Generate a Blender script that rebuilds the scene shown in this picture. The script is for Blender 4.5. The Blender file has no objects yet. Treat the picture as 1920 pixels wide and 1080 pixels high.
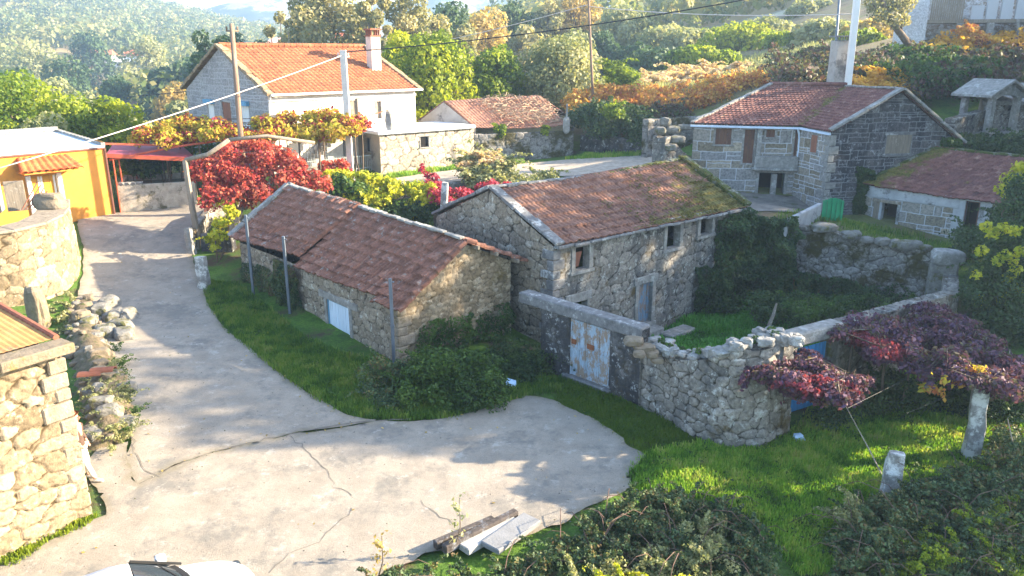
import bpy, math, random
import numpy as np
from mathutils import Vector, noise as mnoise

HAZE_D = .00075
# ------------------------------------------------------------------ camera, sky, sun, exposure
SC = bpy.context.scene
F_PX = 1450.0; CAM_H = 10.0; PITCH = math.atan(440/1450.0)
cam_d = bpy.data.cameras.new('camera'); cam = bpy.data.objects.new('camera', cam_d)
SC.collection.objects.link(cam); SC.camera = cam
cam.location = (0, 0, CAM_H); cam.rotation_euler = (math.pi/2 - PITCH, 0, 0)
cam_d.sensor_width = 36; cam_d.lens = 36*F_PX/1920; cam_d.clip_start = .1; cam_d.clip_end = 12000
SC.render.resolution_x = 1024; SC.render.resolution_y = 576

SUN_AZ = math.atan2(.125, .992)          # towards the sun, from +x towards +y
SUN_EL = math.radians(21.5)
world = bpy.data.worlds.new('World'); SC.world = world; world.use_nodes = True
wn = world.node_tree; bg = wn.nodes['Background']; sky = wn.nodes.new('ShaderNodeTexSky')
sky.sky_type = 'NISHITA'; sky.sun_disc = False; sky.sun_elevation = SUN_EL
sky.sun_rotation = math.pi/2 - SUN_AZ; sky.dust_density = 1.5; sky.ozone_density = 1.2; sky.altitude = 200
wn.links.new(sky.outputs[0], bg.inputs[0]); bg.inputs[1].default_value = .12
sun_d = bpy.data.lights.new('sun', 'SUN'); sun_d.energy = 5.0; sun_d.angle = math.radians(.55)
sun_d.color = (1, .82, .58); sun = bpy.data.objects.new('sun', sun_d); SC.collection.objects.link(sun)
sd = Vector((math.cos(SUN_EL)*math.cos(SUN_AZ), math.cos(SUN_EL)*math.sin(SUN_AZ), math.sin(SUN_EL)))
sun.rotation_euler = sd.to_track_quat('Z', 'Y').to_euler(); sun.location = (60, 20, 50)
SC.view_settings.view_transform = 'Standard'; SC.view_settings.look = 'None'
SC.view_settings.exposure = 2.55; SC.view_settings.gamma = 1
SC.render.engine = 'CYCLES'

# ------------------------------------------------------------------ surveying helpers (photo sight lines -> metres)
sp_, cp_ = math.sin(PITCH), math.cos(PITCH)
def ray(x, y):
    u = (x-960)/F_PX; v = (540-y)/F_PX
    return np.array([u, cp_+v*sp_, -sp_+v*cp_])
def PZ(x, y, z):
    d = ray(x, y); t = (z-CAM_H)/d[2]; return np.array([d[0]*t, d[1]*t, z])
def PY(x, y, Y):
    d = ray(x, y); t = Y/d[1]; return np.array([d[0]*t, Y, CAM_H+d[2]*t])
rng = np.random.default_rng(7); random.seed(7)

# ------------------------------------------------------------------ terrain
_cp = [(-14,2,0),(-25,6,0),(0,2,0),(12,2,0),(25,2,1.5),(-40,15,0.2)]
for a in [(480,1080,0),(0,1080,0),(960,900,0),(1370,838,0),(1665,945,0),(1820,860,0),(752,690,0),(640,668,.05),
          (487,565,.35),(390,520,.5),(300,620,.15),(250,500,.7),(300,440,1.4),(212,402,1.9),(360,388,2.05),(420,400,1.9),
          (200,700,.3),(130,580,.5),(1205,850,0),(1000,745,0),(1100,720,0),(1240,625,-1.15),(1430,605,-.8),(1640,760,.1),
          (1000,320,3.2),(1150,308,3.4),(1220,295,3.6),(900,335,3.1),(715,335,3.0)]:
    _cp.append(tuple(PZ(*a)))
_cp += [(6.6,24,-.6),(9.5,24.5,-.6),(13,28.5,-.5),(16.5,24,.1),(4.5,25.6,-.6),(11,33.3,-1),(13,33.2,-1),(14.8,31.8,-.9),(16.4,30.0,-.6),(9,31.5,-1),(12,31,-.9),(11.5,35.6,1.9),(14,35.2,1.95),(16.5,33.6,1.75),(18.6,31.6,1.5),(24,20,2),(30,28,4),(36,20,5),(45,30,9),(45,10,6),(60,30,12),
        (-3,32,1.0),(-6,38,1.7),(0,38,1.7),(-10,39.5,2.0),(4,39,1.8),(-2.4,50.4,3.1),(4.1,52.4,3.4),(-12,42,3.0),
        (-13.5,44.3,3.4),(-21,52,3.2),(-9,56,3.6),(0,60,4.2),(-24,37,1.9),(-30,34,1.7),(-18,45,2.4),
        (12,42.5,2.3),(16.5,40,1.8),(20,39.6,1.5),(22,36,1.1),(18,35,1.6),(12,36,2.1),(26,33,1.6),(10,48,3.4),
        (16,55,6.2),(26,46.5,5.4),(31,46.5,5.6),(28,41,3.6),(35,40,5),(14,66,7.3),(8,61,6.6),(20,75,8),(10,80,7.6),
        (30,60,10.2),(33,63,11.2),(44,66,12.5),(22,58,8.2),(60,60,15),(9,55.5,4.2),
        (-30,48,.8),(-36,62,-2),(-50,90,-6),(-20,72,1),(-60,150,-5),(0,85,5),(-12,105,1),(5,120,5),(25,110,10),(50,110,19),
        (-15,150,4),(-40,150,-3),(50,150,16),(100,150,30),(60,230,30),(120,230,48),(0,230,14),(-60,230,-3),
        (-171,350,6.5),(-323,600,45),(-213,600,21),(-141,600,12),(0,600,-2),(-300,900,22),(-100,200,-6),(-170,250,-2),
        (-60,350,-2),(-300,350,12),(-420,700,70),(200,350,85),(100,400,48),(0,400,10),(-120,130,-3),(-200,150,4),(-420,350,40),
        (350,600,120),(-80,60,-1),(-80,20,1),(-150,60,2),(100,60,20),(120,20,18),(300,200,70),(-400,100,20),(100,900,10),(500,900,120),(-600,900,90)]
_cp = np.array(_cp, float)
def _U(r2): return np.where(r2 > 1e-9, .5*r2*np.log(np.maximum(r2, 1e-9)), 0)
_n = len(_cp); _d2 = ((_cp[:, None, :2]-_cp[None, :, :2])**2).sum(-1)
_K = _U(_d2) + np.eye(_n)*.6; _P = np.c_[np.ones(_n), _cp[:, :2]]
_A = np.block([[_K, _P], [_P.T, np.zeros((3, 3))]]); _w = np.linalg.solve(_A, np.r_[_cp[:, 2], 0, 0, 0])
def gz(x, y):
    x = np.atleast_1d(np.asarray(x, float)); y = np.atleast_1d(np.asarray(y, float)); out = np.empty(x.shape)
    xf = x.ravel(); yf = y.ravel(); o = np.empty(xf.shape)
    for i in range(0, len(xf), 20000):
        d2 = (xf[i:i+20000, None]-_cp[None, :, 0])**2+(yf[i:i+20000, None]-_cp[None, :, 1])**2
        o[i:i+20000] = _U(d2) @ _w[:_n] + _w[_n] + _w[_n+1]*xf[i:i+20000] + _w[_n+2]*yf[i:i+20000]
    return o.reshape(x.shape)
def gz1(x, y): return float(gz(x, y)[0])
def GP(px, py, off=0.):
    """where the sight line through a photo point meets the ground"""
    d = ray(px, py); ts = np.linspace(8, 160, 1500)
    z = CAM_H+d[2]*ts; g = gz(d[0]*ts, d[1]*ts)+off
    k = np.argmax(z < g)
    if z[k] >= g[k]: k = len(ts)-1
    t = ts[k]; return np.array([d[0]*t, d[1]*t, float(g[k])])

# value noise on arrays
_perm = np.random.default_rng(3).random((64, 64, 64)).astype(np.float32)
def vnoise(x, y, z=0.):
    x = np.asarray(x, float); y = np.asarray(y, float); z = np.zeros_like(x)+z
    xi = np.floor(x).astype(int); yi = np.floor(y).astype(int); zi = np.floor(z).astype(int)
    fx = x-xi; fy = y-yi; fz = z-zi
    fx = fx*fx*(3-2*fx); fy = fy*fy*(3-2*fy); fz = fz*fz*(3-2*fz); r = 0
    for a in (0, 1):
        for b in (0, 1):
            for c in (0, 1):
                w = (fx if a else 1-fx)*(fy if b else 1-fy)*(fz if c else 1-fz)
                r = r+w*_perm[(xi+a) % 64, (yi+b) % 64, (zi+c) % 64]
    return r
def fbm(x, y, z=0., o=4):
    s = 0; a = .5
    for k in range(o):
        s = s+a*vnoise(np.asarray(x)*2**k+k*7.3, np.asarray(y)*2**k+k*3.1, np.asarray(z)*2**k); a *= .5
    return s/(1-.5**o)

# ------------------------------------------------------------------ object helpers
COL = SC.collection
def tag(o, label, cat, group=None, kind=None):
    if label: o['label'] = label
    if cat: o['category'] = cat
    if group: o['group'] = group
    if kind: o['kind'] = kind
    return o
def thing(name, label, cat, loc=(0, 0, 0), group=None):
    o = bpy.data.objects.new(name, None); COL.objects.link(o); o.location = Vector([float(v) for v in loc])
    o.empty_display_size = .3
    return tag(o, label, cat, group)
def npmesh(name, V, Fq, mat, parent=None, smooth=False, fattr=None, vattr=None, tris=False):
    """V Nx3, Fq MxK faces (numpy, all same K) -> one linked mesh object (world coordinates)"""
    V = np.asarray(V, np.float32); Fq = np.asarray(Fq, np.int32)
    me = bpy.data.meshes.new(name); k = Fq.shape[1]
    if parent is not None:
        V = V-np.array(parent_loc(parent), np.float32)
    me.vertices.add(len(V)); me.vertices.foreach_set('co', V.ravel())
    me.loops.add(Fq.size); me.loops.foreach_set('vertex_index', Fq.ravel())
    me.polygons.add(len(Fq)); me.polygons.foreach_set('loop_start', np.arange(0, Fq.size, k, dtype=np.int32))
    me.polygons.foreach_set('loop_total', np.full(len(Fq), k, np.int32))
    if smooth: me.polygons.foreach_set('use_smooth', np.ones(len(Fq), bool))
    me.update(calc_edges=True)
    for n, a in (fattr or {}).items():
        at = me.attributes.new(n, 'FLOAT', 'FACE'); at.data.foreach_set('value', np.asarray(a, np.float32))
    for n, a in (vattr or {}).items():
        at = me.attributes.new(n, 'FLOAT', 'POINT'); at.data.foreach_set('value', np.asarray(a, np.float32))
    me.materials.append(mat)
    o = bpy.data.objects.new(name, me); COL.objects.link(o)
    if parent is not None: o.parent = parent
    return o
def parent_loc(p):
    l = Vector((0, 0, 0))
    while p is not None: l += p.location; p = p.parent
    return l
class MB:
    """collects polygons, then becomes ONE mesh"""
    def __init__(s): s.v = []; s.f = []
    def add(s, vs, fs):
        n = len(s.v); s.v += [tuple(map(float, v)) for v in vs]; s.f += [tuple(n+i for i in f) for f in fs]; return s
    def hexa(s, p):   # p: 8 points, bottom ring 0-3, top ring 4-7
        return s.add(p, [(3,2,1,0),(4,5,6,7),(0,1,5,4),(1,2,6,5),(2,3,7,6),(3,0,4,7)])
    def box(s, c, size, rz=0):
        cx, cy, cz = c; a, b, h = size[0]/2, size[1]/2, size[2]/2; C, S = math.cos(rz), math.sin(rz); p = []
        for z in (-h, h):
            for x, y in ((-a,-b),(a,-b),(a,b),(-a,b)): p.append((cx+x*C-y*S, cy+x*S+y*C, cz+z))
        return s.hexa(p)
    def tube(s, pts, rad, n=8, cap=True, flat=1.0):
        pts = [Vector([float(c) for c in p]) for p in pts]
        if not hasattr(rad, '__len__'): rad = [rad]*len(pts)
        base = len(s.v); prev = None
        for i, p in enumerate(pts):
            t = (pts[min(i+1, len(pts)-1)]-pts[max(i-1, 0)])
            t = t.normalized() if t.length > 1e-9 else Vector((0, 0, 1))
            if prev is None:
                a = t.cross(Vector((0, 0, 1)));
                if a.length < .05: a = t.cross(Vector((1, 0, 0)))
            else: a = prev-t*prev.dot(t)
            a.normalize(); prev = a; b = t.cross(a)
            for k in range(n):
                th = 2*math.pi*k/n; s.v.append(tuple(p+(a*math.cos(th)+b*math.sin(th)*flat)*rad[i]))
        for i in range(len(pts)-1):
            for k in range(n):
                k2 = (k+1) % n; s.f.append((base+i*n+k, base+i*n+k2, base+(i+1)*n+k2, base+(i+1)*n+k))
        if cap:
            s.f.append(tuple(base+k for k in range(n))[::-1]); m = base+(len(pts)-1)*n
            s.f.append(tuple(m+k for k in range(n)))
        return s
    def beam(s, a, b, w, h, roll=0):
        a = Vector([float(c) for c in a]); b = Vector([float(c) for c in b]); t = (b-a).normalized()
        x = t.cross(Vector((0, 0, 1)))
        if x.length < .05: x = Vector((1, 0, 0))
        x.normalize(); y = x.cross(t)
        if roll: x, y = x*math.cos(roll)+y*math.sin(roll), y*math.cos(roll)-x*math.sin(roll)
        p = []
        for q in (a, b):
            for i, j in ((-1,-1),(1,-1),(1,1),(-1,1)): p.append(q+x*(i*w/2)+y*(j*h/2))
        return s.hexa(p)
    def rock(s, c, r, seed=0, sub=2, rough=.28, rz=0.):
        V, Fc = ICO[sub]; rn = np.random.default_rng(seed); off = rn.random(3)*20
        d = V*1.5+off; n = fbm(d[:, 0], d[:, 1], d[:, 2], 2); n2 = np.round(fbm(d[:, 0]*.7+9, d[:, 1]*.7, d[:, 2]*.7, 1)*4)/4
        q = np.sign(V)*np.abs(V)**.6
        q = q/np.abs(q).max()*(1+rough*(n[:, None]-.5)*1.3+rough*(n2[:, None]-.5))
        q = q*np.array(r); C, S = math.cos(rz), math.sin(rz)
        q = np.c_[q[:, 0]*C-q[:, 1]*S, q[:, 0]*S+q[:, 1]*C, q[:, 2]]+np.array(c)
        return s.add(q, [tuple(f) for f in Fc])
    def build(s, name, mat, parent=None, smooth=False, bevel=0., rnd=True):
        me = bpy.data.meshes.new(name); pl = np.array(parent_loc(parent)) if parent is not None else np.zeros(3)
        v = np.array(s.v)-pl
        me.from_pydata(v.tolist(), [], s.f); me.materials.append(mat)
        if smooth: me.polygons.foreach_set('use_smooth', [True]*len(me.polygons))
        me.update()
        o = bpy.data.objects.new(name, me); COL.objects.link(o)
        if parent is not None: o.parent = parent
        if bevel:
            m = o.modifiers.new('bevel', 'BEVEL'); m.width = bevel; m.segments = 1; m.limit_method = 'ANGLE'
        return o
def _ico(n):
    import bmesh
    bm = bmesh.new(); bmesh.ops.create_icosphere(bm, subdivisions=n, radius=1)
    V = np.array([v.co[:] for v in bm.verts]); Fc = [[v.index for v in f.verts] for f in bm.faces]; bm.free()
    return V, Fc
ICO = {1: _ico(1), 2: _ico(2), 3: _ico(3)}

# ------------------------------------------------------------------ materials
def newmat(name):
    m = bpy.data.materials.new(name); m.use_nodes = True; nt = m.node_tree; b = nt.nodes['Principled BSDF']
    b.inputs['Specular IOR Level'].default_value = .25; b.inputs['Roughness'].default_value = .85
    return m, nt, b
def N(nt, t, **kw):
    n = nt.nodes.new(t)
    for k, v in kw.items():
        if k.startswith('i_'): n.inputs[k[2:].replace('_', ' ')].default_value = v
        else: setattr(n, k, v)
    return n
def ramp(nt, fac, cols, interp='LINEAR'):
    r = nt.nodes.new('ShaderNodeValToRGB'); cr = r.color_ramp; cr.interpolation = interp
    while len(cr.elements) < len(cols): cr.elements.new(.5)
    for i, (p, c) in enumerate(cols): cr.elements[i].position = p; cr.elements[i].color = (*c, 1) if len(c) == 3 else c
    nt.links.new(fac, r.inputs[0]); return r.outputs[0]
def even(cols): n = len(cols); return [(i/max(1, n-1), c) for i, c in enumerate(cols)]
def pos(nt, scale=1, sx=1, sy=1, sz=1):
    g = nt.nodes.new('ShaderNodeNewGeometry'); m = nt.nodes.new('ShaderNodeMapping')
    m.inputs['Scale'].default_value = (scale*sx, scale*sy, scale*sz); nt.links.new(g.outputs['Position'], m.inputs[0]); return m.outputs[0]
def noise(nt, vec, scale, detail=4, rough=.55):
    n = N(nt, 'ShaderNodeTexNoise'); n.inputs['Scale'].default_value = scale; n.inputs['Detail'].default_value = detail
    n.inputs['Roughness'].default_value = rough; nt.links.new(vec, n.inputs['Vector']); return n.outputs['Fac']
def attr(nt, name): a = N(nt, 'ShaderNodeAttribute'); a.attribute_name = name; return a.outputs['Fac']
def mix(nt, fac, a, b, mode='MIX'):
    m = nt.nodes.new('ShaderNodeMix'); m.data_type = 'RGBA'; m.blend_type = mode
    for i, v in ((0, fac), (6, a), (7, b)):
        if hasattr(v, 'is_linked'): nt.links.new(v, m.inputs[i])
        else: m.inputs[i].default_value = v if i == 0 else (*v, 1)
    return m.outputs[2]
def math_(nt, op, a, b=0., c=None, clamp=False):
    m = nt.nodes.new('ShaderNodeMath'); m.operation = op; m.use_clamp = clamp
    for i, v in enumerate((a, b) if c is None else (a, b, c)):
        if hasattr(v, 'is_linked'): nt.links.new(v, m.inputs[i])
        else: m.inputs[i].default_value = v
    return m.outputs[0]
def step(nt, v, lo, hi):
    m = nt.nodes.new('ShaderNodeMapRange'); nt.links.new(v, m.inputs[0]); m.inputs[1].default_value = lo; m.inputs[2].default_value = hi
    m.inputs[3].default_value = 0; m.inputs[4].default_value = 1; return m.outputs[0]
def bump(nt, b, h, dist=.02, strength=1.):
    bn = nt.nodes.new('ShaderNodeBump'); bn.inputs['Distance'].default_value = dist; bn.inputs['Strength'].default_value = strength
    nt.links.new(h, bn.inputs['Height']); nt.links.new(bn.outputs[0], b.inputs['Normal'])

def m_stone(name, cols, joint=(.05,.045,.035), lichen=(.55,.56,.5), lich=.5, moss=(.05,.055,.02), mossy=.45, jw=(.02, .16), dark=None, darkamt=.5):
    m, nt, b = newmat(name); P = pos(nt)
    c = ramp(nt, attr(nt, 'st'), even(cols))
    n1 = noise(nt, P, 9, 5, .65); c = mix(nt, .75, c, ramp(nt, n1, [(.28, (.28,.28,.28)), (.5, (.92,.92,.92)), (.72, (1.5,1.47,1.42))]), 'MULTIPLY')
    n2 = noise(nt, P, 3.6, 8, .8)
    if dark: c = mix(nt, step(nt, noise(nt, pos(nt, 1, 1, 1, .45), .9, 6, .7), 1-darkamt-.06, 1-darkamt+.08), c, dark)
    c = mix(nt, math_(nt, 'MULTIPLY', step(nt, n2, 1-lich-.02, 1-lich+.06), .8), c, lichen)
    c = mix(nt, step(nt, noise(nt, P, .75, 6, .7), 1-mossy-.02, 1-mossy+.08), c, moss)
    j = step(nt, attr(nt, 'jt'), jw[0], jw[1]); c = mix(nt, j, joint, c)
    nt.links.new(c, b.inputs['Base Color']); b.inputs['Roughness'].default_value = .95
    h = math_(nt, 'ADD', math_(nt, 'MULTIPLY', noise(nt, P, 26, 4, .7), .5), math_(nt, 'MULTIPLY', noise(nt, P, 7, 3), .8))
    bump(nt, b, h, .035); return m
def m_plain(name, col, var=.25, scale=3., rough=.85, b_d=.008, b_s=30., col2=None, amt=.5, metallic=0., sz=1.):
    m, nt, b = newmat(name); P = pos(nt, 1, 1, 1, sz)
    lo = tuple(x*(1-var) for x in col); hi = tuple(min(1, x*(1+var)) for x in col)
    c = ramp(nt, noise(nt, P, scale, 6, .65), [(.3, lo), (.7, hi)])
    if col2: c = mix(nt, step(nt, noise(nt, P, scale*.45, 7, .75), 1-amt-.04, 1-amt+.05), c, col2)
    nt.links.new(c, b.inputs['Base Color']); b.inputs['Roughness'].default_value = rough; b.inputs['Metallic'].default_value = metallic
    if b_d: bump(nt, b, noise(nt, P, b_s, 4, .6), b_d)
    return m
def m_leaf(name, cols, trans=.35, rough=.6):
    m, nt, b = newmat(name); c = ramp(nt, attr(nt, 'rn'), even(cols)); nt.links.new(c, b.inputs['Base Color'])
    b.inputs['Roughness'].default_value = rough; b.inputs['Specular IOR Level'].default_value = .3
    t = nt.nodes.new('ShaderNodeBsdfTranslucent'); nt.links.new(mix(nt, 1., c, (1.5, 1.5, .8), 'MULTIPLY'), t.inputs[0])
    x = nt.nodes.new('ShaderNodeMixShader'); x.inputs[0].default_value = trans
    nt.links.new(b.outputs[0], x.inputs[1]); nt.links.new(t.outputs[0], x.inputs[2])
    nt.links.new(x.outputs[0], nt.nodes['Material Output'].inputs[0]); return m
def m_tile(name, cols, moss=(.07,.08,.015), mossy=.2, lich=(.4,.4,.38), lichy=.25, edgemoss=None):
    m, nt, b = newmat(name); P = pos(nt)
    c = ramp(nt, math_(nt, 'ADD', math_(nt, 'MULTIPLY', attr(nt, 'rn'), .42), math_(nt, 'MULTIPLY', step(nt, noise(nt, P, 2.2, 6, .75), .3, .7), .58)), even(cols))
    c = mix(nt, .8, c, ramp(nt, noise(nt, P, 11, 6, .75), [(.28, (.35,.35,.35)), (.52, (1,1,1)), (.75, (1.7,1.6,1.5))]), 'MULTIPLY')
    c = mix(nt, step(nt, noise(nt, P, 4, 7, .8), 1-lichy-.03, 1-lichy+.04), c, lich)
    mf = math_(nt, 'ADD', noise(nt, P, 1.3, 7, .75), math_(nt, 'MULTIPLY', attr(nt, 'ms'), .5))
    c = mix(nt, step(nt, mf, 1-mossy-.04, 1-mossy+.05), c, mix(nt, step(nt, noise(nt, P, 9, 4, .6), .4, .6), moss, tuple(x*1.9 for x in moss)))
    nt.links.new(c, b.inputs['Base Color']); b.inputs['Roughness'].default_value = .9
    bump(nt, b, noise(nt, P, 30, 4, .7), .012); return m
def m_wood(name, col, col2, peel=.5, sz=.12, scale=9):
    m, nt, b = newmat(name); P = pos(nt, 1, 1, 1, sz)
    c = ramp(nt, noise(nt, P, scale, 6, .7), [(.3, tuple(x*.6 for x in col)), (.65, col)])
    c = mix(nt, step(nt, noise(nt, pos(nt, 1, 1, 1, .5), scale*.6, 7, .8), 1-peel-.03, 1-peel+.04), c, col2)
    nt.links.new(c, b.inputs['Base Color']); bump(nt, b, noise(nt, P, scale*3, 4, .6), .01); return m
# ------------------------------------------------------------------ walls of individual stones
class Wf:
    """vertical wall frame from A to B (left to right seen from outside)"""
    def __init__(s, A, B):
        s.A = np.array(A[:2], float); s.B = np.array(B[:2], float); s.L = float(np.hypot(*(s.B-s.A)))
        s.d = (s.B-s.A)/s.L; s.n = np.array([s.d[1], -s.d[0]])
    def pt(s, u, o, z): q = s.A+s.d*u+s.n*o; return (float(q[0]), float(q[1]), float(z))
    def hit(s, x, y):
        r = ray(x, y); m = s.n; t = np.dot(m, s.A)/np.dot(m, r[:2]); P = np.array([0, 0, CAM_H])+r*t
        return float(np.dot(P[:2]-s.A, s.d)), float(P[2])
    def box(s, mb, u0, u1, o0, o1, z0, z1):
        return mb.hexa([s.pt(u0,o1,z0), s.pt(u1,o1,z0), s.pt(u1,o0,z0), s.pt(u0,o0,z0), s.pt(u0,o1,z1), s.pt(u1,o1,z1), s.pt(u1,o0,z1), s.pt(u0,o0,z1)])

def cells(s, z, cw, ch, seed, jit=.38):
    """2-D stone cells: F1, F2 (in metres-ish) and a stone id"""
    r = np.random.default_rng(seed); T = r.random((128, 128, 3)); q = s/cw; p = z/ch
    # wobble courses
    q = q+.35*(vnoise(s*1.1+seed, z*1.1)-.5)+.16*(vnoise(s*6+seed, z*6)-.5)+.08*(vnoise(s*15, z*15+seed)-.5); p = p+.5*(vnoise(s*.8+seed*2, z*.8+5)-.5)+.2*(vnoise(s*6+9, z*6+seed)-.5)+.1*(vnoise(s*15+5, z*15+seed)-.5)
    pi = np.floor(p).astype(int); best = np.full(s.shape, 9.); sec = np.full(s.shape, 9.); bid = np.zeros(s.shape)
    for dj in (-1, 0, 1):
        j = pi+dj; sh = (j % 2)*.5+T[j % 128, 7, 2]*.5; qi = np.floor(q-sh).astype(int)
        for di in (-1, 0, 1, 2):
            i = qi+di; a = T[i % 128, j % 128]
            dx = (q-sh-(i+.5)-(a[..., 0]-.5)*2*jit); dy = (p-(j+.5)-(a[..., 1]-.5)*1.3*jit)
            dist = (np.abs(dx)**2.6+np.abs(dy)**2.6)**(1/2.6)*(.62+.76*a[..., 2])
            new = dist < best; sec = np.where(new, best, np.minimum(sec, dist)); bid = np.where(new, a[..., 2]*.77+a[..., 0]*.23, bid); best = np.where(new, dist, best)
    return best, sec, bid

def ashlar_cells(s, z, cw, ch, seed):
    """squared blocks in uneven courses; distance to the nearest joint in metres, and a stone id"""
    s = s+.05*(fbm(s*2+seed, z*2, 0, 3)-.5); z = z+.12*(fbm(s*.9+seed, z*.6, 4, 3)-.5)+.03*(vnoise(s*7, z*7)-.5)
    r = np.random.default_rng(seed); zb = [-3.]
    while zb[-1] < z.max()+1: zb.append(zb[-1]+ch*(.65+.75*r.random()))
    zb = np.array(zb); k = np.searchsorted(zb, z)-1; dist = np.minimum(z-zb[k], zb[k+1]-z); cid = np.zeros(s.shape); lo = float(s.min())-3; hi = float(s.max())+3
    for c in np.unique(k):
        xb = [lo-r.random()*cw]
        while xb[-1] < hi: xb.append(xb[-1]+cw*(.45+1.1*r.random()))
        xb = np.array(xb); ids = r.random(len(xb)); sp = r.random(len(xb)); m = k == c; x = s[m]; i = np.searchsorted(xb, x)-1; d = np.minimum(dist[m], np.minimum(x-xb[i], xb[i+1]-x))
        mid = zb[c]+(zb[c+1]-zb[c])*(.35+.3*ids[i]); split = sp[i] < .35; d = np.where(split, np.minimum(d, np.abs(z[m]-mid)), d); dist[m] = d; cid[m] = np.where(split & (z[m] > mid), (ids[i]*7.3) % 1, ids[i])
    return dist, cid
def masonry(name, path, z0, z1, mat, parent=None, holes=(), cw=.45, ch=.3, seed=1, relief=.05, jit=.38, res=.05, thick=0., cap=.04, closed_ends=True, batter=0., style='rubble'):
    path = np.array([p[:2] for p in path], float); seg = np.hypot(*np.diff(path, axis=0).T); cum = np.r_[0, np.cumsum(seg)]; L = cum[-1]
    ns = max(2, int(round(L/res))); s = np.linspace(0, L, ns+1)
    X = np.interp(s, cum, path[:, 0]); Y = np.interp(s, cum, path[:, 1])
    tx = np.gradient(X, s); ty = np.gradient(Y, s)
    if len(path) > 2:
        k = max(3, int(.5/res)); ker = np.ones(k)/k; tx = np.convolve(np.pad(tx, k, mode='edge'), ker, 'same')[k:-k]; ty = np.convolve(np.pad(ty, k, mode='edge'), ker, 'same')[k:-k]
    l = np.hypot(tx, ty); tx /= l; ty /= l; nx, ny = ty, -tx
    f0 = z0(s) if callable(z0) else np.zeros(ns+1)+z0; f1 = z1(s) if callable(z1) else np.zeros(ns+1)+z1
    nz = max(2, int(round(float((f1-f0).max())/res))); t = np.linspace(0, 1, nz+1)
    S = s[:, None]+0*t; Z = f0[:, None]+(f1-f0)[:, None]*t
    if style == 'ashlar':
        dj, cid = ashlar_cells(S, Z, cw, ch, seed); jt = np.clip(dj/.15, 0, 1)
    else:
        a, b, cid = cells(S, Z, cw, ch, seed, jit); jt = np.clip((b-a)*1.6, 0, 1)
    prof = np.clip(jt/.32, 0, 1)**.6
    disp = relief*(prof-1)+relief*.7*(cid-.5)*prof+relief*.5*(fbm(S*5, Z*5, seed, 3)-.5)
    disp = disp+(f1[:, None]-Z)*batter
    PX = X[:, None]+nx[:, None]*disp; PYy = Y[:, None]+ny[:, None]*disp
    V = np.stack([PX, PYy, Z], -1).reshape(-1, 3); st = cid.ravel(); jv = jt.ravel()
    idx = np.arange((ns+1)*(nz+1)).reshape(ns+1, nz+1)
    q = np.stack([idx[:-1, :-1], idx[1:, :-1], idx[1:, 1:], idx[:-1, 1:]], -1).reshape(-1, 4)
    sm = (.5*(S[:-1, :-1]+S[1:, 1:])).ravel(); zm = (.25*(Z[:-1, :-1]+Z[1:, 1:]+Z[1:, :-1]+Z[:-1, 1:])).ravel()
    keep = np.ones(len(q), bool)
    for (h0, h1, g0, g1) in holes: keep &= ~((sm > h0) & (sm < h1) & (zm > g0) & (zm < g1))
    q = q[keep]
    if thick:
        nb = max(2, int(thick/ .08)); base = len(V); rows = []; tv = np.linspace(0, 1, nb+1)[1:]
        top_in = idx[:, -1]; prev = top_in; Vs = [V]; sts = [st]; jvs = [jv]; qs = [q]; n0 = len(V)
        for kk, tt in enumerate(tv):
            a2, b2, c2 = cells(s, np.zeros_like(s)+tt*thick+50, cw*.8, .35, seed+9, jit); j2 = np.clip((b2-a2)*1.6, 0, 1)
            hh = f1+cap*((np.clip(j2/.3, 0, 1)-1)+(c2-.5))*np.sin(math.pi*min(1, tt*.9+.05))
            Vs.append(np.stack([X-nx*thick*tt, Y-ny*thick*tt, hh], -1)); sts.append(c2); jvs.append(j2)
            cur = np.arange(n0, n0+ns+1); n0 += ns+1
            qs.append(np.stack([prev[:-1], prev[1:], cur[1:], cur[:-1]], -1)); prev = cur
        # back face, coarse rows
        nbk = 6; sb = s
        for kk in range(1, nbk+1):
            zz = f1+(f0-f1)*kk/nbk; a2, b2, c2 = cells(s+37, zz, cw, ch, seed+5, jit)
            Vs.append(np.stack([X-nx*thick, Y-ny*thick, zz], -1)); sts.append(c2); jvs.append(np.clip((b2-a2)*1.6, 0, 1))
            cur = np.arange(n0, n0+ns+1); n0 += ns+1
            qs.append(np.stack([prev[:-1], prev[1:], cur[1:], cur[:-1]], -1)); prev = cur
        V = np.concatenate(Vs); st = np.concatenate(sts); jv = np.concatenate(jvs); q = np.concatenate(qs)
        # ends: fan of narrow quads
        if closed_ends:
            ends = []
            for e in (0, ns):
                col = idx[e]; ex = V[col].copy(); ex[:, 0] = X[e]-nx[e]*thick; ex[:, 1] = Y[e]-ny[e]*thick
                n0 = len(V); V = np.r_[V, ex]; st = np.r_[st, st[col]]; jv = np.r_[jv, jv[col]]; cc = np.arange(n0, n0+len(col))
                f = np.stack([col[:-1], col[1:], cc[1:], cc[:-1]], -1); ends.append(f if e == 0 else f[:, ::-1])
            q = np.concatenate([q]+ends)
    return npmesh(name, V, q, mat, parent, vattr={'st': st, 'jt': jv})

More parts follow.
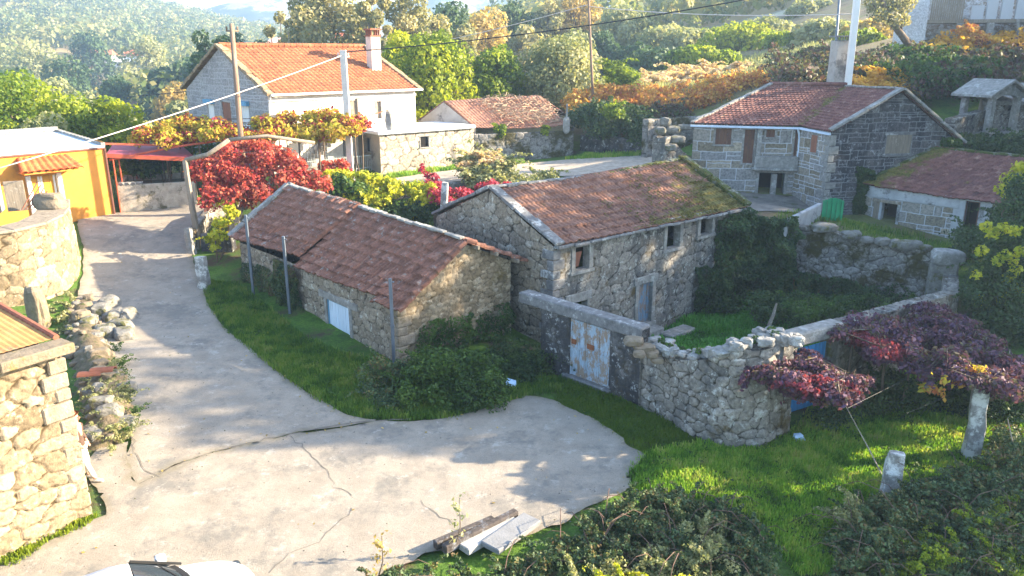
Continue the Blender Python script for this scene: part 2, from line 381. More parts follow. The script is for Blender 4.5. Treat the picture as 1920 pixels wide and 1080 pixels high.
def roof(name, E0, E1, R0, R1, mat, parent=None, tw=.22, course=.38, seed=1, sag=0., step_h=.065, barrel=.06, moss=None, rough=.012, skew=.0, under=.07, missing=0.):
    """tiled slope: eave E0->E1, ridge R0->R1 (points xyz, left to right seen from outside)"""
    E0, E1, R0, R1 = [np.array(p, float) for p in (E0, E1, R0, R1)]
    W = max(np.linalg.norm(E1-E0), np.linalg.norm(R1-R0)); Hh = max(np.linalg.norm(R0-E0), np.linalg.norm(R1-E1))
    nt_ = max(2, int(round(W/tw))); k = 5; nu = nt_*k; nc = max(2, int(round(Hh/course)))
    u = np.linspace(0, 1, nu+1); vr = []
    for c in range(nc):
        for a in (.0, .06, .5, .985): vr.append((c+a)/nc)
    vr = np.array(vr+[1.]); U, Vv = np.meshgrid(u, vr, indexing='ij')
    P = (E0*(1-U)[..., None]+E1*U[..., None])*(1-Vv)[..., None]+(R0*(1-U)[..., None]+R1*U[..., None])*Vv[..., None]
    nrm = np.cross(E1-E0, (R0+R1)/2-(E0+E1)/2); nrm /= np.linalg.norm(nrm)
    r = np.random.default_rng(seed); tj = r.random((nt_+2, nc+2)); tj2 = r.random((nt_+2, nc+2))
    ti = np.minimum((U*nt_).astype(int), nt_-1); ci = np.minimum((Vv*nc+1e-6).astype(int), nc-1)
    fv = Vv*nc-ci; ph = (U*nt_-ti)
    h = barrel*(1-np.abs(2*ph-1)**2.4)+step_h*(1-fv)+rough*2*(tj[ti, ci]-.5)*1.2*(1-fv*.6)
    h = h-sag*np.sin(math.pi*U)*np.sin(math.pi*(.25+.75*Vv))+.06*(fbm(P[..., 0]*.8, P[..., 1]*.8, seed, 2)-.5)
    P = P+nrm*h[..., None]; dn = (E0-R0)/max(1e-6, np.linalg.norm(E0-R0))
    P = P+dn*((tj2[ti, ci]-.5)*.05*(fv < .5))[..., None]
    idx = np.arange(P.shape[0]*P.shape[1]).reshape(P.shape[:2])
    q = np.stack([idx[:-1, :-1], idx[1:, :-1], idx[1:, 1:], idx[:-1, 1:]], -1).reshape(-1, 4)
    ui = np.minimum(((u[:-1]+u[1:])/2*nt_).astype(int), nt_-1); vi = np.minimum(((vr[:-1]+vr[1:])/2*nc).astype(int), nc-1)
    rn = tj[ui[:, None], vi[None, :]].ravel()
    vm = ((vr[:-1]+vr[1:])/2)[None, :]+0*ui[:, None]; um = ((u[:-1]+u[1:])/2)[:, None]+0*vi[None, :]
    ms = (moss(um, vm) if moss else np.zeros_like(um)).ravel()
    frac = (vm*nc) % 1; rn = np.clip(rn-.0*frac.ravel(), 0, 1)
    V = P.reshape(-1, 3); n0 = len(V)
    # underside + edges
    B = (P-nrm*under)[:, [0, -1]].reshape(-1, 3); Vt = np.r_[V, B]; bi = n0+np.arange(len(B)).reshape(-1, 2)
    f2 = [np.stack([bi[:-1, 0], bi[:-1, 1], bi[1:, 1], bi[1:, 0]], -1), np.stack([bi[:-1, 0], bi[1:, 0], idx[1:, 0], idx[:-1, 0]], -1), np.stack([bi[1:, 1], bi[:-1, 1], idx[:-1, -1], idx[1:, -1]], -1)]
    q2 = np.concatenate(f2+[q]); m2 = sum(len(f) for f in f2)
    for e in (0, -1):
        b0, b1 = bi[e]; col = idx[e]
        c2 = len(Vt); Vt = np.r_[Vt, P[e]-nrm*under]; cc = c2+np.arange(len(col))
        f = np.stack([col[:-1], col[1:], cc[1:], cc[:-1]], -1); f = f if e == 0 else f[:, ::-1]
        q2 = np.concatenate([q2, f]); 
    rnn = np.r_[np.full(m2, .15), rn, np.full(len(q2)-m2-len(rn), .3)]; mm = np.r_[np.zeros(m2), ms, np.zeros(len(q2)-m2-len(ms))]
    return npmesh(name, Vt, q2, mat, parent, fattr={'rn': rnn, 'ms': mm})
def shoots(cl, n, length, seed, r0=.08, up=.6, w=1.):
    """arching shoots that break a mass of leaves' outline"""
    r = np.random.default_rng(seed); cl = np.asarray(cl, float); out = []
    for k in range(n):
        c = cl[r.integers(len(cl))]; th = r.random()*6.283; d = np.array([math.cos(th), math.sin(th), up*(.4+r.random())]); d /= np.linalg.norm(d); L = length*(.5+.8*r.random()); p = c[:3]+d*c[3]*.7
        for j in range(7):
            t = j/6; q = p+d*L*t+np.array([0, 0, -L*.45*t*t]); rr = r0*(1.15-.6*t); out.append((*q, rr, rr, rr*.8, rr*rr*w))
    return np.array(out)
def ridge_tiles(name, a, b, mat, parent, step=.4, r=.11, seed=1):
    a = np.array(a, float); b = np.array(b, float); L = np.linalg.norm(b-a); n = max(2, int(L/step)); mb = MB(); rr = np.random.default_rng(seed); rn = []
    for i in range(n):
        p = a+(b-a)*(i/n); q = a+(b-a)*((i+1.12)/n); p[2] += .01+rr.random()*.02; q[2] += .035+rr.random()*.02
        mb.tube([p, q], [r*1.12, r*.92], 8); rn += [rr.random()]*10
    o = mb.build(name, mat, parent); at = o.data.attributes.new('rn', 'FLOAT', 'FACE'); at.data.foreach_set('value', np.array(rn, np.float32)[:len(o.data.polygons)]); return o

# ------------------------------------------------------------------ foliage
def leaf_arrays(C, size, r, rn, up=.35, aspect=.62, nrm=None):
    n = len(C); N_ = r.normal(size=(n, 3)); N_[:, 2] = N_[:, 2]*.7+up
    if nrm is not None: N_ = N_*.55+nrm
    N_ /= np.linalg.norm(N_, axis=1)[:, None]; A = np.cross(N_, r.normal(size=(n, 3))); A /= np.linalg.norm(A, axis=1)[:, None]; B = np.cross(N_, A)
    s = (size*(.45+1.1*r.random(n)))[:, None] if np.ndim(size) == 0 else (size*(.65+.7*r.random(n)))[:, None]
    V = np.stack([C-A*s*.5, C+B*s*.5*aspect+A*s*.05+N_*s*.08, C+A*s*.5, C-B*s*.5*aspect+A*s*.05+N_*s*.08], 1)
    return V.reshape(-1, 3), np.arange(4*n).reshape(n, 4), rn
def clumps(cl, n, size, seed, cvar=.55, shell=.55, up=.35, flat=None):
    """cl: rows (x,y,z,rx,ry,rz,weight) ; leaves gather in the clumps' outer shells"""
    r = np.random.default_rng(seed); cl = np.asarray(cl, float); w = cl[:, 6]; w = w/w.sum(); k = r.choice(len(cl), n, p=w)
    D = r.normal(size=(n, 3)); D /= np.linalg.norm(D, axis=1)[:, None]; rad = shell+(1.08-shell)*r.random(n)**.7
    C = cl[k, :3]+D*rad[:, None]*cl[k, 3:6]; crn = r.random(len(cl)); rn = np.clip(cvar*crn[k]+(1-cvar)*r.random(n), 0, 1)
    return leaf_arrays(C, size, r, rn, up, nrm=D*.6)
def leafmesh(name, cl, n, size, mat, parent=None, seed=1, **kw):
    V, Fc, rn = clumps(cl, int(n), size, seed, **kw); return npmesh(name, V, Fc, mat, parent, fattr={'rn': rn})

def limbs(mb, base, H, crown, r, rad, lean=(0, 0), fork=.35, n=7, bend=.25):
    """tapered trunk that forks into limbs running to crown clumps"""
    base = np.array(base, float); top = base+np.array([lean[0], lean[1], H*fork])
    pts = [base+(top-base)*t+np.r_[r.normal(size=2)*bend*.3*math.sin(t*3), 0] for t in np.linspace(0, 1, 5)]; pts[0] = base-np.array([0, 0, .3])
    mb.tube(pts, [rad*(1.25-.5*t) for t in np.linspace(0, 1, 5)], n)
    for c in crown:
        c = np.array(c[:3]); s = pts[r.integers(2, 5)] if r.random() < .6 else pts[-1]; mid = (s+c)/2+r.normal(size=3)*bend; mid[2] += .12*H*r.random()
        q = [s, s*.55+mid*.45+r.normal(size=3)*bend*.3, mid, mid*.4+c*.6+r.normal(size=3)*bend*.3, c]
        r0 = rad*(.3+.25*r.random()); mb.tube(q, [r0, r0*.75, r0*.5, r0*.32, r0*.12], 5, cap=False)

def tree(name, label, base, H, W, mat_c, mat_t, n=5000, leaf=.14, seed=1, shape='round', ncl=22, group=None, fork=.32, lean=(0, 0), cat='tree', low=.25, trad=None, bend=.25, cvar=.6, cs=1.):
    r = np.random.default_rng(seed); base = np.array(base, float); cl = []
    for i in range(ncl):
        h = low+(1-low)*((i+.5)/ncl); 
        if shape == 'round': w = math.sin(math.pi*min(1, max(.08, (h-low)/(1-low)*.85+.12)))**.6
        elif shape == 'cone': w = (1-h)**.8+.12
        elif shape == 'umbrella': w = .5+.5*(h > .6); 
        elif shape == 'column': w = .75-.35*abs(h-.5)
        else: w = 1.
        th = i*2.4+r.random(); rr = W*.5*w*(.45+.5*r.random()); q = W*(.13+.11*r.random())*(.7 if shape == 'column' else 1)*cs
        cl.append((base[0]+lean[0]*h*1.4+math.cos(th)*rr, base[1]+lean[1]*h*1.4+math.sin(th)*rr, base[2]+H*h-q*.5, q, q, q*(.75+.3*r.random()), q*q))
    t = thing(name, label, cat, base, group); mb = MB(); limbs(mb, base, H, cl, r, trad or H*.03, lean, fork, bend=bend); mb.build('trunk', mat_t, t, smooth=True)
    V, Fc, rn = clumps(cl, int(n), leaf, seed+3, cvar=cvar); npmesh('crown', V, Fc, mat_c, t, fattr={'rn': rn}); return t

def px_tree(name, label, px, ytop, Y, W, *a, **k):
    top = PY(px, ytop, Y); b = (top[0], Y, gz1(top[0], Y)); return tree(name, label, b, top[2]-b[2], W, *a, **k)

def sdist(P, poly):
    """signed distance (inside positive) of points to polygon"""
    P = np.asarray(P, float); poly = np.asarray(poly, float); A = poly; B = np.roll(poly, -1, 0); d = np.full(len(P), 1e9); ins = np.zeros(len(P), bool)
    for a, b in zip(A, B):
        ab = b-a; ap = P-a; t = np.clip((ap@ab)/(ab@ab+1e-12), 0, 1); d = np.minimum(d, np.hypot(*(ap-t[:, None]*ab).T))
        c = ((a[1] > P[:, 1]) != (b[1] > P[:, 1])); xx = (b[0]-a[0])*(P[:, 1]-a[1])/((b[1]-a[1]) if b[1] != a[1] else 1e-9)+a[0]; ins ^= c & (P[:, 0] < xx)
    return np.where(ins, d, -d)
def sheet(name, poly, res, dz, mat, edge=.15, seed=1, kind='structure', bumpz=0., crown=0., attrs=True):
    """a sheet lying on the ground inside an outline, with an uneven edge"""
    poly = np.asarray(poly, float)[:, :2]; lo = poly.min(0)-.5; hi = poly.max(0)+.5
    xs = np.arange(lo[0], hi[0], res); ys = np.arange(lo[1], hi[1], res); X, Y = np.meshgrid(xs, ys, indexing='ij')
    P = np.c_[X.ravel(), Y.ravel()]; sd_ = sdist(P, poly)+edge*(fbm(P[:, 0]*1.3+seed, P[:, 1]*1.3, seed, 4)-.5)*2
    g = sd_.reshape(X.shape); gx, gy = np.gradient(g, res); gn = np.hypot(gx, gy)+1e-6; near = (np.abs(g) < res*.75)
    X = np.where(near, X-gx/gn**2*g*.98, X); Y = np.where(near, Y-gy/gn**2*g*.98, Y); g2 = np.where(near, 0, g)
    Z = gz(X, Y)+dz
    if bumpz: Z = Z+bumpz*(fbm(X*.7, Y*.7, seed, 3)-.5)
    idx = np.arange(X.size).reshape(X.shape); q = np.stack([idx[:-1, :-1], idx[1:, :-1], idx[1:, 1:], idx[:-1, 1:]], -1).reshape(-1, 4)
    ok = (g2.ravel()[q] >= 0).all(1); q = q[ok]; used = np.unique(q); rem = -np.ones(X.size, int); rem[used] = np.arange(len(used))
    o = npmesh(name, np.c_[X.ravel(), Y.ravel(), Z.ravel()][used], rem[q], mat, None, smooth=True, vattr={'edge': g.ravel()[used]})
    if kind: o['kind'] = kind
    return o
def blades(name, polys, n, h, w, mat, seed=1, label=None, cat=None, kind='stuff', dens=None, lean=.5, zoff=0.):
    """short bent grass blades on the ground inside polygons"""
    r = np.random.default_rng(seed); Vs = []; rns = []; 
    areas = []
    for p in polys:
        p = np.asarray(p, float)[:, :2]; areas.append(.5*abs(np.sum(p[:, 0]*np.roll(p[:, 1], -1)-p[:, 1]*np.roll(p[:, 0], -1))))
    for p, a in zip(polys, areas):
        p = np.asarray(p, float)[:, :2]; m = int(n*a/sum(areas)); lo, hi = p.min(0), p.max(0); box = np.prod(hi-lo)
        Q = lo+(hi-lo)*r.random((int(m*box/max(a, .1))+10, 2)); Q = Q[sdist(Q, p) > -.05+.3*(r.random(len(Q))-.5)]
        k = fbm(Q[:, 0]*1.2, Q[:, 1]*1.2, seed, 3); Q = Q[r.random(len(Q)) < .35+1.3*k]; k = fbm(Q[:, 0]*1.2, Q[:, 1]*1.2, seed, 3); z = gz(Q[:, 0], Q[:, 1])+zoff-.02; m = len(Q)
        th = r.random(m)*6.283; hh = h*(.45+.9*r.random(m))*(.5+k); D = np.c_[np.cos(th), np.sin(th), np.zeros(m)]; T = np.c_[-D[:, 1], D[:, 0], np.zeros(m)]
        B = np.c_[Q, z]; ww = (w*(.7+.6*r.random(m)))[:, None]; L = (lean*hh*r.random(m))[:, None]; up = np.c_[np.zeros((m, 2)), hh]
        Vs.append(np.stack([B-T*ww/2, B+T*ww/2, B+T*ww*.3+D*L+up, B-T*ww*.3+D*L+up*.97], 1).reshape(-1, 3)); k2 = fbm(Q[:, 0]*3.1, Q[:, 1]*3.1, seed+3, 3); rns.append(np.clip(.5*k+.75*(k2-.3)+.38*r.random(m)-.1, 0, 1))
    V = np.concatenate(Vs); rn = np.concatenate(rns); o = npmesh(name, V, np.arange(len(V)).reshape(-1, 4), mat, None, fattr={'rn': rn})
    tag(o, label, cat, None, kind); return o
def ivy(name, wf, rects, n, size, mat, parent=None, seed=1, depth=.18, label=None, cat='ivy', thresh=.42, group=None, z_fn=None):
    """climbing leaves held close to a wall face; rects (u0,u1,z0,z1)"""
    r = np.random.default_rng(seed); Cs = []
    A = [max(.05, (a[1]-a[0])*(a[3]-a[2])) for a in rects]
    for rc, a in zip(rects, A):
        m = int(n*a/sum(A)*1.8); u = rc[0]+(rc[1]-rc[0])*r.random(m); z = rc[2]+(rc[3]-rc[2])*r.random(m)
        eu = np.minimum(u-rc[0], rc[1]-u); ez = np.minimum(z-rc[2]+.4, rc[3]-z); e = np.minimum(np.minimum(eu, ez)*1.2, .35)
        k = fbm(u*1.6+seed, z*1.1, seed, 4)+e-.15; ok = k > thresh; u, z, k = u[ok], z[ok], k[ok]
        lump = np.clip(fbm(u*2.3+seed*3, z*1.7, seed, 3)*2.6-.75, 0.02, 1.6); o = .03+depth*(.55+.45*r.random(len(u)))*lump*np.clip((k-thresh)*5, .15, 1.3)*1.6; q = wf.A+np.outer(u, wf.d)+np.outer(o, wf.n); Cs.append(np.c_[q, z])
    C = np.concatenate(Cs); rn = np.clip(1.1*fbm(C[:, 0]*1.6, C[:, 1]*1.6, C[:, 2]*1.6, 3)-.3+.5*r.random(len(C)), 0, 1)
    V, Fc, rn = leaf_arrays(C, size, r, rn, .35, nrm=np.r_[wf.n, .5]*.45); o = npmesh(name, V, Fc, mat, parent, fattr={'rn': rn})
    if label: tag(o, label, cat, group)
    return o
# ------------------------------------------------------------------ materials used
GREY = [(.15,.145,.135), (.2,.19,.18), (.24,.23,.21), (.3,.285,.26)]
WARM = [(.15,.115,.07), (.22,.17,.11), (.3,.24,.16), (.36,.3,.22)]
M = dict(
 granite=m_stone('granite', [(.15,.135,.115),(.2,.185,.16),(.25,.23,.2),(.31,.29,.255)], joint=(.025,.022,.016), lichen=(.46,.47,.44), lich=.44, moss=(.085,.06,.022), mossy=.42, dark=(.085,.085,.085), darkamt=.45),
 granite_warm=m_stone('granite_warm', [(.15,.13,.11),(.22,.185,.14),(.28,.24,.185),(.34,.31,.26)], joint=(.03,.026,.02), lich=.42, mossy=.36),
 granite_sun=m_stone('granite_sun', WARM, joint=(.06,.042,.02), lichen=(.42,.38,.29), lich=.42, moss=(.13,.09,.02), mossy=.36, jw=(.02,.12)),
 granite_dark=m_stone('granite_dark', [(.06,.06,.065),(.1,.1,.1),(.17,.16,.155)], lichen=(.5,.52,.52), lich=.43, mossy=.42, moss=(.07,.045,.015), dark=(.03,.03,.034), darkamt=.5),
 granite_moss=m_stone('granite_moss', GREY, lichen=(.42,.42,.38), lich=.42, mossy=.52, moss=(.05,.045,.015)),
 mortared=m_stone('mortared', [(.2,.17,.12),(.28,.25,.2),(.24,.24,.24),(.36,.31,.23)], joint=(.45,.47,.5), lichen=(.34,.35,.35), lich=.4, mossy=.2, jw=(.1,.2)),
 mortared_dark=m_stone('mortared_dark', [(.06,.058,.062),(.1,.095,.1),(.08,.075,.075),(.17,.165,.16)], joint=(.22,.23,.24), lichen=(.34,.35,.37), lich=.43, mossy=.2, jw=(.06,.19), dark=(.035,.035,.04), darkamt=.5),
 slab=m_plain('slab', (.23,.225,.21), .35, 5, .95, .02, 22, (.38,.39,.37), .42),
 slab_dark=m_plain('slab_dark', (.16,.16,.16), .4, 5, .95, .02, 22, (.4,.41,.4), .42),
 slab_moss=m_plain('slab_moss', (.2,.2,.18), .4, 4, .95, .03, 20, (.06,.075,.015), .55),
 plaster=m_plain('plaster', (.36,.37,.38), .2, 2, .9, .006, 30, (.14,.14,.13), .42),
 old_plaster=m_plain('old_plaster', (.36,.33,.3), .2, 1.5, .9, .01, 20, (.14,.13,.125), .42),
 cream=m_plain('cream_paint', (.72,.68,.6), .06, 1.5, .8, .003, 30, (.4,.36,.3), .28),
 white=m_plain('white_paint', (.75,.74,.71), .05, 2, .6, 0),
 white_roof=m_plain('white_roof', (.62,.66,.72), .1, 2, .7, .01, 12, (.4,.43,.47), .35),
 orange=m_plain('orange_paint', (.6,.25,.04), .1, 1.2, .8, .003, 40, (.46,.2,.05), .42),
 concrete=m_plain('concrete', (.36,.35,.33), .2, 4, .9, .01, 25, (.16,.15,.14), .35),
 concrete_pole=m_plain('concrete_pole', (.55,.53,.5), .12, 3, .9, .005, 30),
 concrete_mossy=m_plain('concrete_mossy', (.36,.32,.26), .3, 3, .95, .02, 18, (.1,.09,.05), .42),
 steel=m_plain('steel', (.14,.17,.21), .3, 8, .55, .002, 40, (.22,.2,.18), .35, metallic=.5, sz=.2),
 white_metal=m_plain('white_metal', (.5,.6,.72), .1, 4, .45, 0),
 red_metal=m_plain('red_metal', (.42,.09,.045), .2, 3, .6, .003, 20),
 dark=m_plain('near_black', (.012,.011,.01), .3, 3, .95, 0),  # near-black: painted shade behind openings, also panes, far windows, eyes
 black=m_plain('black_rubber', (.02,.02,.02), .2, 3, .7, 0),
 tile_old=m_tile('tile_old', [(.11,.052,.036),(.175,.08,.053),(.24,.11,.075),(.34,.21,.155)], mossy=.33, lichy=.4, lich=(.26,.25,.23), moss=(.05,.045,.015)),
 tile_house=m_tile('tile_house', [(.1,.052,.038),(.165,.082,.058),(.23,.12,.085),(.33,.22,.17)], mossy=.34, lichy=.33, lich=(.3,.28,.25), moss=(.085,.072,.02)),
 tile_red=m_tile('tile_red', [(.08,.035,.032),(.14,.06,.052),(.2,.09,.072),(.33,.22,.18)], mossy=.3, lichy=.33, lich=(.36,.32,.3), moss=(.08,.07,.015)),
 tile_orange=m_tile('tile_orange', [(.16,.055,.03),(.25,.085,.04),(.32,.12,.055),(.36,.18,.09)], mossy=.3, lichy=.3, lich=(.45,.33,.15), moss=(.22,.13,.03)),
 tile_clean=m_tile('tile_clean', [(.5,.09,.03),(.58,.12,.04),(.62,.15,.06)], mossy=.02, lichy=.05),
 wood_old=m_wood('wood_old', (.26,.22,.17), (.36,.33,.28), .4),
 wood_brown=m_wood('wood_brown', (.17,.09,.06), (.1,.06,.05), .45),
 wood_red=m_wood('wood_red', (.3,.13,.08), (.2,.09,.06), .45),
 wood_blue=m_wood('wood_blue', (.16,.26,.36), (.22,.17,.14), .5),
 gate_blue=m_wood('gate_blue', (.06,.3,.62), (.12,.3,.5), .3),
 white_blue=m_plain('pale_blue_paint', (.5,.62,.74), .1, 3, .6, .003, 20, (.34,.42,.5), .35, sz=.2),
 stripe=m_plain('blue_stripe', (.12,.3,.45), .2, 4, .6, 0),
 rust_paint=m_wood('rust_paint', (.36,.46,.56), (.26,.2,.15), .5, .35, 9),
 rust=m_plain('rust', (.2,.075,.035), .35, 8, .9, .01, 30),
 green_metal=m_plain('green_metal', (.02,.25,.11), .2, 2, .5, 0),
 terracotta=m_plain('terracotta', (.24,.09,.055), .2, 6, .8, .005, 30),
 bark=m_plain('bark', (.12,.09,.065), .4, 7, .95, .03, 25, (.22,.21,.18), .4, sz=.3),
 bark_pale=m_plain('bark_pale', (.3,.26,.21), .3, 6, .9, .02, 20, (.16,.13,.1), .4, sz=.3),
 pole_wood=m_plain('pole_wood', (.2,.14,.1), .35, 9, .9, .01, 30, (.32,.27,.22), .4, sz=.08),
 glass=m_plain('glass', (.03,.04,.05), .1, 3, .08, 0),
)
M['granite_sun_rock_'] = m_plain('quoin_granite', (.24,.2,.15), .35, 5, .95, .03, 18, (.12,.1,.06), .4)
# concrete lane
def mat_road():
    m, nt, b = newmat('lane_concrete'); P = pos(nt)
    c = ramp(nt, noise(nt, P, 1.1, 6, .65), [(.25, (.23,.203,.168)), (.5, (.29,.258,.214)), (.75, (.35,.312,.26))])
    c = mix(nt, .8, c, ramp(nt, noise(nt, P, 38, 4, .8), [(.3, (.55,.55,.55)), (.48, (1,1,1)), (.7, (1.2,1.18,1.15))]), 'MULTIPLY')
    c = mix(nt, step(nt, noise(nt, P, .5, 8, .8), .5, .62), c, (.185,.175,.155)); c = mix(nt, step(nt, noise(nt, P, 1.7, 8, .8), .56, .64), c, (.36,.34,.3))
    c = mix(nt, step(nt, math_(nt, 'ADD', math_(nt, 'MULTIPLY', attr(nt, 'edge'), -1.4), noise(nt, P, 2.2, 5, .7)), .15, .6), c, (.2,.175,.12))
    nt.links.new(c, b.inputs['Base Color']); b.inputs['Roughness'].default_value = .9
    bump(nt, b, math_(nt, 'ADD', noise(nt, P, 45, 4, .8), math_(nt, 'MULTIPLY', noise(nt, P, 3, 3), 1.5)), .02); return m
M['road'] = mat_road()
def mat_ground():
    m, nt, b = newmat('ground_soil_grass'); P = pos(nt)
    g = ramp(nt, noise(nt, P, 1.2, 7, .7), [(.25, (.03,.06,.012)), (.45, (.06,.13,.016)), (.6, (.1,.2,.02)), (.8, (.13,.16,.035))])
    g = mix(nt, .6, g, ramp(nt, noise(nt, P, 14, 4, .7), [(.3, (.4,.4,.4)), (.7, (1.5,1.5,1.4))]), 'MULTIPLY')
    g = mix(nt, step(nt, noise(nt, P, .6, 6, .7), .5, .62), g, (.075,.055,.035))
    dry = ramp(nt, noise(nt, P, .5, 6, .7), [(.3, (.1,.07,.03)), (.5, (.28,.2,.12)), (.7, (.14,.16,.03))])
    c = mix(nt, attr(nt, 'dry'), g, dry); nt.links.new(c, b.inputs['Base Color']); bump(nt, b, noise(nt, P, 12, 5, .7), .08); return m
M['ground'] = mat_ground()
def mat_hill():
    m, nt, b = newmat('hill_cover'); P = pos(nt)
    c = ramp(nt, noise(nt, P, .02, 7, .65), [(.3, (.06,.08,.03)), (.45, (.16,.15,.06)), (.55, (.34,.26,.12)), (.65, (.26,.19,.08)), (.75, (.08,.1,.04))])
    nt.links.new(c, b.inputs['Base Color']); return m
def mat_mountain():
    m, nt, b = newmat('mountain_cover'); P = pos(nt)
    c = ramp(nt, noise(nt, P, .02, 8, .75), [(.35, (.02,.045,.05)), (.5, (.06,.09,.06)), (.56, (.3,.26,.2)), (.66, (.1,.12,.07))])
    nt.links.new(c, b.inputs['Base Color']); return m

# ------------------------------------------------------------------ ground, hills, mountains
def grid(name, xs, ys, zf, mat, kind='structure', attrs=None):
    X, Y = np.meshgrid(xs, ys, indexing='ij'); Z = zf(X, Y); idx = np.arange(X.size).reshape(X.shape)
    q = np.stack([idx[:-1, :-1], idx[1:, :-1], idx[1:, 1:], idx[:-1, 1:]], -1).reshape(-1, 4)
    o = npmesh(name, np.c_[X.ravel(), Y.ravel(), Z.ravel()], q, mat, None, smooth=True, vattr=attrs(X, Y) if attrs else None); o['kind'] = kind; return o
def dryf(X, Y):
    return {'dry': np.maximum(np.clip((Y-54)/6, 0, 1)*.85, (.25+.3*vnoise(X*.5, Y*.5))*np.clip((Y-31)/3, 0, 1)*np.clip((X-8)/2, 0, 1)*np.clip((47-Y)/2, 0, 1)).ravel()}
ground = grid('ground', np.arange(-70, 85, .6), np.arange(-6, 116, .6), lambda X, Y: gz(X, Y)+.1*(fbm(X*.8, Y*.8, 0, 3)-.5)-.03, M['ground'], attrs=dryf)
hills = grid('hills', np.arange(-1100, 1100, 12.), np.r_[np.arange(112, 400, 8.), np.arange(400, 670, 12.)], lambda X, Y: np.minimum(gz(X, Y), 78)-.3+6*(fbm(X*.012, Y*.012, 1, 4)-.5)*np.clip((Y-130)/200, 0, 1), mat_hill())
hill_l = grid('hill_flank', np.r_[np.arange(-800, -66, 12.)], np.arange(-6, 120, 6.), lambda X, Y: gz(X, Y)-.4, mat_hill())
hill_r = grid('hill_flank', np.arange(81, 500, 10.), np.arange(-20, 120, 6.), lambda X, Y: np.minimum(gz(X, Y), 60)-.4, mat_hill())
def mtn(X, Y):
    r = np.clip((Y-650)/260, 0, 1); ridge = 1-np.abs(2*fbm(X*.003+3, Y*.003, 2, 5)-1)
    return -20+r*92*(.6+.5*ridge)+24*(fbm(X*.016, Y*.016, 5, 4)-.5)*np.clip(r*3, 0, 1)
mount = grid('mountains', np.arange(-1000, 1000, 11.), np.arange(640, 960, 11.), mtn, mat_mountain())

# ------------------------------------------------------------------ lanes
def gpl(pts): return [GP(*p)[:2] for p in pts]
lane_main = gpl([(250,830),(205,690),(160,640),(125,610),(150,540),(158,480),(148,430),(140,402),(215,400),(365,384),(430,388)])
lane_main += [np.array([-15.2, 43.5]), np.array([-13.2, 43])] + gpl([(420,412),(375,440),(362,480),(372,520),(392,575),(430,625),(500,680),(570,735),(640,775),(700,792)])
lane_main += gpl([(560,815),(400,850),(330,875),(262,910),(236,880)])
road_up = sheet('lane', lane_main, .16, .03, M['road'], .1, 1)
lane_low = gpl([(262,912),(330,877),(400,852),(560,817),(700,794),(830,790),(900,770),(985,745),(1040,752),(1110,785),(1190,840),(1215,856),(1190,885),(1180,915),(1120,950),(1060,985),(1000,1010),(900,1030),(800,1045),(720,1079)])
lane_low += [np.array([-2.4, 9]), np.array([-6, 2.]), np.array([-22, 1.])] + [np.array([-13.5, 10.]), np.array([-10.0, 14.0]), np.array([-9.2, 15.2])] + gpl([(172,900),(165,870),(200,835),(243,830),(243,900)])
road_low = sheet('lane', lane_low, .14, .036, M['road'], .16, 4)
lane_far = [np.array(p, float) for p in [(-9.5,44.0),(-7.6,44.6),(-2,48.6),(3.6,51.0),(9.4,51.0),(11.0,49.6),(10.0,46.5),(6.5,45.6),(2.5,45.2),(-3,43.9),(-8.5,42.6)]]
road_far = sheet('dirt_road', lane_far, .25, .04, m_plain('dirt_track', (.36,.31,.25), .3, 3, .95, .02, 20, (.2,.18,.14), .35), .25, 6)
courty = sheet('courtyard', [(10.2,44.2),(15.9,43.2),(16.6,40.2),(16.8,38.6),(14.5,37.0),(11.5,37.2),(10.0,40)], .2, .03, m_plain('courtyard_dirt', (.17,.155,.135), .35, 2, .95, .02, 15, (.07,.08,.03), .4), .3, 9)
crk = m_plain('crack_fill', (.16,.145,.12), .4, 9, .95, 0)
def crack(pts, w, seed):
    r = np.random.default_rng(seed); P = [GP(*p)[:2] for p in pts]; mb = MB(); L = []
    for a, b in zip(P[:-1], P[1:]):
        n = max(2, int(np.hypot(*(b-a))/.18)); L += [a+(b-a)*i/n for i in range(n)]
    L.append(P[-1]); L = np.array(L); L[1:-1] += r.normal(size=(len(L)-2, 2))*.035; V = []; 
    for i, p in enumerate(L):
        t = L[min(i+1, len(L)-1)]-L[max(i-1, 0)]; t /= np.hypot(*t)+1e-9; nn = np.array([-t[1], t[0]])*w*(.4+.9*r.random())*.5; z = gz1(*p)+.044
        V += [(*(p+nn), z), (*(p-nn), z)]
    mb.add(V, [(2*i, 2*i+1, 2*i+3, 2*i+2) for i in range(len(L)-1)]); o = mb.build('lane_crack', crk); o['kind'] = 'structure'
crack([(262,912),(330,877),(400,852),(470,832),(560,815),(640,797),(700,793),(770,790)], .035, 1)
crack([(545,822),(580,855),(612,885),(628,915),(660,935)], .022, 2); crack([(660,955),(640,975),(625,1000),(600,1022),(540,1045),(505,1079)], .026, 3)
crack([(250,820),(256,860),(275,885),(300,897)], .02, 4); crack([(790,945),(815,965),(850,990)], .018, 5); crack([(300,568),(370,560),(435,548),(480,541)], .02, 6)

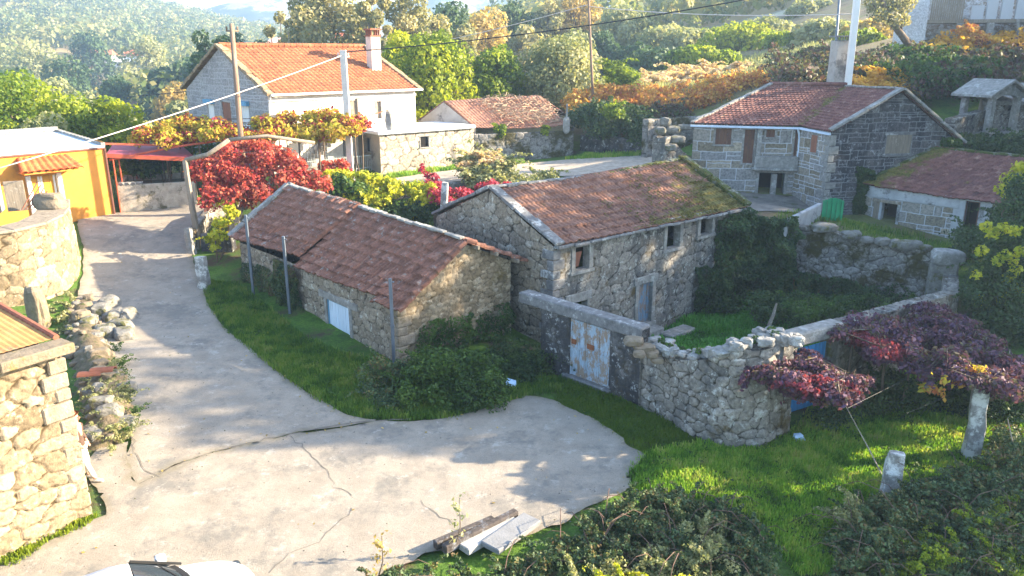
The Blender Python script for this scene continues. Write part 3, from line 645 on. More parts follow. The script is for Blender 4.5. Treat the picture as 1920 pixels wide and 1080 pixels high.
# ------------------------------------------------------------------ builders for openings
def rect(wf, x0, y0, x1, y1):
    xm, ym = (x0+x1)/2, (y0+y1)/2; return (wf.hit(x0, ym)[0], wf.hit(x1, ym)[0], wf.hit(xm, y1)[1], wf.hit(xm, y0)[1])
def planks(mb, wf, u0, u1, z0, z1, o, n, th=.04, seed=0, gap=.012):
    r = np.random.default_rng(seed); w = (u1-u0)/n
    for i in range(n): e = (r.random()-.5)*.016; wf.box(mb, u0+i*w+gap/2, u0+(i+1)*w-gap/2, o+e-th, o+e, z0, z1)
def opening(wf, parent, h, fm, pm, name='window', panel='shutter', fw=.14, proud=.035, depth=.32, recess=.14, lint=.2, sill=.12, n=4, label=None, pane=None):
    u0, u1, z0, z1 = h; mb = MB(); lap = .0
    wf.box(mb, u0-fw, u0+.02, -depth, proud, z0, z1); wf.box(mb, u1-.02, u1+fw, -depth, proud-.002, z0, z1)
    wf.box(mb, u0-fw-.1, u1+fw+.1, -depth-.01, proud+.01, z1, z1+lint)
    if sill: wf.box(mb, u0-fw-.06, u1+fw+.06, -depth-.01, proud+.05, z0-sill, z0)
    f = mb.build(name, fm, parent, bevel=.012)
    if label: f['label'] = label
    if panel:
        mb = MB(); planks(mb, wf, u0+.02, u1-.02, z0, z1, -recess, n, seed=int(abs(u0)*10)); mb.build(panel, pm, f)
    else:
        mb = MB(); wf.box(mb, u0, u1, -depth-.5, -depth-.45, z0-.1, z1+.1); mb.build('shade_panel', M['dark'], f)  # near-black panel, shade of the unlit room painted in behind the opening
    return f
def groundz(wf, dz=-.25): return lambda s: gz(wf.A[0]+wf.d[0]*s, wf.A[1]+wf.d[1]*s)+dz
def gable(L, e0, e1, apex, ua=None):
    ua = L/2 if ua is None else ua
    return lambda s: np.where(s < ua, e0+(apex-e0)*s/ua, apex+(e1-apex)*(s-ua)/(L-ua))
def coping(parent, a, b, w, h, mat, name='coping', seg=.9, seed=1, over=.0):
    a = np.array(a, float); b = np.array(b, float); L = np.linalg.norm(b-a); n = max(1, int(round(L/seg))); mb = MB(); r = np.random.default_rng(seed)
    for i in range(n):
        j = (r.random(3)-.5)*.05; j2 = j+(r.random(3)-.5)*.03; mb.beam(a+(b-a)*(i/n)+j, a+(b-a)*((i+.97)/n)+j2, w*(.82+.3*r.random()), h*(.8+.4*r.random()))
    return mb.build(name, mat, parent, bevel=.02)

def quoins(parent, w1, w2, z0, z1, mat, seed=1, hh=.32, proud=.03):
    """big squared corner blocks where wall w1 ends and wall w2 begins"""
    r = np.random.default_rng(seed); z = z0; P = w1.B; k = 0; mb = MB()
    while z < z1-.15:
        h = min(hh*(.8+.5*r.random()), z1-z); La, Lb = (.62, .34) if k % 2 else (.34, .6); La *= .85+.3*r.random(); Lb *= .85+.3*r.random(); e = proud+.015*r.random(); c = P+(w1.n+w2.n)*e; a = -w1.d*La; b = w2.d*Lb; q = [c+a, c, c+b, c+a+b]
        mb.hexa([v3(p, z+.012) for p in q]+[v3(p, z+h-.012) for p in q]); z += h; k += 1
    mb.build('quoin', mat, parent, bevel=.03)
def v3(p, z): return (float(p[0]), float(p[1]), float(z))
# ------------------------------------------------------------------ long stone house with the mossy roof (centre)
KS = 1.12; H1A = np.array([1.29,23.41])*KS; H1B = np.array([9.2,30.27])*KS; H1D = np.array([-4.09,4.62])*KS; zE = 10-5.76*KS; zR = 10-4.36*KS
T = thing('stone_house', 'long granite house with mossy brown tile roof and empty windows above the small yard', 'house', (3, 32, -1))
w = Wf(H1A, H1B); hs = [rect(w,1078,462,1105,506), rect(w,1250,421,1275,465), rect(w,1313,408,1335,440), rect(w,1196,531,1222,606), rect(w,1066,566,1100,640)]
masonry('wall', [H1A, H1B], -1.6, zE-.02, M['granite'], T, hs, .72, .4, 11, .04, res=.045)
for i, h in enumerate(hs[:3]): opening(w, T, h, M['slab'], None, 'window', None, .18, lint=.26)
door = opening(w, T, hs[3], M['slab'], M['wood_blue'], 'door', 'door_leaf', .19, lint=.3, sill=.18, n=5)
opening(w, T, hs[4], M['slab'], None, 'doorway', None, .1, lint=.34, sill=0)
mb = MB(); u = hs[0]; w.box(mb, u[0]+.1, u[0]+.5, -.34, -.3, u[2]+.05, u[3]-.25)
mb.v = [(x+(.12 if k in (4,5,6,7) else 0), y, z) for k, (x, y, z) in enumerate(mb.v)]; mb.build('loose_board', M['wood_red'], T)
wg = Wf(H1A+H1D, H1A); Lg = wg.L
masonry('wall', [H1A+H1D, H1A], -1, gable(Lg, zE, zE, zR-.02), M['granite_warm'], T, (), .6, .36, 12, .05, res=.05)
quoins(T, wg, w, -1.2, zE-.1, M['slab_dark'], 3)
wr = Wf(H1B, H1B+H1D); masonry('wall', [H1B, H1B+H1D], -1, gable(Lg, zE-.05, zE-.05, zR+.1), M['granite_moss'], T, (), .55, .34, 13, .05, res=.08)
masonry('wall', [H1B+H1D, H1A+H1D], -1, zE-.02, M['granite_moss'], T, (), .55, .34, 14, .05, res=.12)
dl = w.d; nn = w.n; hf = H1D/2
def v3(p, z): return (float(p[0]), float(p[1]), float(z))
mossB = lambda u, v: np.clip((u-.66)*2.2, 0, 1)*.5+np.clip((u-.25)*1.3, 0, .5)*np.clip(1.1-v*1.7, 0, 1)
roof('roof', v3(H1A+nn*.2+dl*.3,zE+.04), v3(H1B+nn*.2-dl*.1,zE-.05), v3(H1A+hf+dl*.3,zR-.03), v3(H1B+hf-dl*.1,zR+.1), M['tile_house'], T, .22, .44, 3, .1, moss=mossB, rough=.025)
roof('roof', v3(H1B+H1D-nn*.2-dl*.1,zE-.05), v3(H1A+H1D-nn*.2+dl*.3,zE+.04), v3(H1B+hf-dl*.1,zR+.1), v3(H1A+hf+dl*.3,zR-.03), M['tile_house'], T, .22, .44, 4)
mid = (v3(H1A+hf+dl*5.5,zR-.03))
coping(T, v3(H1A+hf+dl*.3,zR+.08), mid, .24, .1, M['slab_dark'], 'ridge_cap', .5, 3); coping(T, mid, v3(H1B+hf,zR+.18), .24, .1, M['slab_moss'], 'ridge_cap', .5, 33)
coping(T, v3(H1A+nn*.22+dl*.1,zE+.1), v3(H1A+hf+dl*.1,zR+.13), .42, .13, M['slab_dark'], 'coping', .8, 4)
coping(T, v3(H1A+H1D-nn*.22+dl*.1,zE+.1), v3(H1A+hf+dl*.1,zR+.13), .42, .14, M['slab_dark'], 'coping', .8, 5)
coping(T, v3(H1B+nn*.22-dl*.05,zE+.05), v3(H1B+hf-dl*.05,zR+.25), .5, .2, M['slab_moss'], 'coping', .6, 6)
coping(T, v3(H1A+nn*.14,zE-.03), v3(H1B+nn*.14,zE-.1), .36, .1, M['slab_dark'], 'cornice', .8, 7)
h = hs[3]; mb = MB(); w.box(mb, h[0]-.25, h[1]+.3, 0, .5, h[2]-.5, h[2]-.18); w.box(mb, h[1], h[1]+1.6, .45, 1.1, -1.2, h[2]-.35); mb.build('doorstep', M['slab'], T, bevel=.05)
HOUSE1 = (T, w)
_r = np.random.default_rng(4); _u = np.r_[.55+.45*_r.random(900)**.6, .3+.6*_r.random(300), .985+.02*(_r.random(500)-.5)]; _v = np.r_[_r.random(900), _r.random(300)**2*.5, _r.random(500)]; _k = fbm(_u*14, _v*6, 3, 3) > .47; _k[1200:] = True; _u, _v = _u[_k], _v[_k]
_P = (np.array(v3(H1A+nn*.2, zE+.14))*(1-_u)[:, None]+np.array(v3(H1B+nn*.2, zE+.05))*_u[:, None])*(1-_v)[:, None]+(np.array(v3(H1A+hf, zR+.07))*(1-_u)[:, None]+np.array(v3(H1B+hf, zR+.2))*_v[:, None]*0+np.array(v3(H1B+hf, zR+.2))*_u[:, None])*_v[:, None]
_P[len(_P)-500:, 2] += .1; MOSSP = (_P, T)

# ------------------------------------------------------------------ low roadside shed
A1 = np.array([-3.68,23.79]); A0 = np.array([-12.16,32.92]); AD = np.array([3.8,3.1]); dA = (A1-A0)/np.hypot(*(A1-A0)); 
T = thing('stone_shed', 'low stone shed with brown tile roof in two sections and a pale blue door', 'shed', (-8, 28, .2))
i0 = A0+dA*.25; i1 = A1-dA*.3; w = Wf(i0+AD*.03, i1+AD*.03); hs = [rect(w,616,570,657,668)]
masonry('wall', [w.A, w.B], groundz(w), lambda s: 2.12+0*s, M['granite_warm'], T, hs, .5, .33, 21, .05, res=.045)
h = hs[0]; mb = MB(); w.box(mb, h[0]-.16, h[0]+.01, -.3, .03, h[2]-.3, h[3]); w.box(mb, h[1]-.01, h[1]+.18, -.3, .035, h[2]-.3, h[3]); w.box(mb, h[0]-.5, h[1]+.6, -.3, .045, h[3], h[3]+.26)
mb.build('door_surround', M['slab'], T, bevel=.015)
mb = MB()
for a in ((h[0],h[0]+.05,h[2],h[3]),(h[1]-.05,h[1],h[2],h[3]),(h[0],h[1],h[3]-.05,h[3]),(h[0],h[1],h[2],h[2]+.05)): w.box(mb, a[0], a[1], -.1, -.03, a[2], a[3])
dr = mb.build('door', M['stripe'], T); mb = MB(); planks(mb, w, h[0]+.05, h[1]-.05, h[2]+.05, h[3]-.05, -.06, 9, .03, 3); mb.build('door_leaf', M['white_blue'], dr)
mb = MB(); zc = h[2]+(h[3]-h[2])*.45; w.box(mb, h[0]+.05, h[1]-.05, -.055, -.045, zc-.09, zc+.07); mb.build('stripe', M['stripe'], dr)
wg = Wf(w.B, w.B+AD*.98); ua, za = wg.hit(868,450)
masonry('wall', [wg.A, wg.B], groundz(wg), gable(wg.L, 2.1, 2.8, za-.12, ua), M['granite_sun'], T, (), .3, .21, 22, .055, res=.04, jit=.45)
quoins(T, w, wg, -.1, 2.05, M['granite_sun_rock_'], 4, .3)
masonry('wall', [w.A+AD*.98, w.A], 0, gable(np.hypot(*AD)*.98, 2.9, 2.2, 4.15), M['granite'], T, (), .4, .3, 23, .05, res=.1)
masonry('wall', [w.B+AD*.98, w.A+AD*.98], 0, lambda s: 2.8+.1*s/12, M['granite'], T, (), .4, .3, 24, .05, res=.12)
R1 = np.array([*(w.B[:2]+wg.d*ua), za]); R0 = np.array([-9.95,34.6,4.3]); ov = dA*.22
def onr(px):  # ridge point seen at photo column px
    for t in np.linspace(0, 1, 400):
        p = R0+(R1-R0)*t; f = p[1]*cp_-(p[2]-10)*sp_
        if 960+F_PX*p[0]/f >= px: return p
    return R1
RM = onr(672); e_far = PY(548,484,0) if False else None
we = Wf(A0, A1); um = we.hit(556,495)[0]; EM = A0+dA*um; ES = A1-dA*1.25; RS = R1-np.r_[dA*1.15, 0]*1.0
roof('roof', (A0[0]-.1,A0[1],2.27), v3(EM+dA*.15,2.6), R0-np.r_[ov,0]*.5, RM+np.array([0,0,.2])+np.r_[dA*.15,0], M['tile_old'], T, .2, .4, 31, .08, rough=.04)
roof('roof', v3(EM-AD*.03,2.14), v3(ES,2.2), RM, RS, M['tile_old'], T, .2, .4, 32, .07, rough=.04)
roof('roof', v3(ES-dA*.05-AD*.05,2.06), v3(A1+ov-AD*.02,2.02), RS-np.array([0,0,.07]), R1+np.r_[ov,0]-np.array([0,0,.04]), M['tile_old'], T, .2, .4, 34, .0, rough=.05)
b0 = A0+AD*1.06; b1 = A1+AD*1.08
roof('roof', v3(b1+ov,2.8), v3(b0,2.95), R1+np.r_[ov,0], R0, M['tile_old'], T, .2, .4, 33, .03, rough=.03)
coping(T, R0+np.array([0,0,.05]), RM+np.array([0,0,.1]), .24, .09, M['slab'], 'ridge_cap', .45, 8); coping(T, RM+np.array([0,0,.06]), R1+np.array([0,0,.06]), .24, .09, M['slab'], 'ridge_cap', .45, 9)
coping(T, (A0[0]-.2,A0[1]+.05,2.35), R0+np.array([-.15,.1,.1]), .34, .14, M['slab'], 'coping', .9, 10)
coping(T, (b0[0]-.2,b0[1]+.05,3.0), R0+np.array([-.15,.1,.1]), .34, .14, M['slab'], 'coping', .9, 11)
for q in (.15,.45,.8): 
    mb = MB(); p = R1*(1-q)+np.array([*b1, 2.8])*q; mb.beam(p-np.array([0,0,.1]), p-np.array([0,0,.1])+np.r_[dA*.34, 0], .09, .12); mb.build('rafter_end', M['wood_old'], T)
SHED = (T, we, wg)
posts = [(487,403,569),(558,443,630),(750,522,690)]
src = None
for i, (px, yt, yb) in enumerate(posts):
    u = we.hit(px, (yt+yb)/2)[0]; q = we.A+we.d*u+we.n*(.42 if i < 2 else .3); b = np.array([*q, gz1(*q)]); d = ray(px, yt); top = CAM_H+d[2]*(q[1]/d[1])
    mb = MB(); mb.beam(b-np.array([0,0,.2]), (b[0], b[1], top), .1, .1); mb.box((b[0]+.04, b[1], top-.12), (.16,.05,.04)); mb.box((b[0],b[1],(b[2]+top)/2), (.13,.13,.03)); o = mb.build('steel_post', M['steel'], None, bevel=.008)
    tag(o, ['dark steel post at the far end of the low shed, nearest the lane wall', 'dark steel post beside the ivy where the shed roof sections meet', 'dark steel post at the near corner of the low shed, base in the bushes'][i], 'post', 'steel posts along the shed')
# ------------------------------------------------------------------ two storey house with wing (upper right)
K0 = np.array([15.86,43.5]); K1 = np.array([16.44,40.48]); CL = np.array([10.27,44.47]); GR = np.array([24.05,41.94])
T = thing('stone_house', 'two storey granite house with side wing and tall grey chimney at the upper right', 'house', (17, 45, 1.8))
w = Wf(CL, K0); hs = [rect(w,1341,241,1372,271), rect(w,1394,243,1414,306), rect(w,1436,243,1454,257), rect(w,1421,324,1470,376), rect(w,1489,243,1497,293)]
masonry('wall', [CL, K0], 1.3, 6.12, M['mortared'], T, hs, .95, .5, 41, .012, res=.04, jit=.25, style='ashlar')
def shut(wf, h, mat, name, n=4, pn='shutter', par=None, rec=.03, frame=True):
    f = opening(wf, par, h, M['slab'], mat, name, pn, .1, .02, .2, rec, .14, .1, n); return f
shut(w, hs[0], M['wood_brown'], 'window', 4, par=T); shut(w, hs[1], M['wood_brown'], 'door', 2, 'door_leaf', T, .1); shut(w, hs[2], M['wood_brown'], 'window', 3, 'shutter', T)
opening(w, T, hs[3], M['slab'], None, 'doorway', None, .16, .04, .4, lint=.3, sill=0); shut(w, hs[4], M['wood_brown'], 'door', 2, 'door_leaf', T, .05)
mb = MB(); a = w.hit(1413,303)[0]; b = w.hit(1496,303)[0]; w.box(mb, a, b-.05, .0, .42, 3.86, 4.5); w.box(mb, a-.1, b-.06, 0, .5, 3.72, 3.86); mb.build('balcony', M['slab'], T, bevel=.02)
mb = MB(); w.box(mb, a+.05, a+.3, .1, .34, 4.5, 6.1); mb.build('pillar', M['slab'], T, bevel=.02)
mb = MB(); uu = hs[3][1]; w.box(mb, uu-.75, uu-.45, -.1, .2, 1.5, 3.5); mb.build('pillar', M['slab'], T, bevel=.02)
ww = Wf(K0, K1); hw = [rect(ww,1520,253,1532,286)]
masonry('wall', [K0, K1], 1.2, 6.12, M['mortared'], T, hw, .75, .42, 42, .015, res=.04, jit=.36, style='ashlar')
opening(ww, T, hw[0], M['slab'], M['wood_red'], 'window', 'shutter', .04, .01, .15, .0, .08, .08, 3)
wg = Wf(K1, GR); L = wg.L; quoins(T, ww, wg, 1.2, 6.05, M['slab'], 6, .45, .02); hg = [rect(wg,1661,253,1709,288)]
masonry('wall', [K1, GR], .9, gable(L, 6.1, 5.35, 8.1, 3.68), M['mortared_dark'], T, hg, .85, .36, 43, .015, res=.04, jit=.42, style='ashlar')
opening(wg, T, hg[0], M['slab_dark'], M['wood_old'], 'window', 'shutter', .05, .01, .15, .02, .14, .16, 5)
JR = (19.9,47.6,8.1); AP = (*wg.pt(3.68,.15,8.2)[:2], 8.2); ML = (15.7,48.4,8.15)
masonry('wall', [np.array([15.6,52.3]), CL], 2.4, 6.1, M['mortared'], T, (), .8, .42, 44, .02, res=.12)
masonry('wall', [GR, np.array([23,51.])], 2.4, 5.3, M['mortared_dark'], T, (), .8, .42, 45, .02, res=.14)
masonry('wall', [np.array([23,51.]), np.array([15.6,52.3])], 3, 5.6, M['mortared'], T, (), .8, .42, 46, .02, res=.2)
mossC = lambda u, v: np.clip(1-np.abs(u-1)*5, 0, 1)*.45
roof('roof', (10.05,44.3,6.22), (15.95,43.28,6.16), ML, JR, M['tile_red'], T, .26, .36, 51, .04, .05, .05, moss=mossC)
roof('roof', (15.92,43.2,6.16), (*wg.pt(-.1,.15,6.14)[:2],6.14), (JR[0]-.0,JR[1],8.1), AP, M['tile_red'], T, .26, .36, 52, .02, .05, .05, moss=lambda u, v: np.clip(1-u*4, 0, 1)*.45)
roof('roof', (*wg.pt(L+.15,.15,5.36)[:2],5.36), (24.2,50.6,5.3), AP, (JR[0]+1.2,JR[1]+3,8.1), M['tile_red'], T, .26, .36, 53, 0, .05, .05)
roof('roof', (24.2,50.6,5.3), (15.9,52.5,6.2), JR, ML, M['tile_red'], T, .26, .36, 54)
ridge_tiles('ridge_cap', (15.7,48.4,8.2), (19.9,47.6,8.2), M['tile_red'], T, .42, .12, 4)
coping(T, np.array([10.1,44.3,6.3]), np.array([15.7,48.4,8.25]), .26, .1, M['slab'], 'verge', .45, 5)
coping(T, np.array([19.9,47.6,8.16]), np.array(AP)+[0,.1,.08], .24, .1, M['slab'], 'ridge_cap', .45, 6)
coping(T, wg.pt(-.12,.12,6.22), np.array(AP)+[0,-.02,.1], .42, .14, M['slab'], 'coping', 1., 7)
coping(T, wg.pt(L+.15,.12,5.45), np.array(AP)+[0,-.02,.1], .42, .14, M['slab'], 'coping', 1., 8)
mb = MB(); g1 = np.array([10.0,44.1,6.12]); g2 = np.array([15.78,43.1,6.06]); mb.beam(g1, g2, .13, .1); g3 = np.array([16.32,40.3,6.02]); mb.beam(g2+[0,0,.0], g3, .13, .1); mb.build('gutter', M['white_metal'], T)
mb = MB(); p0 = np.array([15.72,43.2,6.0]); mb.tube([p0, p0+[.12,.1,-.25], (15.88,43.3,5.5), (15.95,43.35,4), (16.02,43.3,1.75)], .055, 8); mb.build('downpipe', M['white_metal'], T, smooth=True)
mb = MB(); cx, cy = 19.75, 48.6; mb.box((cx,cy,9.25), (.95,.8,2.9), .15); mb.build('chimney', M['old_plaster'], T, bevel=.02); ch = T.children[-1] if T.children else T
mb = MB()
for k in range(6): mb.box((cx-.4+.16*k, cy-.36+.024*k, 10.82), (.06,.06,.26))
mb.box((cx,cy,10.98), (1.15,1.0,.07), .15); mb.box((cx+.05,cy,10.72), (1.0,.85,.05), .15); mb.build('chimney_cap', M['slab_dark'], T)
HOUSE2G = wg
# slate-covered gable behind the ridge
# ------------------------------------------------------------------ low annexe barn (right)
D0 = np.array([18.75,41.0]); D1 = np.array([23.5,35.45]); DN = np.array([.76,.65])
T = thing('stone_barn', 'low whitewashed stone barn with sagging mossy tile roof and two dark doorways', 'barn', (22, 39, 1.2))
w = Wf(D0, D1); hs = [rect(w,1651,380,1681,430), rect(w,1805,377,1834,450)]
masonry('wall', [D0, D1], .4, 3.3, M['mortared'], T, hs, .7, .45, 61, .02, res=.04, jit=.3, style='ashlar')
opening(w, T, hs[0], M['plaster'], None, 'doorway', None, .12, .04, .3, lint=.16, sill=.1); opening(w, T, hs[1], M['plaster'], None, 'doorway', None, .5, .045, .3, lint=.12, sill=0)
mb = MB(); w.box(mb, -.0, w.L*.66, 0, .07, 2.72, 3.3); mb.build('lintel_band', M['plaster'], T, bevel=.02)
mb = MB(); h = hs[0]; planks(mb, w, h[0]-.42, h[0]-.05, h[2], h[3], .03, 3, .04, 4); w.box(mb, h[0]-.5, h[1]+.15, .03, .09, h[3]-.02, h[3]+.14); mb.build('door_leaf', M['wood_old'], T)
mb = MB(); h = hs[1]; w.box(mb, h[1]-.1, h[1], -.12, -.05, h[2], h[3]); w.box(mb, h[0], h[0]+.06, -.12, -.05, h[2], h[3]); w.box(mb, h[0], h[1], -.12, -.05, h[3]-.05, h[3]); mb.build('door_frame', M['wood_brown'], T)
De = Wf(D1, D1+DN*4.2); masonry('wall', [De.A, De.B], .4, lambda s: 3.3+s*.42, M['mortared'], T, (), .7, .45, 62, .03, res=.08)
masonry('wall', [D1+DN*4.2, D0+DN*4.2], 1.5, 5.0, M['mortared'], T, (), .7, .45, 63, .03, res=.2)
r0 = np.array([22.5,41.62,5.22]); r1 = np.array([26.9,37.6,5.0]); wn_ = np.array([*w.n, 0])*.22
roof('roof', np.array([18.7,41.0,3.38])+wn_, np.array([23.6,35.3,3.28])+wn_, r0, r1, M['tile_red'], T, .24, .38, 64, .14, .03, .04, rough=.03, moss=lambda u, v: np.clip(1-u*3.2, 0, 1)*.7+.34*np.exp(-((u-.5)**2+(v-.35)**2)*30))
roof('roof', r1+[2.6,2.2,-1.2], r0+[2.6,2.2,-1.2], r1, r0, M['tile_red'], T, .24, .38, 65)
coping(T, r0, r1, .3, .12, M['slab_moss'], 'ridge_cap', .5, 12)
coping(T, np.array([18.7,41.05,3.45])+wn_, r0, .34, .1, M['slab_moss'], 'verge', .5, 13)
BARNW = w

# ------------------------------------------------------------------ orange-roofed house (left centre, behind vines)
E0_ = np.array([-13.59,44.28]); E1_ = np.array([-6.25,51.33]); EG = np.array([-21.42,52.45])
T = thing('farmhouse', 'tall farmhouse with bright orange tile roof, white front and grey stone gable, behind the vines', 'house', (-14, 52, 3.4))
w = Wf(E0_, E1_); hs = [rect(w,655,186,671,222), rect(w,598,193,612,207), rect(w,706,190,715,222), (4.0,4.7,3.6,5.1)]
npm = masonry('wall', [E0_, E1_], groundz(w), 7.75, M['cream'], T, hs, 3, 2, 71, .004, res=.12, jit=.2)
opening(w, T, hs[0], M['old_plaster'], M['wood_old'], 'door', 'door_leaf', .12, .03, .2, .1, .1, .05, 3); opening(w, T, hs[1], M['white'], M['white_metal'], 'window', 'shutter', .1, .02, .15, .04, .1, .08, 5)
opening(w, T, hs[2], M['old_plaster'], M['wood_old'], 'door', 'door_leaf', .08, .03, .2, .1, .1, .05, 2); opening(w, T, hs[3], M['old_plaster'], M['gate_blue'], 'door', 'door_leaf', .08, .03, .2, .1, .1, .05, 4)
wg = Wf(EG, E0_); L = wg.L; hg = [rect(wg,391,195,403,240), rect(wg,418,192,434,242), rect(wg,453,199,468,240)]
masonry('wall', [EG, E0_], groundz(wg), gable(L, 7.75, 7.75, 10.3), M['old_plaster_s'] if 'old_plaster_s' in M else m_stone('rendered_gable', [(.26,.25,.25),(.31,.3,.29),(.34,.33,.33)], joint=(.42,.41,.42), lichen=(.13,.13,.14), lich=.38, moss=(.2,.19,.18), mossy=.35, jw=(.08,.2)), T, hg, .85, .42, 72, .008, res=.05, jit=.2, style='ashlar')
for h, m_ in zip(hg, ('white', 'wood_red', 'white')): opening(wg, T, h, M['old_plaster'], M[m_], 'window', 'shutter', .06, .015, .15, .04, .1, .06, 3)
mb = MB()
for h in (hg[0], hg[2]): mb = MB(); wg.box(mb, h[0]-.15, h[1]+.15, .02, .22, h[3]+.02, h[3]+.28); mb.build('shutter_box', M['stripe'], T)
D = np.array([*(EG-E0_), 0]); hE = D/2; dw_ = np.array([*w.d, 0]); wn_ = np.array([*w.n, 0])
masonry('wall', [E1_, E1_+D[:2]], 3.5, gable(L, 7.75, 7.75, 10.3), m_plain('grey_end', (.4,.37,.33), .15, 2), T, (), 3, 2, 73, .004, res=.3)
masonry('wall', [E1_+D[:2], EG], 3, 7.75, M['old_plaster'], T, (), 3, 2, 74, .004, res=.4)
e0 = np.array([*E0_, 7.82]); e1 = np.array([*E1_, 7.82]); rz_ = np.array([0, 0, 2.55])
roof('roof', e0+wn_*.35+dw_*.2, e1+wn_*.35+dw_*.15, e0+hE+rz_+dw_*.2, e1+hE+rz_+dw_*.15, M['tile_orange'], T, .3, .36, 75, .03, .05, .06, rough=.01)
roof('roof', e1+D+dw_*.15-wn_*.35, e0+D+dw_*.2-wn_*.35, e1+hE+rz_+dw_*.15, e0+hE+rz_+dw_*.2, M['tile_orange'], T, .3, .36, 76, .03, .05, .06)
ridge_tiles('ridge_cap', e0+hE+rz_+[0,0,.08], e1+hE+rz_+[0,0,.08], M['tile_orange'], T, .42, .14, 5)
vm = m_plain('old_verge', (.24,.18,.11), .35, 5, .95, .02, 20, (.36,.3,.22), .4)
for a in (e0+wn_*.4, e0+D-wn_*.4): coping(T, a-dw_*.05, e0+hE+rz_+[0,0,.12]-dw_*.05, .42, .2, vm, 'verge', .5, 15)
for a in (e1+wn_*.4, e1+D-wn_*.4): coping(T, a+dw_*.1, e1+hE+rz_+[0,0,.12]+dw_*.1, .34, .2, vm, 'verge', .5, 16)
mb = MB(); mb.beam(e0+wn_*.42-[0,0,.03], e1+wn_*.42-[0,0,.03]+dw_*.3, .12, .12); mb.beam(e0+wn_*.05-[0,0,.35], e1+wn_*.05-[0,0,.35], .12, .12); q = e0+wn_*.4; mb.tube([q, q+[0,0,-.5]-wn_*.3, q+[0,0,-.8]-wn_*.34, q+[0,0,-3.8]-wn_*.34], .05, 6); mb.build('gutter', M['white'], T)
c = e1+hE*.45+rz_*.45-dw_*1.3; mb = MB(); mb.box((c[0],c[1],c[2]+.95), (.72,.6,2.3), math.atan2(w.d[1], w.d[0])); co = mb.build('chimney', m_plain('chimney_paint', (.6,.5,.42), .12, 3), T, bevel=.01); mb = MB()
for i in (-1,0,1):
    for j in (-1,0,1):
        if i or j: mb.box((c[0]+dw_[0]*i*.3+wn_[0]*j*.24, c[1]+dw_[1]*i*.3+wn_[1]*j*.24, c[2]+2.27), (.1,.1,.36))
mb.box((c[0],c[1],c[2]+2.5), (.86,.76,.09), math.atan2(w.d[1], w.d[0])); mb.box((c[0],c[1],c[2]+2.1), (.8,.68,.08), math.atan2(w.d[1], w.d[0])); mb.build('chimney_cap', M['terracotta'], co)
# outside stair
st = thing('outside_staircase', 'concrete staircase with an iron railing climbing beside the white farmhouse front', 'staircase', w.pt(2.2, 1.2, 3.6)); mb = MB()
for k in range(9): w.box(mb, 1.5+k*.27, 1.5+(k+1)*.27+.0, .05, 1.1, 3.5, 3.75+k*.2)
w.box(mb, 3.95, 6.0, .05, 1.1, 5.3, 5.5); mb.build('steps', M['concrete'], st); mb = MB()
for k in range(20): w.box(mb, 1.55+k*.22, 1.575+k*.22, 1.05, 1.08, 3.6+min(k*.163, 1.7), 4.5+min(k*.163, 1.7))
mb.beam(w.pt(1.5,1.06,4.5), w.pt(3.85,1.06,6.2), .04, .04); mb.beam(w.pt(3.85,1.06,6.2), w.pt(6,1.06,6.2), .04, .04); mb.build('railing', M['steel'], st)
fw_ = Wf(np.array([-11.6,43.6]), np.array([-8.4,46.6])); fo = thing('iron_fence', 'grey iron railing fence in front of the dark porch below the stair', 'fence', fw_.pt(1.5,0,3.2)); mb = MB()
for k in range(34): 
    u = k*.13; z = gz1(*fw_.pt(u,0,0)[:2]); fw_.box(mb, u, u+.025, 0, .025, z, z+.95)
fw_.box(mb, 0, 4.35, 0, .03, 4.15, 4.19); fw_.box(mb, 0, 4.35, 0, .03, 3.45, 3.49); mb.build('bars', m_plain('iron_grey', (.3,.33,.33), .1, 3), fo)

# ------------------------------------------------------------------ flat-roofed stone outbuilding and wall
FA = np.array([-7.79,46.07]); FB = np.array([-2.43,50.44]); FC = np.array([-10.1,49.0]); FD = np.array([-4.9,53.4])
T = thing('flat_roofed_outbuilding', 'small stone outbuilding with a pale flat concrete roof in front of the farmhouse', 'outbuilding', (-6, 49, 3))
w = Wf(FA, FB); hs = [rect(w,788,256,804,276)]
masonry('wall', [FA, FB], groundz(w), 5.42, m_stone('field_stone', [(.26,.22,.17),(.36,.31,.25),(.42,.37,.3),(.46,.41,.34)], joint=(.09,.075,.05), lich=.3, mossy=.3, moss=(.1,.08,.03)), T, hs, .75, .5, 81, .05, res=.05, jit=.42)
opening(w, T, hs[0], M['slab'], M['dark'], 'window', 'pane', .05, .02, .2, .1, .1, .06, 1)
ws = Wf(FC, FA); hs = [(2.0,2.5,4.3,5.1)]; masonry('wall', [FC, FA], groundz(ws), 5.42, M['old_plaster'], T, hs, 2, 1, 82, .01, res=.1)
opening(ws, T, hs[0], M['slab'], M['dark'], 'window', 'pane', .05, .02, .2, .1, .08, .06, 1)
masonry('wall', [FB, FD], 2.8, 5.4, M['granite'], T, (), .6, .4, 83, .03, res=.15); masonry('wall', [FD, FC], 2.8, 5.4, M['granite'], T, (), .6, .4, 84, .03, res=.2)
mb = MB(); o = w.n*.2; s_ = w.d*.2; P4 = [FA+o-s_, FB+o, FD, FC-s_]; mb.hexa([v3(p, 5.42) for p in P4]+[v3(p, 5.62) for p in P4]); mb.build('roof_slab', M['white_roof'], T, bevel=.03)
mb = MB(); mb.rock(w.pt(.9,-.35,6.15), (.2,.2,.62), 3, 2, .25); o = mb.build('stone_stub', M['slab'], None); tag(o, 'upright granite stub standing on the corner of the pale flat roof', 'stone post')
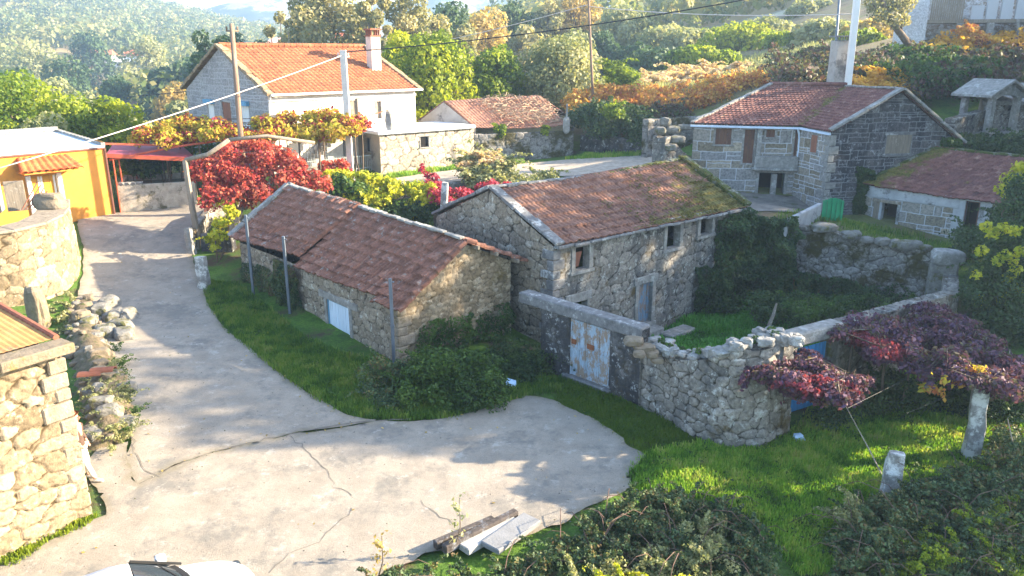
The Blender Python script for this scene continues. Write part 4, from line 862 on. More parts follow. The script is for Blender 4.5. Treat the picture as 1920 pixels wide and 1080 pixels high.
mb = MB(); mb.beam(w.pt(.9,-.35,6.8), w.pt(-1.8,1.2,6.55), .05, .05); o = mb.build('rusty_bar', M['rust'], None); tag(o, 'thin rusty bar running from the stone stub on the flat roof to the left', 'metal bar')
HM = [FB, np.array([0.6,51.55]), np.array([4.15,52.8])]
o = masonry('stone_wall', HM, lambda s: gz(np.interp(s, [0,3.2,7], [p[0] for p in HM]), np.interp(s, [0,3.2,7], [p[1] for p in HM]))-.3, 5.0, M['granite_moss'], None, (), .62, .42, 85, .06, res=.055, thick=.5, cap=.1)
tag(o, 'mossy dry stone wall right of the flat-roofed outbuilding, beside the dirt track', 'stone wall')
# barn with brushwood roof
T = thing('stone_barn', 'small old barn with sagging tile roof covered in dead vine twigs', 'barn', (-1, 53, 3))
ap = np.array([-4.5,52.9,6.95]); ev0 = np.array([-2.35,50.95,5.35]); ev1 = np.array([3.7,53.0,5.35]); rp1 = np.array([1.9,55.6,7.15])
masonry('wall', [np.array([-6.6,54.2]), ev0[:2]], 3, lambda s: np.interp(s, [0,2.6,5.4], [5.4,6.9,5.3]), M['old_plaster'], T, (), 2, 1, 91, .01, res=.12)
roof('roof', ev0, ev1, ap, rp1, M['tile_orange'] if False else m_tile('tile_faded', [(.26,.12,.08),(.36,.18,.12),(.42,.24,.17)], mossy=.25, lichy=.35, lich=(.42,.36,.28)), T, .25, .36, 92, .22, .05, .05)
roof('roof', np.array([4.2,57.5,5.6]), np.array([-6.6,54.8,5.5]), rp1, ap, M['tile_old'], T, .25, .36, 93)
masonry('wall', [np.array([4.15,52.8]), np.array([4.3,57.3])], 3, 5.3, M['granite_moss'], T, (), .5, .4, 94, .03, res=.15)
mb = MB(); rr = np.random.default_rng(5)
for k in range(520):
    t = rr.random(); v = rr.random()*.9; c = (ev0*(1-t)+ev1*t)*(1-v)+(ap*(1-t)+rp1*t)*v
    if t < .28+.35*(1-v)*.2: continue
    c = c+np.array([0,0,.1+.45*rr.random()*math.sin(math.pi*min(1,t))]); th = rr.random()*6.28; l = .4+1.0*rr.random(); d = np.array([math.cos(th), math.sin(th), rr.normal()*.25])*l/2; bend = rr.normal(size=3)*.12
    mb.tube([c-d, c-d*.3+bend, c+d*.3+bend, c+d], .012+.012*rr.random(), 3, cap=False)
o = mb.build('dead_brushwood', m_plain('dry_twigs', (.36,.27,.19), .3, 8, .95, 0), None); tag(o, 'heap of grey dead vine twigs lying over the old barn roof', 'brushwood', kind='stuff')
for px, y0, y1, Y, r_, nm, lb in [(1062,195,245,52.5,.12,'stone_post','slim granite post at the right end of the mossy wall by the track'),(1105,185,186,50,.1,None,None)]:
    if nm:
        t = PY(px,y0,Y); b = PY(px,y1,Y); mb = MB(); mb.rock((b[0],Y,b[2]+.35), (.24,.22,.6), 5, 2, .2); mb.beam((b[0],Y,b[2]), (t[0]+.05,Y,t[2]), .12, .1); o = mb.build(nm, M['slab'], None); tag(o, lb, 'stone post')

# ------------------------------------------------------------------ orange building
OA = np.array([-27.2,32.75]); OB = np.array([-20.95,40.05]); w = Wf(OA, OB); L = w.L
T = thing('orange_building', 'orange painted building with a small tiled porch roof over its double door, at the left', 'building', (-23, 38, 1.9))
hs = [rect(w,62,326,112,408)]; masonry('wall', [OA, OB], 1.2, 5.4, M['orange'], T, hs, 5, 3, 95, .003, res=.1, jit=.2)
h = hs[0]; mb = MB(); w.box(mb, h[0]-.2, h[0], -.15, .12, 1.6, h[3]); w.box(mb, h[1], h[1]+.2, -.15, .12, 1.6, h[3]); mb.build('door_jamb', M['white'], T, bevel=.01)
mb = MB(); um = (h[0]+h[1])/2; planks(mb, w, h[0], h[1], h[2], h[3], -.12, 4, .05, 1); dr = mb.build('door', m_plain('door_ochre', (.55,.27,.03), .1, 2, .5, 0), T); mb = MB()
for u in (h[0]+.35, um-.12, um+.45): w.box(mb, u, u+.09, -.12, -.09, h[2]+.1, h[3]-.1)
mb.build('door_rail', M['white'], dr)
a0, a1 = w.hit(30,297)[0], w.hit(128,287)[0]
mb = MB(); w.box(mb, a0-.05, a1+.05, 0, .85, 4.5, 4.6); mb.build('porch_slab', M['orange'], T)
aw = roof('porch_roof', np.array(w.pt(a0-.2,.98,4.62)), np.array(w.pt(a1+.25,.98,4.62)), np.array(w.pt(a0,.0,5.18)), np.array(w.pt(a1,.0,5.18)), M['tile_clean'], T, .3, .5, 96, 0, .03, .08, rough=.0)
bk = np.array([-.76,.65])*6.2
masonry('wall', [OB, OB+bk], 1.2, 5.7, M['orange'], T, (), 5, 3, 97, .003, res=.3); masonry('wall', [OB+bk, OA+bk], 1.2, 5.7, M['plaster'], T, (), 5, 3, 98, .003, res=.5)
mb = MB(); P4 = [OA+w.n*.05, OB+w.n*.05+w.d*.05, OB+bk, OA+bk]; mb.hexa([v3(p, 5.38) for p in P4[:2]]+[v3(p, 5.75) for p in P4[2:]]+[v3(p, 5.48) for p in P4[:2]]+[v3(p, 5.85) for p in P4[2:]]); mb.build('roof', M['white_roof'], T)
pm = MB()
for k in range(22): 
    a = OA+bk+(OB-OA)*(k/22)+np.array([.3,-.2]); b = OA+bk+(OB-OA)*((k+.97)/22)+np.array([.3,-.2]); pm.beam(v3(a, 5.98), v3(b, 5.98), .2, .24)
for k in range(14): 
    a = OB-bk*0+(bk)*(k/14); b = OB+bk*((k+.97)/14); pm.beam(v3(a, 5.55+k*.026), v3(b, 5.55+k*.026), .2, .16)
pm.build('parapet', M['slab'], T)
mb = MB(); mb.beam(w.pt(-2,.06,5.36), w.pt(L+.05,.06,5.36), .05, .08); mb.tube([w.pt(L+.02,.06,5.3), w.pt(L+.02,.06,1.9)], .05, 6); mb.build('gutter', m_plain('brown_gutter', (.16,.07,.05), .1, 3, .5, 0), T)
# tank and canopy
TA = np.array([-20.75,40.45]); TB = np.array([-17.2,41.75]); w = Wf(TA, TB); bk = -w.n*3.2
T = thing('water_tank', 'open concrete water tank with stained walls beside the orange building', 'water tank', (-19, 42, 2)); mb = MB()
w.box(mb, 0, w.L, -.25, 0, 1.5, 3.35); w.box(mb, 0, w.L, -3.2, -2.95, 1.5, 3.45); w.box(mb, 0, .25, -2.95, -.25, 1.5, 3.4); w.box(mb, w.L-.25, w.L, -2.95, -.25, 1.5, 3.4); mb.build('tank_wall', M['concrete_mossy'], T, bevel=.02)
mb = MB(); w.box(mb, .25, w.L-.25, -2.95, -.25, 3.0, 3.14); mb.build('water', m_plain('tank_water', (.05,.12,.1), .2, 2, .05, .01, 6), T)
mb = MB(); 
for k in range(4): mb.rock(w.pt(.2+k*.28,-.12,3.42), (.22,.16,.09), 30+k, 1)
mb.build('rim_stone', M['slab'], T)
T = thing('canopy', 'sloping red metal canopy on thin red posts over the water tank', 'canopy', w.pt(1.8,-1,2.1))
mb = MB(); a = np.array(w.pt(-.25,.15,5.0)); b = np.array(w.pt(w.L+.2,.15,4.6)); c = np.array(w.pt(w.L-.6,-3.0,5.0)); d = np.array(w.pt(-.25,-3.0,5.2)); up = np.array([0,0,.05])
mb.hexa([a, b, c, d, a+up, b+up, c+up, d+up])
mb.build('sheet', m_plain('maroon_sheet', (.3,.06,.08), .2, 2, .6, 0), T); mb = MB(); mb.beam(a-[0,0,.06], b-[0,0,.06], .06, .2); mb.beam(a+[0,0,.55], np.array(PY(330,273,42.)), .09, .09); mb.build('edge_beam', M['red_metal'], T)
for u, o in ((.0,.12),(.75,-2.4),(2.5,-2.8),(w.L-.08,-.1),(.25,-.1)):
    mb = MB(); q = w.pt(u,o,0); mb.tube([(q[0],q[1],1.9 if u < .1 else 3.3), (q[0],q[1],4.95-.1*u)], .035, 6); mb.build('post', M['red_metal'], T)

# ------------------------------------------------------------------ left walls and building
RW = [np.array(p) for p in [(-24.5,27.6),(-21.5,27.3),(-19.9,27.8),(-18.9,28.7),(-18.5,30.1),(-18.75,31.8),(-19.4,33.4),(-20.4,35.2)]]
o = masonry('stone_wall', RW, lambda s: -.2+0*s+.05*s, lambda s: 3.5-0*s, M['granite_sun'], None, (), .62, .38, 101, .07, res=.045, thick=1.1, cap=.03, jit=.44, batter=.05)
tag(o, 'tall curved retaining wall of sunlit rubble stone at the left, where the lane bends', 'stone wall')
mb = MB(); 
for i in range(len(RW)-1):
    a, b = RW[i], RW[i+1]; d = (b-a)/np.hypot(*(b-a)); n_ = np.array([d[1], -d[0]]); nx = (RW[i+2]-b) if i+2 < len(RW) else d; nx = nx/np.hypot(*nx); n2 = np.array([nx[1], -nx[0]]); n2 = (n_+n2)/2; pv = (a-RW[i-1]) if i else d; pv = pv/np.hypot(*pv); n1 = (n_+np.array([pv[1], -pv[0]]))/2
    P4 = [a+n1*.06, b+n2*.06, b-n2*1.2, a-n1*1.2]; mb.hexa([v3(p, 3.48) for p in P4]+[v3(p, 3.6) for p in P4])
o2 = mb.build('cap_slab', M['granite_sun_rock_'], None, bevel=.03); tag(o2, 'pale concrete capping slab along the top of the curved retaining wall', 'wall cap')
def rockthing(name, label, P, r, seed, mat='granite_sun_rock', cat='stone', group=None, rz=0.):
    mb = MB(); mb.rock(P, r, seed, 3, .34, rz); o = mb.build(name, M[mat], None, smooth=False); return tag(o, label, cat, group)
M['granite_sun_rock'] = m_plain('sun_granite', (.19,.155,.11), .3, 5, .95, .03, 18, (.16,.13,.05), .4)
M['granite_rock'] = m_plain('grey_granite', (.17,.165,.15), .35, 5, .95, .03, 18, (.09,.09,.03), .45)
rockthing('boulder', 'pale granite block lying on top of the curved wall beside the leaning planks', (-19.95,33.1,3.85), (.62,.5,.38), 4)
rockthing('standing_stone', 'tall upright granite slab leaning on the foot of the curved wall', np.array(GP(74,615))+[0,0,.75], (.32,.3,.85), 8)
mb = MB(); 
for k in range(4): mb.beam((-20.9+.12*k,32.5+.05*k,3.6), (-20.3+.12*k,33.0,4.75-.13*k), .1, .035)
o = mb.build('plank_stack', M['wood_red'], None); tag(o, 'reddish planks leaning together on top of the curved wall', 'planks')
mb = MB(); b = PY(30,425,33.2); mb.box((b[0]+.1,33.4,4.05), (.75,.12,1.3), .5); o = mb.build('weathered_board', M['wood_old'], None, bevel=.01); tag(o, 'weathered grey board standing on the wall in front of the orange building', 'board')
mb = MB(); mb.box((-22.95,33.6,4.4), (.9,.9,2.2), .4); o = mb.build('stone_pier', M['old_plaster'], None, bevel=.03); tag(o, 'grey rendered pier at the left edge, in front of the orange building', 'pier')
mb = MB(); mb.beam((-22.9,33.4,3.6), (-22.4,33.0,4.15), .09, .09); mb.beam((-23.3,33.2,3.62), (-21.9,32.6,3.68), .07, .07); o = mb.build('timber_offcut', M['wood_old'], None); tag(o, 'short timber offcuts lying on the wall top beside the grey pier', 'timber')

LB = np.array([-9.5,15.17]); ld = np.array([.563,.826]); LA = LB-ld*7; w = Wf(LA, LB)
T = thing('stone_building', 'sunlit rubble stone building with an orange roof at the lower left edge', 'building', (-11, 13, 0))
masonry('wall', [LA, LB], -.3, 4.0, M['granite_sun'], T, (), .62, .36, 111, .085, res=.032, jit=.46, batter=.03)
wb = Wf(LB, LB+np.array([-.826,.563])*6); masonry('wall', [wb.A, wb.B], -.3, 4.0, M['granite_sun'], T, (), .62, .36, 112, .05, res=.06, jit=.45)
masonry('wall', [LB+np.array([-.826,.563])*6, LA+np.array([-.826,.563])*6], -.3, 4.8, M['granite_sun'], T, (), .62, .36, 113, .05, res=.3)
masonry('wall', [LA+np.array([-.826,.563])*6, LA], -.3, 4.4, M['granite_sun'], T, (), .62, .36, 114, .05, res=.3)
quoins(T, w, wb, -.1, 3.98, M['granite_sun_rock_'], 7, .36, .05)
coping(T, w.pt(-.2,.1,4.12), w.pt(w.L+.16,.1,4.12), .5, .2, M['granite_sun_rock'], 'cornice', 1.6, 14)
mb = MB(); e0 = np.array(w.pt(-.5,-.15,4.26)); e1 = np.array(w.pt(w.L+.02,-.15,4.26)); nb = np.array([*(-w.n*5.6), .62]); n = 60; V = []; Fc = []
for i in range(n*2+1):
    p = e0+(e1-e0)*(i/(n*2)); z = .012*(1 if i % 2 else 0); V += [p+[0,0,z], p+nb+[0,0,z]]
Fc = [(2*i, 2*i+2, 2*i+3, 2*i+1) for i in range(n*2)]; mb.add(V, Fc); mb.build('roof', m_plain('ochre_sheet', (.36,.19,.07), .3, 2.5, .85, .01, 20, (.24,.2,.13), .4), T)
mb = MB(); n = 26
for i in range(n): p = e1+nb*(i/n); q = e1+nb*((i+1.15)/n); mb.tube([p+[.02,0,.02], q+[.02,0,.035]], [.07,.055], 6)
mb.build('verge_tile', M['tile_clean'] if False else M['terracotta'], T)
LEFTW = w

# ------------------------------------------------------------------ walls round the yard
ga = PZ(1066,705,0)[:2]; gb = PZ(1140,733,0)[:2]; gd = (gb-ga)/np.hypot(*(gb-ga)); w = Wf(ga-gd*1.25, gb+gd*1.15); u0 = 1.25; u1 = 1.25+float(np.hypot(*(gb-ga)))
zt = 2.0; T = thing('gate_wall', 'dark lichened wall with a concrete lintel holding the rusty double gate', 'wall', w.pt(1.5,-.2,0))
masonry('wall', [w.A, ga], -.3, 2.28, M['granite_dark'], T, (), .5, .3, 121, .03, res=.045, thick=.4)
masonry('wall', [gb, w.B], -.3, 2.28, M['granite_dark'], T, (), .5, .3, 122, .03, res=.045, thick=.4)
mb = MB(); w.box(mb, -1.0, w.L+.0, -.45, .05, 2.0, 2.36); w.box(mb, u0-.25, u1+.1, -.5, .12, -.1, .06); mb.build('lintel', M['slab_dark'], T, bevel=.03)
G = thing('gate', 'rusty double metal gate with peeling blue paint under the concrete lintel', 'gate', w.pt((u0+u1)/2,-.1,.06)); um = u0+(u1-u0)*.4
for a, b in ((u0+.02,um-.01),(um+.01,u1-.02)):
    mb = MB(); w.box(mb, a, b, -.1, -.06, .08, 1.98); lf = mb.build('gate_leaf', M['rust_paint'], G); mb = MB()
    for z in (.1,1.02,1.9): w.box(mb, a, b, -.06, -.035, z, z+.06)
    for u in (a, b-.05, (a+b)/2): w.box(mb, u, u+.05, -.06, -.037, .08, 1.97)
    mb.build('gate_rail', M['rust_paint'], lf); mb = MB(); w.box(mb, a+.04, a+.04+(b-a)*.3, -.058, -.03, 1.14, 1.3); mb.build('rusty_plate', M['rust'], lf)
GW = w; wb_ = w.B
CW = [wb_]+[GP(*p)[:2] for p in [(1200,757),(1240,778),(1300,817),(1365,838),(1425,835),(1470,815)]]+[np.array([7.0,19.35]), np.array([7.55,19.85])]
def interp_path(P, f):
    P = np.array(P); c = np.r_[0, np.cumsum(np.hypot(*np.diff(P, axis=0).T))]; return c
cc = interp_path(CW, None); tz = np.array([2.2,1.95,1.75,2.2,2.65,2.75,2.75,2.7,2.5])[:len(cc)]
o = masonry('stone_wall', CW, -.5, lambda s: np.interp(s, cc, tz)+.16*(fbm(s*1.7, s*0+3, 2, 2)-.5), M['granite'], None, (), .42, .27, 123, .06, res=.035, thick=.5, cap=.16, jit=.44, batter=.06)
tag(o, 'high curved dry stone wall of grey lichened rubble enclosing the yard, right of the rusty gate', 'stone wall'); CURVW = CW; CURVO = o
TOPR = [np.array([*PZ(1480,632,2.6)[:2]]), np.array([*PZ(1580,606,2.6)[:2]])]; w = Wf(TOPR[0], TOPR[1]); L = w.L
T = thing('gateway', 'stone gateway with a heavy granite lintel over a blue gate, half hidden by purple vine', 'gateway', w.pt(1,0,0)); mb = MB()
w.box(mb, -.1, L+.1, -.5, .0, 2.2, 2.6); mb.build('lintel', M['slab'], T, bevel=.05); mb = MB(); w.box(mb, -.1, .5, -.45, -.05, -.2, 2.2); w.box(mb, L-.35, L+.1, -.45, -.05, -.2, 2.2); mb.build('jamb', M['granite_rock'], T, bevel=.05)
mb = MB(); planks(mb, w, .5, L-.35, .1, 2.05, -.2, 9, .03, 6); mb.build('gate_leaf', M['gate_blue'], T)
BW = [TOPR[1]]+[PZ(x, y, z)[:2] for x, y, z in [(1650,590,2.2),(1740,567,1.9),(1800,552,1.7)]]+[np.array([17.6,29.4])]
cb = interp_path(BW, None); o = masonry('stone_wall', BW, -.8, lambda s: np.interp(s, cb, [2.55,2.2,1.95,1.75,1.7]), M['granite'], None, (), .45, .3, 124, .06, res=.05, thick=.5, cap=.16, jit=.44)
tag(o, 'lower dry stone wall with rough top stones running behind the purple vine, right of the blue gate', 'stone wall')
YW = [np.array(p) for p in [(10.2,34.0),(12.9,34.2),(14.5,33.0),(16.3,31.5),(17.6,29.8)]]; cy = interp_path(YW, None)
o = masonry('stone_wall', YW, -1.2, lambda s: np.interp(s, cy, [3.3,2.55,2.4,2.3,2.25])+.1*(fbm(s*1.5, s*0, 4, 2)-.5), M['granite_moss'], None, (), .5, .34, 125, .08, res=.045, thick=.6, cap=.16, jit=.45)
tag(o, 'high mossy retaining wall overgrown with ivy at the back of the yard', 'stone wall')
M['capr'] = M['slab']
for i, (px, py, z, r) in enumerate([(1598,441,2.45,(.42,.3,.18)),(1626,449,2.4,(.25,.25,.13)),(1655,453,2.38,(.3,.25,.16)),(1678,457,2.36,(.22,.25,.17)),(1702,460,2.36,(.45,.3,.22)),(1733,464,2.3,(.28,.25,.14)),(1545,427,2.6,(.5,.32,.2))]):
    d = PZ(px, py, z); rockthing('capstone', ['first pale capstone on the mossy back yard wall, left of the widest one','small second capstone from the left on the back yard wall','third capstone from the left on the back yard wall','narrow fourth capstone on the back yard wall, below the whitewashed barn','widest pale capstone on the back yard wall, below the barn doorway','last small capstone before the end pier of the back yard wall','big mossy block on the back yard wall below the green gate'][i], d, r, 60+i, 'granite_rock', 'stone', 'loose capstones along the back yard wall')
T = thing('stone_pier', 'blocky granite pier with a lichened cap ending the back yard wall', 'pier', PZ(1785,560,1.2)); q = PZ(1778,478,2.4); mb = MB(); mb.rock((q[0],q[1],q[2]-.1), (.62,.4,.33), 3, 3, .2); mb.build('cap', M['slab'], T); mb = MB(); mb.box((q[0]-.1,q[1],.9), (1.0,.6,2.4), -.4); mb.build('shaft', M['granite_rock'], T, bevel=.08)
for i, (px, py, z, r) in enumerate([(1190,640,2.2,(.3,.24,.1)),(1207,652,2.05,(.28,.22,.1)),(1222,664,1.9,(.2,.2,.1)),(1232,676,1.75,(.18,.15,.08)),(1198,664,2.0,(.16,.15,.08))]):
    rockthing('capstone', ['topmost loose stone on the broken wall end beside the gate lintel','second stone down the broken wall end beside the gate lintel','third stone down the broken wall end right of the rusty gate','lowest loose stone on the broken wall end right of the gate','small stone tucked under the topmost one on the broken wall end'][i], PZ(px, py, z), r, 80+i, 'granite_sun_rock', 'stone', 'stones on the broken wall end')
# garden retaining wall, ruined wall by the track, hillside walls
RWg = [np.array(p) for p in [(-9.6,39.6),(-6.5,41.4),(-3.0,42.4),(.5,43.0)]]
o = masonry('stone_wall', RWg, 1.2, lambda s: 3.05+.02*s, M['granite'], None, (), .5, .32, 131, .04, res=.07, thick=.4, cap=.05); tag(o, 'low retaining wall holding up the track behind the yellow vine', 'stone wall')
RU = [np.array([7.9,42.6]), np.array([8.8,44.3]), np.array([10.2,47.5])]
a = np.array([8.3,42.3]); b = np.array([10.4,44.6]); o = masonry('ruined_wall', [a, b], 1.6, lambda s: np.interp(s, [0,.5,1.2,2,3.2], [5.6,5.7,5.2,4.7,4.2]), M['granite'], None, (), .55, .36, 132, .09, res=.06, thick=.8, cap=.2, jit=.46); tag(o, 'ruined stone wall end with tumbled blocks beside the track, left of the upper house', 'ruined wall')
for i, (px, py, Y, r) in enumerate([(1247,228,44.2,(.3,.3,.25)),(1262,243,44,(.4,.3,.2)),(1238,245,43,(.3,.3,.22)),(1285,238,44.5,(.5,.3,.14)),(1270,262,43,(.4,.3,.2)),(1255,275,42.6,(.35,.3,.2))]):
    rockthing('boulder', ['topmost granite block on the ruined wall beside the track','granite block second from the top of the ruined wall beside the track','leftmost granite block on the ruined wall, nearest the dirt track','long flat block on the ruined wall, nearest the upper house','middle block in the rubble of the ruined wall beside the track','lowest block in the rubble of the ruined wall beside the track'][i], PY(px, py, Y), r, 140+i, 'granite_rock', 'stone', 'blocks on the ruined wall')
o = masonry('stone_wall', [np.array([8.6,49.8]), np.array([13.5,53.0])], 3.2, 6.0, M['granite_moss'], None, (), .8, .5, 133, .08, res=.08, thick=.5, cap=.12); tag(o, 'old field wall of big blocks under the bracken bank behind the track', 'stone wall')
o = masonry('stone_wall', [np.array([4.7,54.0]), np.array([8.6,51.2])], 3.0, 4.6, M['granite_dark'], None, (), .6, .4, 134, .06, res=.08, thick=.5, cap=.1); tag(o, 'low dark stone wall beneath the ivy mound beside the track', 'stone wall')
o = masonry('stone_wall', [np.array([24.0,42.6]), np.array([27,45.0]), np.array([31.5,45.2])], 3.5, lambda s: np.interp(s, [0,4,9], [6.6,6.9,6.6]), M['granite'], None, (), .8, .5, 135, .08, res=.08, thick=.6, cap=.12); tag(o, 'rough block retaining wall beside the small stone shrine on the right', 'stone wall')
# green gate and its low wall
gq = GP(1560,412); T = thing('green_gate', 'small arched green corrugated metal gate beside the upper house', 'gate', gq); yy = gq[1]; x0 = PY(1541,400,yy)[0]; x1 = PY(1580,400,yy)[0]; zt0 = PY(1545,376,yy)[2]; zb = PY(1560,414,yy)[2]
mb = MB(); n = 9
for i in range(n):
    a = x0+(x1-x0)*i/n; b = x0+(x1-x0)*(i+1)/n; m_ = (i+.5)/n; h_ = zt0-.12+.24*math.sin(math.pi*m_)**.6; mb.box(((a+b)/2, yy+(.06 if i % 2 else 0), (zb+h_)/2), (b-a, .04, h_-zb))
mb.build('panel', M['green_metal'], T); mb = MB(); mb.box(((x0+x1)/2, yy+.05, zb+.35), (x1-x0, .05, .06)); mb.box(((x0+x1)/2, yy+.05, zb+.95), (x1-x0, .05, .06)); mb.build('rail', M['green_metal'], T)
lw = [np.array([PY(1478,395,yy-2.6)[0], yy-2.6]), np.array([x0-.05, yy])]
o = masonry('low_wall', lw, 1.2, lambda s: np.interp(s, [0,4], [2.85,zt0-.1]), M['plaster'], None, (), 2, 1, 141, .01, res=.1, thick=.18, cap=.01); tag(o, 'low rendered wall running up to the green gate', 'wall')
# ------------------------------------------------------------------ stone shrine, ruined house
T = thing('stone_shrine', 'small open granite shrine with four pillars and a gabled stone roof on the right terrace', 'shrine', (28, 45, 5.4))
c0 = PY(1865,250,44.5); cx, cy, bz = c0[0], 44.5, c0[2]; rz = .35; C_, S_ = math.cos(rz), math.sin(rz)
def sp3(x, y, z): return (cx+x*C_-y*S_, cy+x*S_+y*C_, bz+z)
mb = MB(); mb.box(sp3(0,.6,-.05), (2.9,2.3,.26), rz); mb.build('base', M['slab'], T, bevel=.03); mb = MB(); mb.box(sp3(0,.6,-.8), (2.6,2.1,1.4), rz); mb.build('plinth', M['granite_rock'], T, bevel=.05)
for x in (-.95,.95):
    for y in (-.25,1.45): mb = MB(); mb.box(sp3(x,y,1.0), (.32,.32,1.9), rz); mb.build('pillar', M['slab'], T, bevel=.02)
mb = MB()
for y in (-.3,1.5):
    P = [sp3(-1.25,y-.14,1.93), sp3(1.25,y-.14,1.93), sp3(0,y-.14,2.75)]; Q = [sp3(-1.25,y+.14,1.93), sp3(1.25,y+.14,1.93), sp3(0,y+.14,2.75)]
    arc = [(-.8,1.93),(-.5,2.08),(0,2.16),(.5,2.08),(.8,1.93)]
    fr = [sp3(x,y-.14,z) for x, z in [(-1.3,1.93)]+arc+[(1.3,1.93),(1.3,2.12),(0,2.75),(-1.3,2.12)]]; bk_ = [sp3(x,y+.14,z) for x, z in [(-1.3,1.93)]+arc+[(1.3,1.93),(1.3,2.12),(0,2.75),(-1.3,2.12)]]; n = len(fr)
    mb.add(fr+bk_, [tuple(range(n)), tuple(range(2*n-1, n-1, -1))]+[(i, i+n, (i+1) % n+n, (i+1) % n) for i in range(n)])
mb.build('pediment', M['slab'], T); mb = MB()
for s_ in (-1,1): 
    a = np.array(sp3(s_*1.6,.6,2.02)); b = np.array(sp3(0,.6,2.9)); mb.hexa([sp3(s_*1.6,-.7,2.02), sp3(0,-.7,2.84), sp3(0,1.9,2.84), sp3(s_*1.6,1.9,2.02), sp3(s_*1.6,-.7,2.14), sp3(0,-.7,2.97), sp3(0,1.9,2.97), sp3(s_*1.6,1.9,2.14)])
mb.build('roof', M['slab'], T); mb = MB(); mb.beam(sp3(.1,1.2,.1), sp3(.1,1.2,1.9), .2, .2); mb.rock(sp3(.1,1.2,1.95), (.3,.3,.14), 3, 2); mb.build('inner_column', M['wood_old'], T)
T = thing('slate_roofed_shed', 'slate-topped stone shed edge behind the shrine at the right border', 'shed', (32, 46, 5.5)); mb = MB(); q = PY(1925,175,46.)
mb.hexa([(q[0]-3,45,q[2]-.6),(q[0]+5,45,q[2]-.6),(q[0]+5,49,q[2]+.3),(q[0]-1,49,q[2]+.3),(q[0]-3,45,q[2]-.4),(q[0]+5,45,q[2]-.4),(q[0]+5,49,q[2]+.5),(q[0]-1,49,q[2]+.5)]); mb.build('roof', M['slab'], T); masonry('wall', [np.array([q[0]-2.2,45.4]), np.array([q[0]+5,45.4])], 4.5, q[2]-.55, M['granite'], T, (), .5, .35, 151, .04, res=.1)

RY = 61.; T = thing('ruined_house', 'derelict whitewashed house with a collapsing timber balcony on the hillside, top right corner', 'house', (30, 62, 11))
a = PY(1672,85,RY+1); b = PY(1732,85,RY-.5); c_ = PY(2080,85,RY-3.5)
whm = m_stone('old_whitewash', [(.5,.52,.56),(.58,.6,.63),(.5,.5,.52)], joint=(.45,.47,.5), lichen=(.3,.27,.24), lich=.34, moss=(.35,.36,.36), mossy=.3)
masonry('wall', [a[:2], b[:2]], 9.5, 17.5, whm, T, (), 1.5, 1, 152, .01, res=.15)
w = Wf(b[:2]+[0,.0], c_[:2]); masonry('wall', [w.A+[.5,2.6], w.B+[.5,2.6]], 9.5, 17.5, m_stone('ruin_wall', [(.2,.15,.1),(.3,.27,.24),(.55,.57,.6)], joint=(.3,.3,.3), lichen=(.6,.63,.68), lich=.5, mossy=.3), T, (), 1., .6, 153, .03, res=.12)
zb_ = PY(1740,37,RY-.6)[2]; mb = MB(); w.box(mb, 0, w.L, -2.2, .1, zb_-.25, zb_); w.box(mb, 0, w.L, -.1, .05, zb_+3.2, zb_+3.4); mb.build('balcony_floor', M['wood_old'], T)
mb = MB(); planks(mb, w, .1, 2.3, zb_, zb_+1.9, .12, 16, .05, 3, .03); mb.build('plank_screen', M['wood_old'], T); mb = MB()
rr = np.random.default_rng(9)
for k in range(9): u = 2.9+k*.95; w.box(mb, u, u+.5+.3*rr.random(), -.3, .0, zb_, zb_+.5+1.6*rr.random())
mb.build('broken_plaster', whm, T); mb = MB(); planks(mb, w, 7.6, w.L, zb_, zb_+1.9, .1, 34, .05, 7, .02); mb.build('plank_screen', M['wood_old'], T)
mb = MB()
for u, ww_ in ((2.0,.5),(4.0,.5),(7.4,.55)): w.box(mb, u, u+ww_, -.4, .1, 10.0, zb_-.2)
mb.beam(w.pt(6.4,.2,10.2), w.pt(5.9,.1,zb_), .25, .2); mb.build('stone_pillar', M['slab'], T, bevel=.03)

# ------------------------------------------------------------------ poles and wires
def pole(name, px0, y0, px1, y1, Y, r0, r1, mat, label, square=False, foot=None):
    t = PY(px0, y0, Y); b = PY(px1, y1, Y); g = gz1(b[0], Y); d = (t-b)/(t[2]-b[2]); f = b+d*(g-.3-b[2]); mb = MB()
    if square: mb.beam(f, t, r0*2, r0*1.6)
    else: mb.tube([f, f*.5+t*.5, t], [r0, (r0+r1)/2, r1], 8)
    if name == 'utility_pole' and t[2] < 16:
        mb.box(tuple(t-np.array([0,0,.35])), (r1*5, .09, .07), .4)
        for e in (-1, 1): mb.tube([t+np.array([e*r1*2.1*math.cos(.4), e*r1*2.1*math.sin(.4), -.33]), t+np.array([e*r1*2.1*math.cos(.4), e*r1*2.1*math.sin(.4), -.14])], [.035,.05], 6)
    o = mb.build(name, M[mat], None, smooth=not square, bevel=.01 if square else 0); tag(o, label, 'pole'); return t
pw = pole('utility_pole', 434, 44, 452, 262, 40.5, .17, .12, 'pole_wood', 'weathered brown wooden utility pole in front of the grey farmhouse gable')
pc = pole('utility_pole', 643, 94, 657, 312, 43.8, .16, .13, 'concrete_pole', 'pale square concrete utility pole in front of the farmhouse roof', True)
pt = pole('utility_pole', 1103, -10, 1111, 166, 58., .11, .08, 'pole_wood', 'slim distant utility pole beside the broom bush and bracken hedge')
pr = pole('utility_pole', 1610, -30, 1590, 156, 47.7, .17, .13, 'white', 'tall white concrete utility pole right behind the grey chimney', True)
pd = pole('utility_pole', 1576, -30, 1566, 100, 52.5, .1, .08, 'steel', 'thin dark utility pole left of the white one behind the chimney')
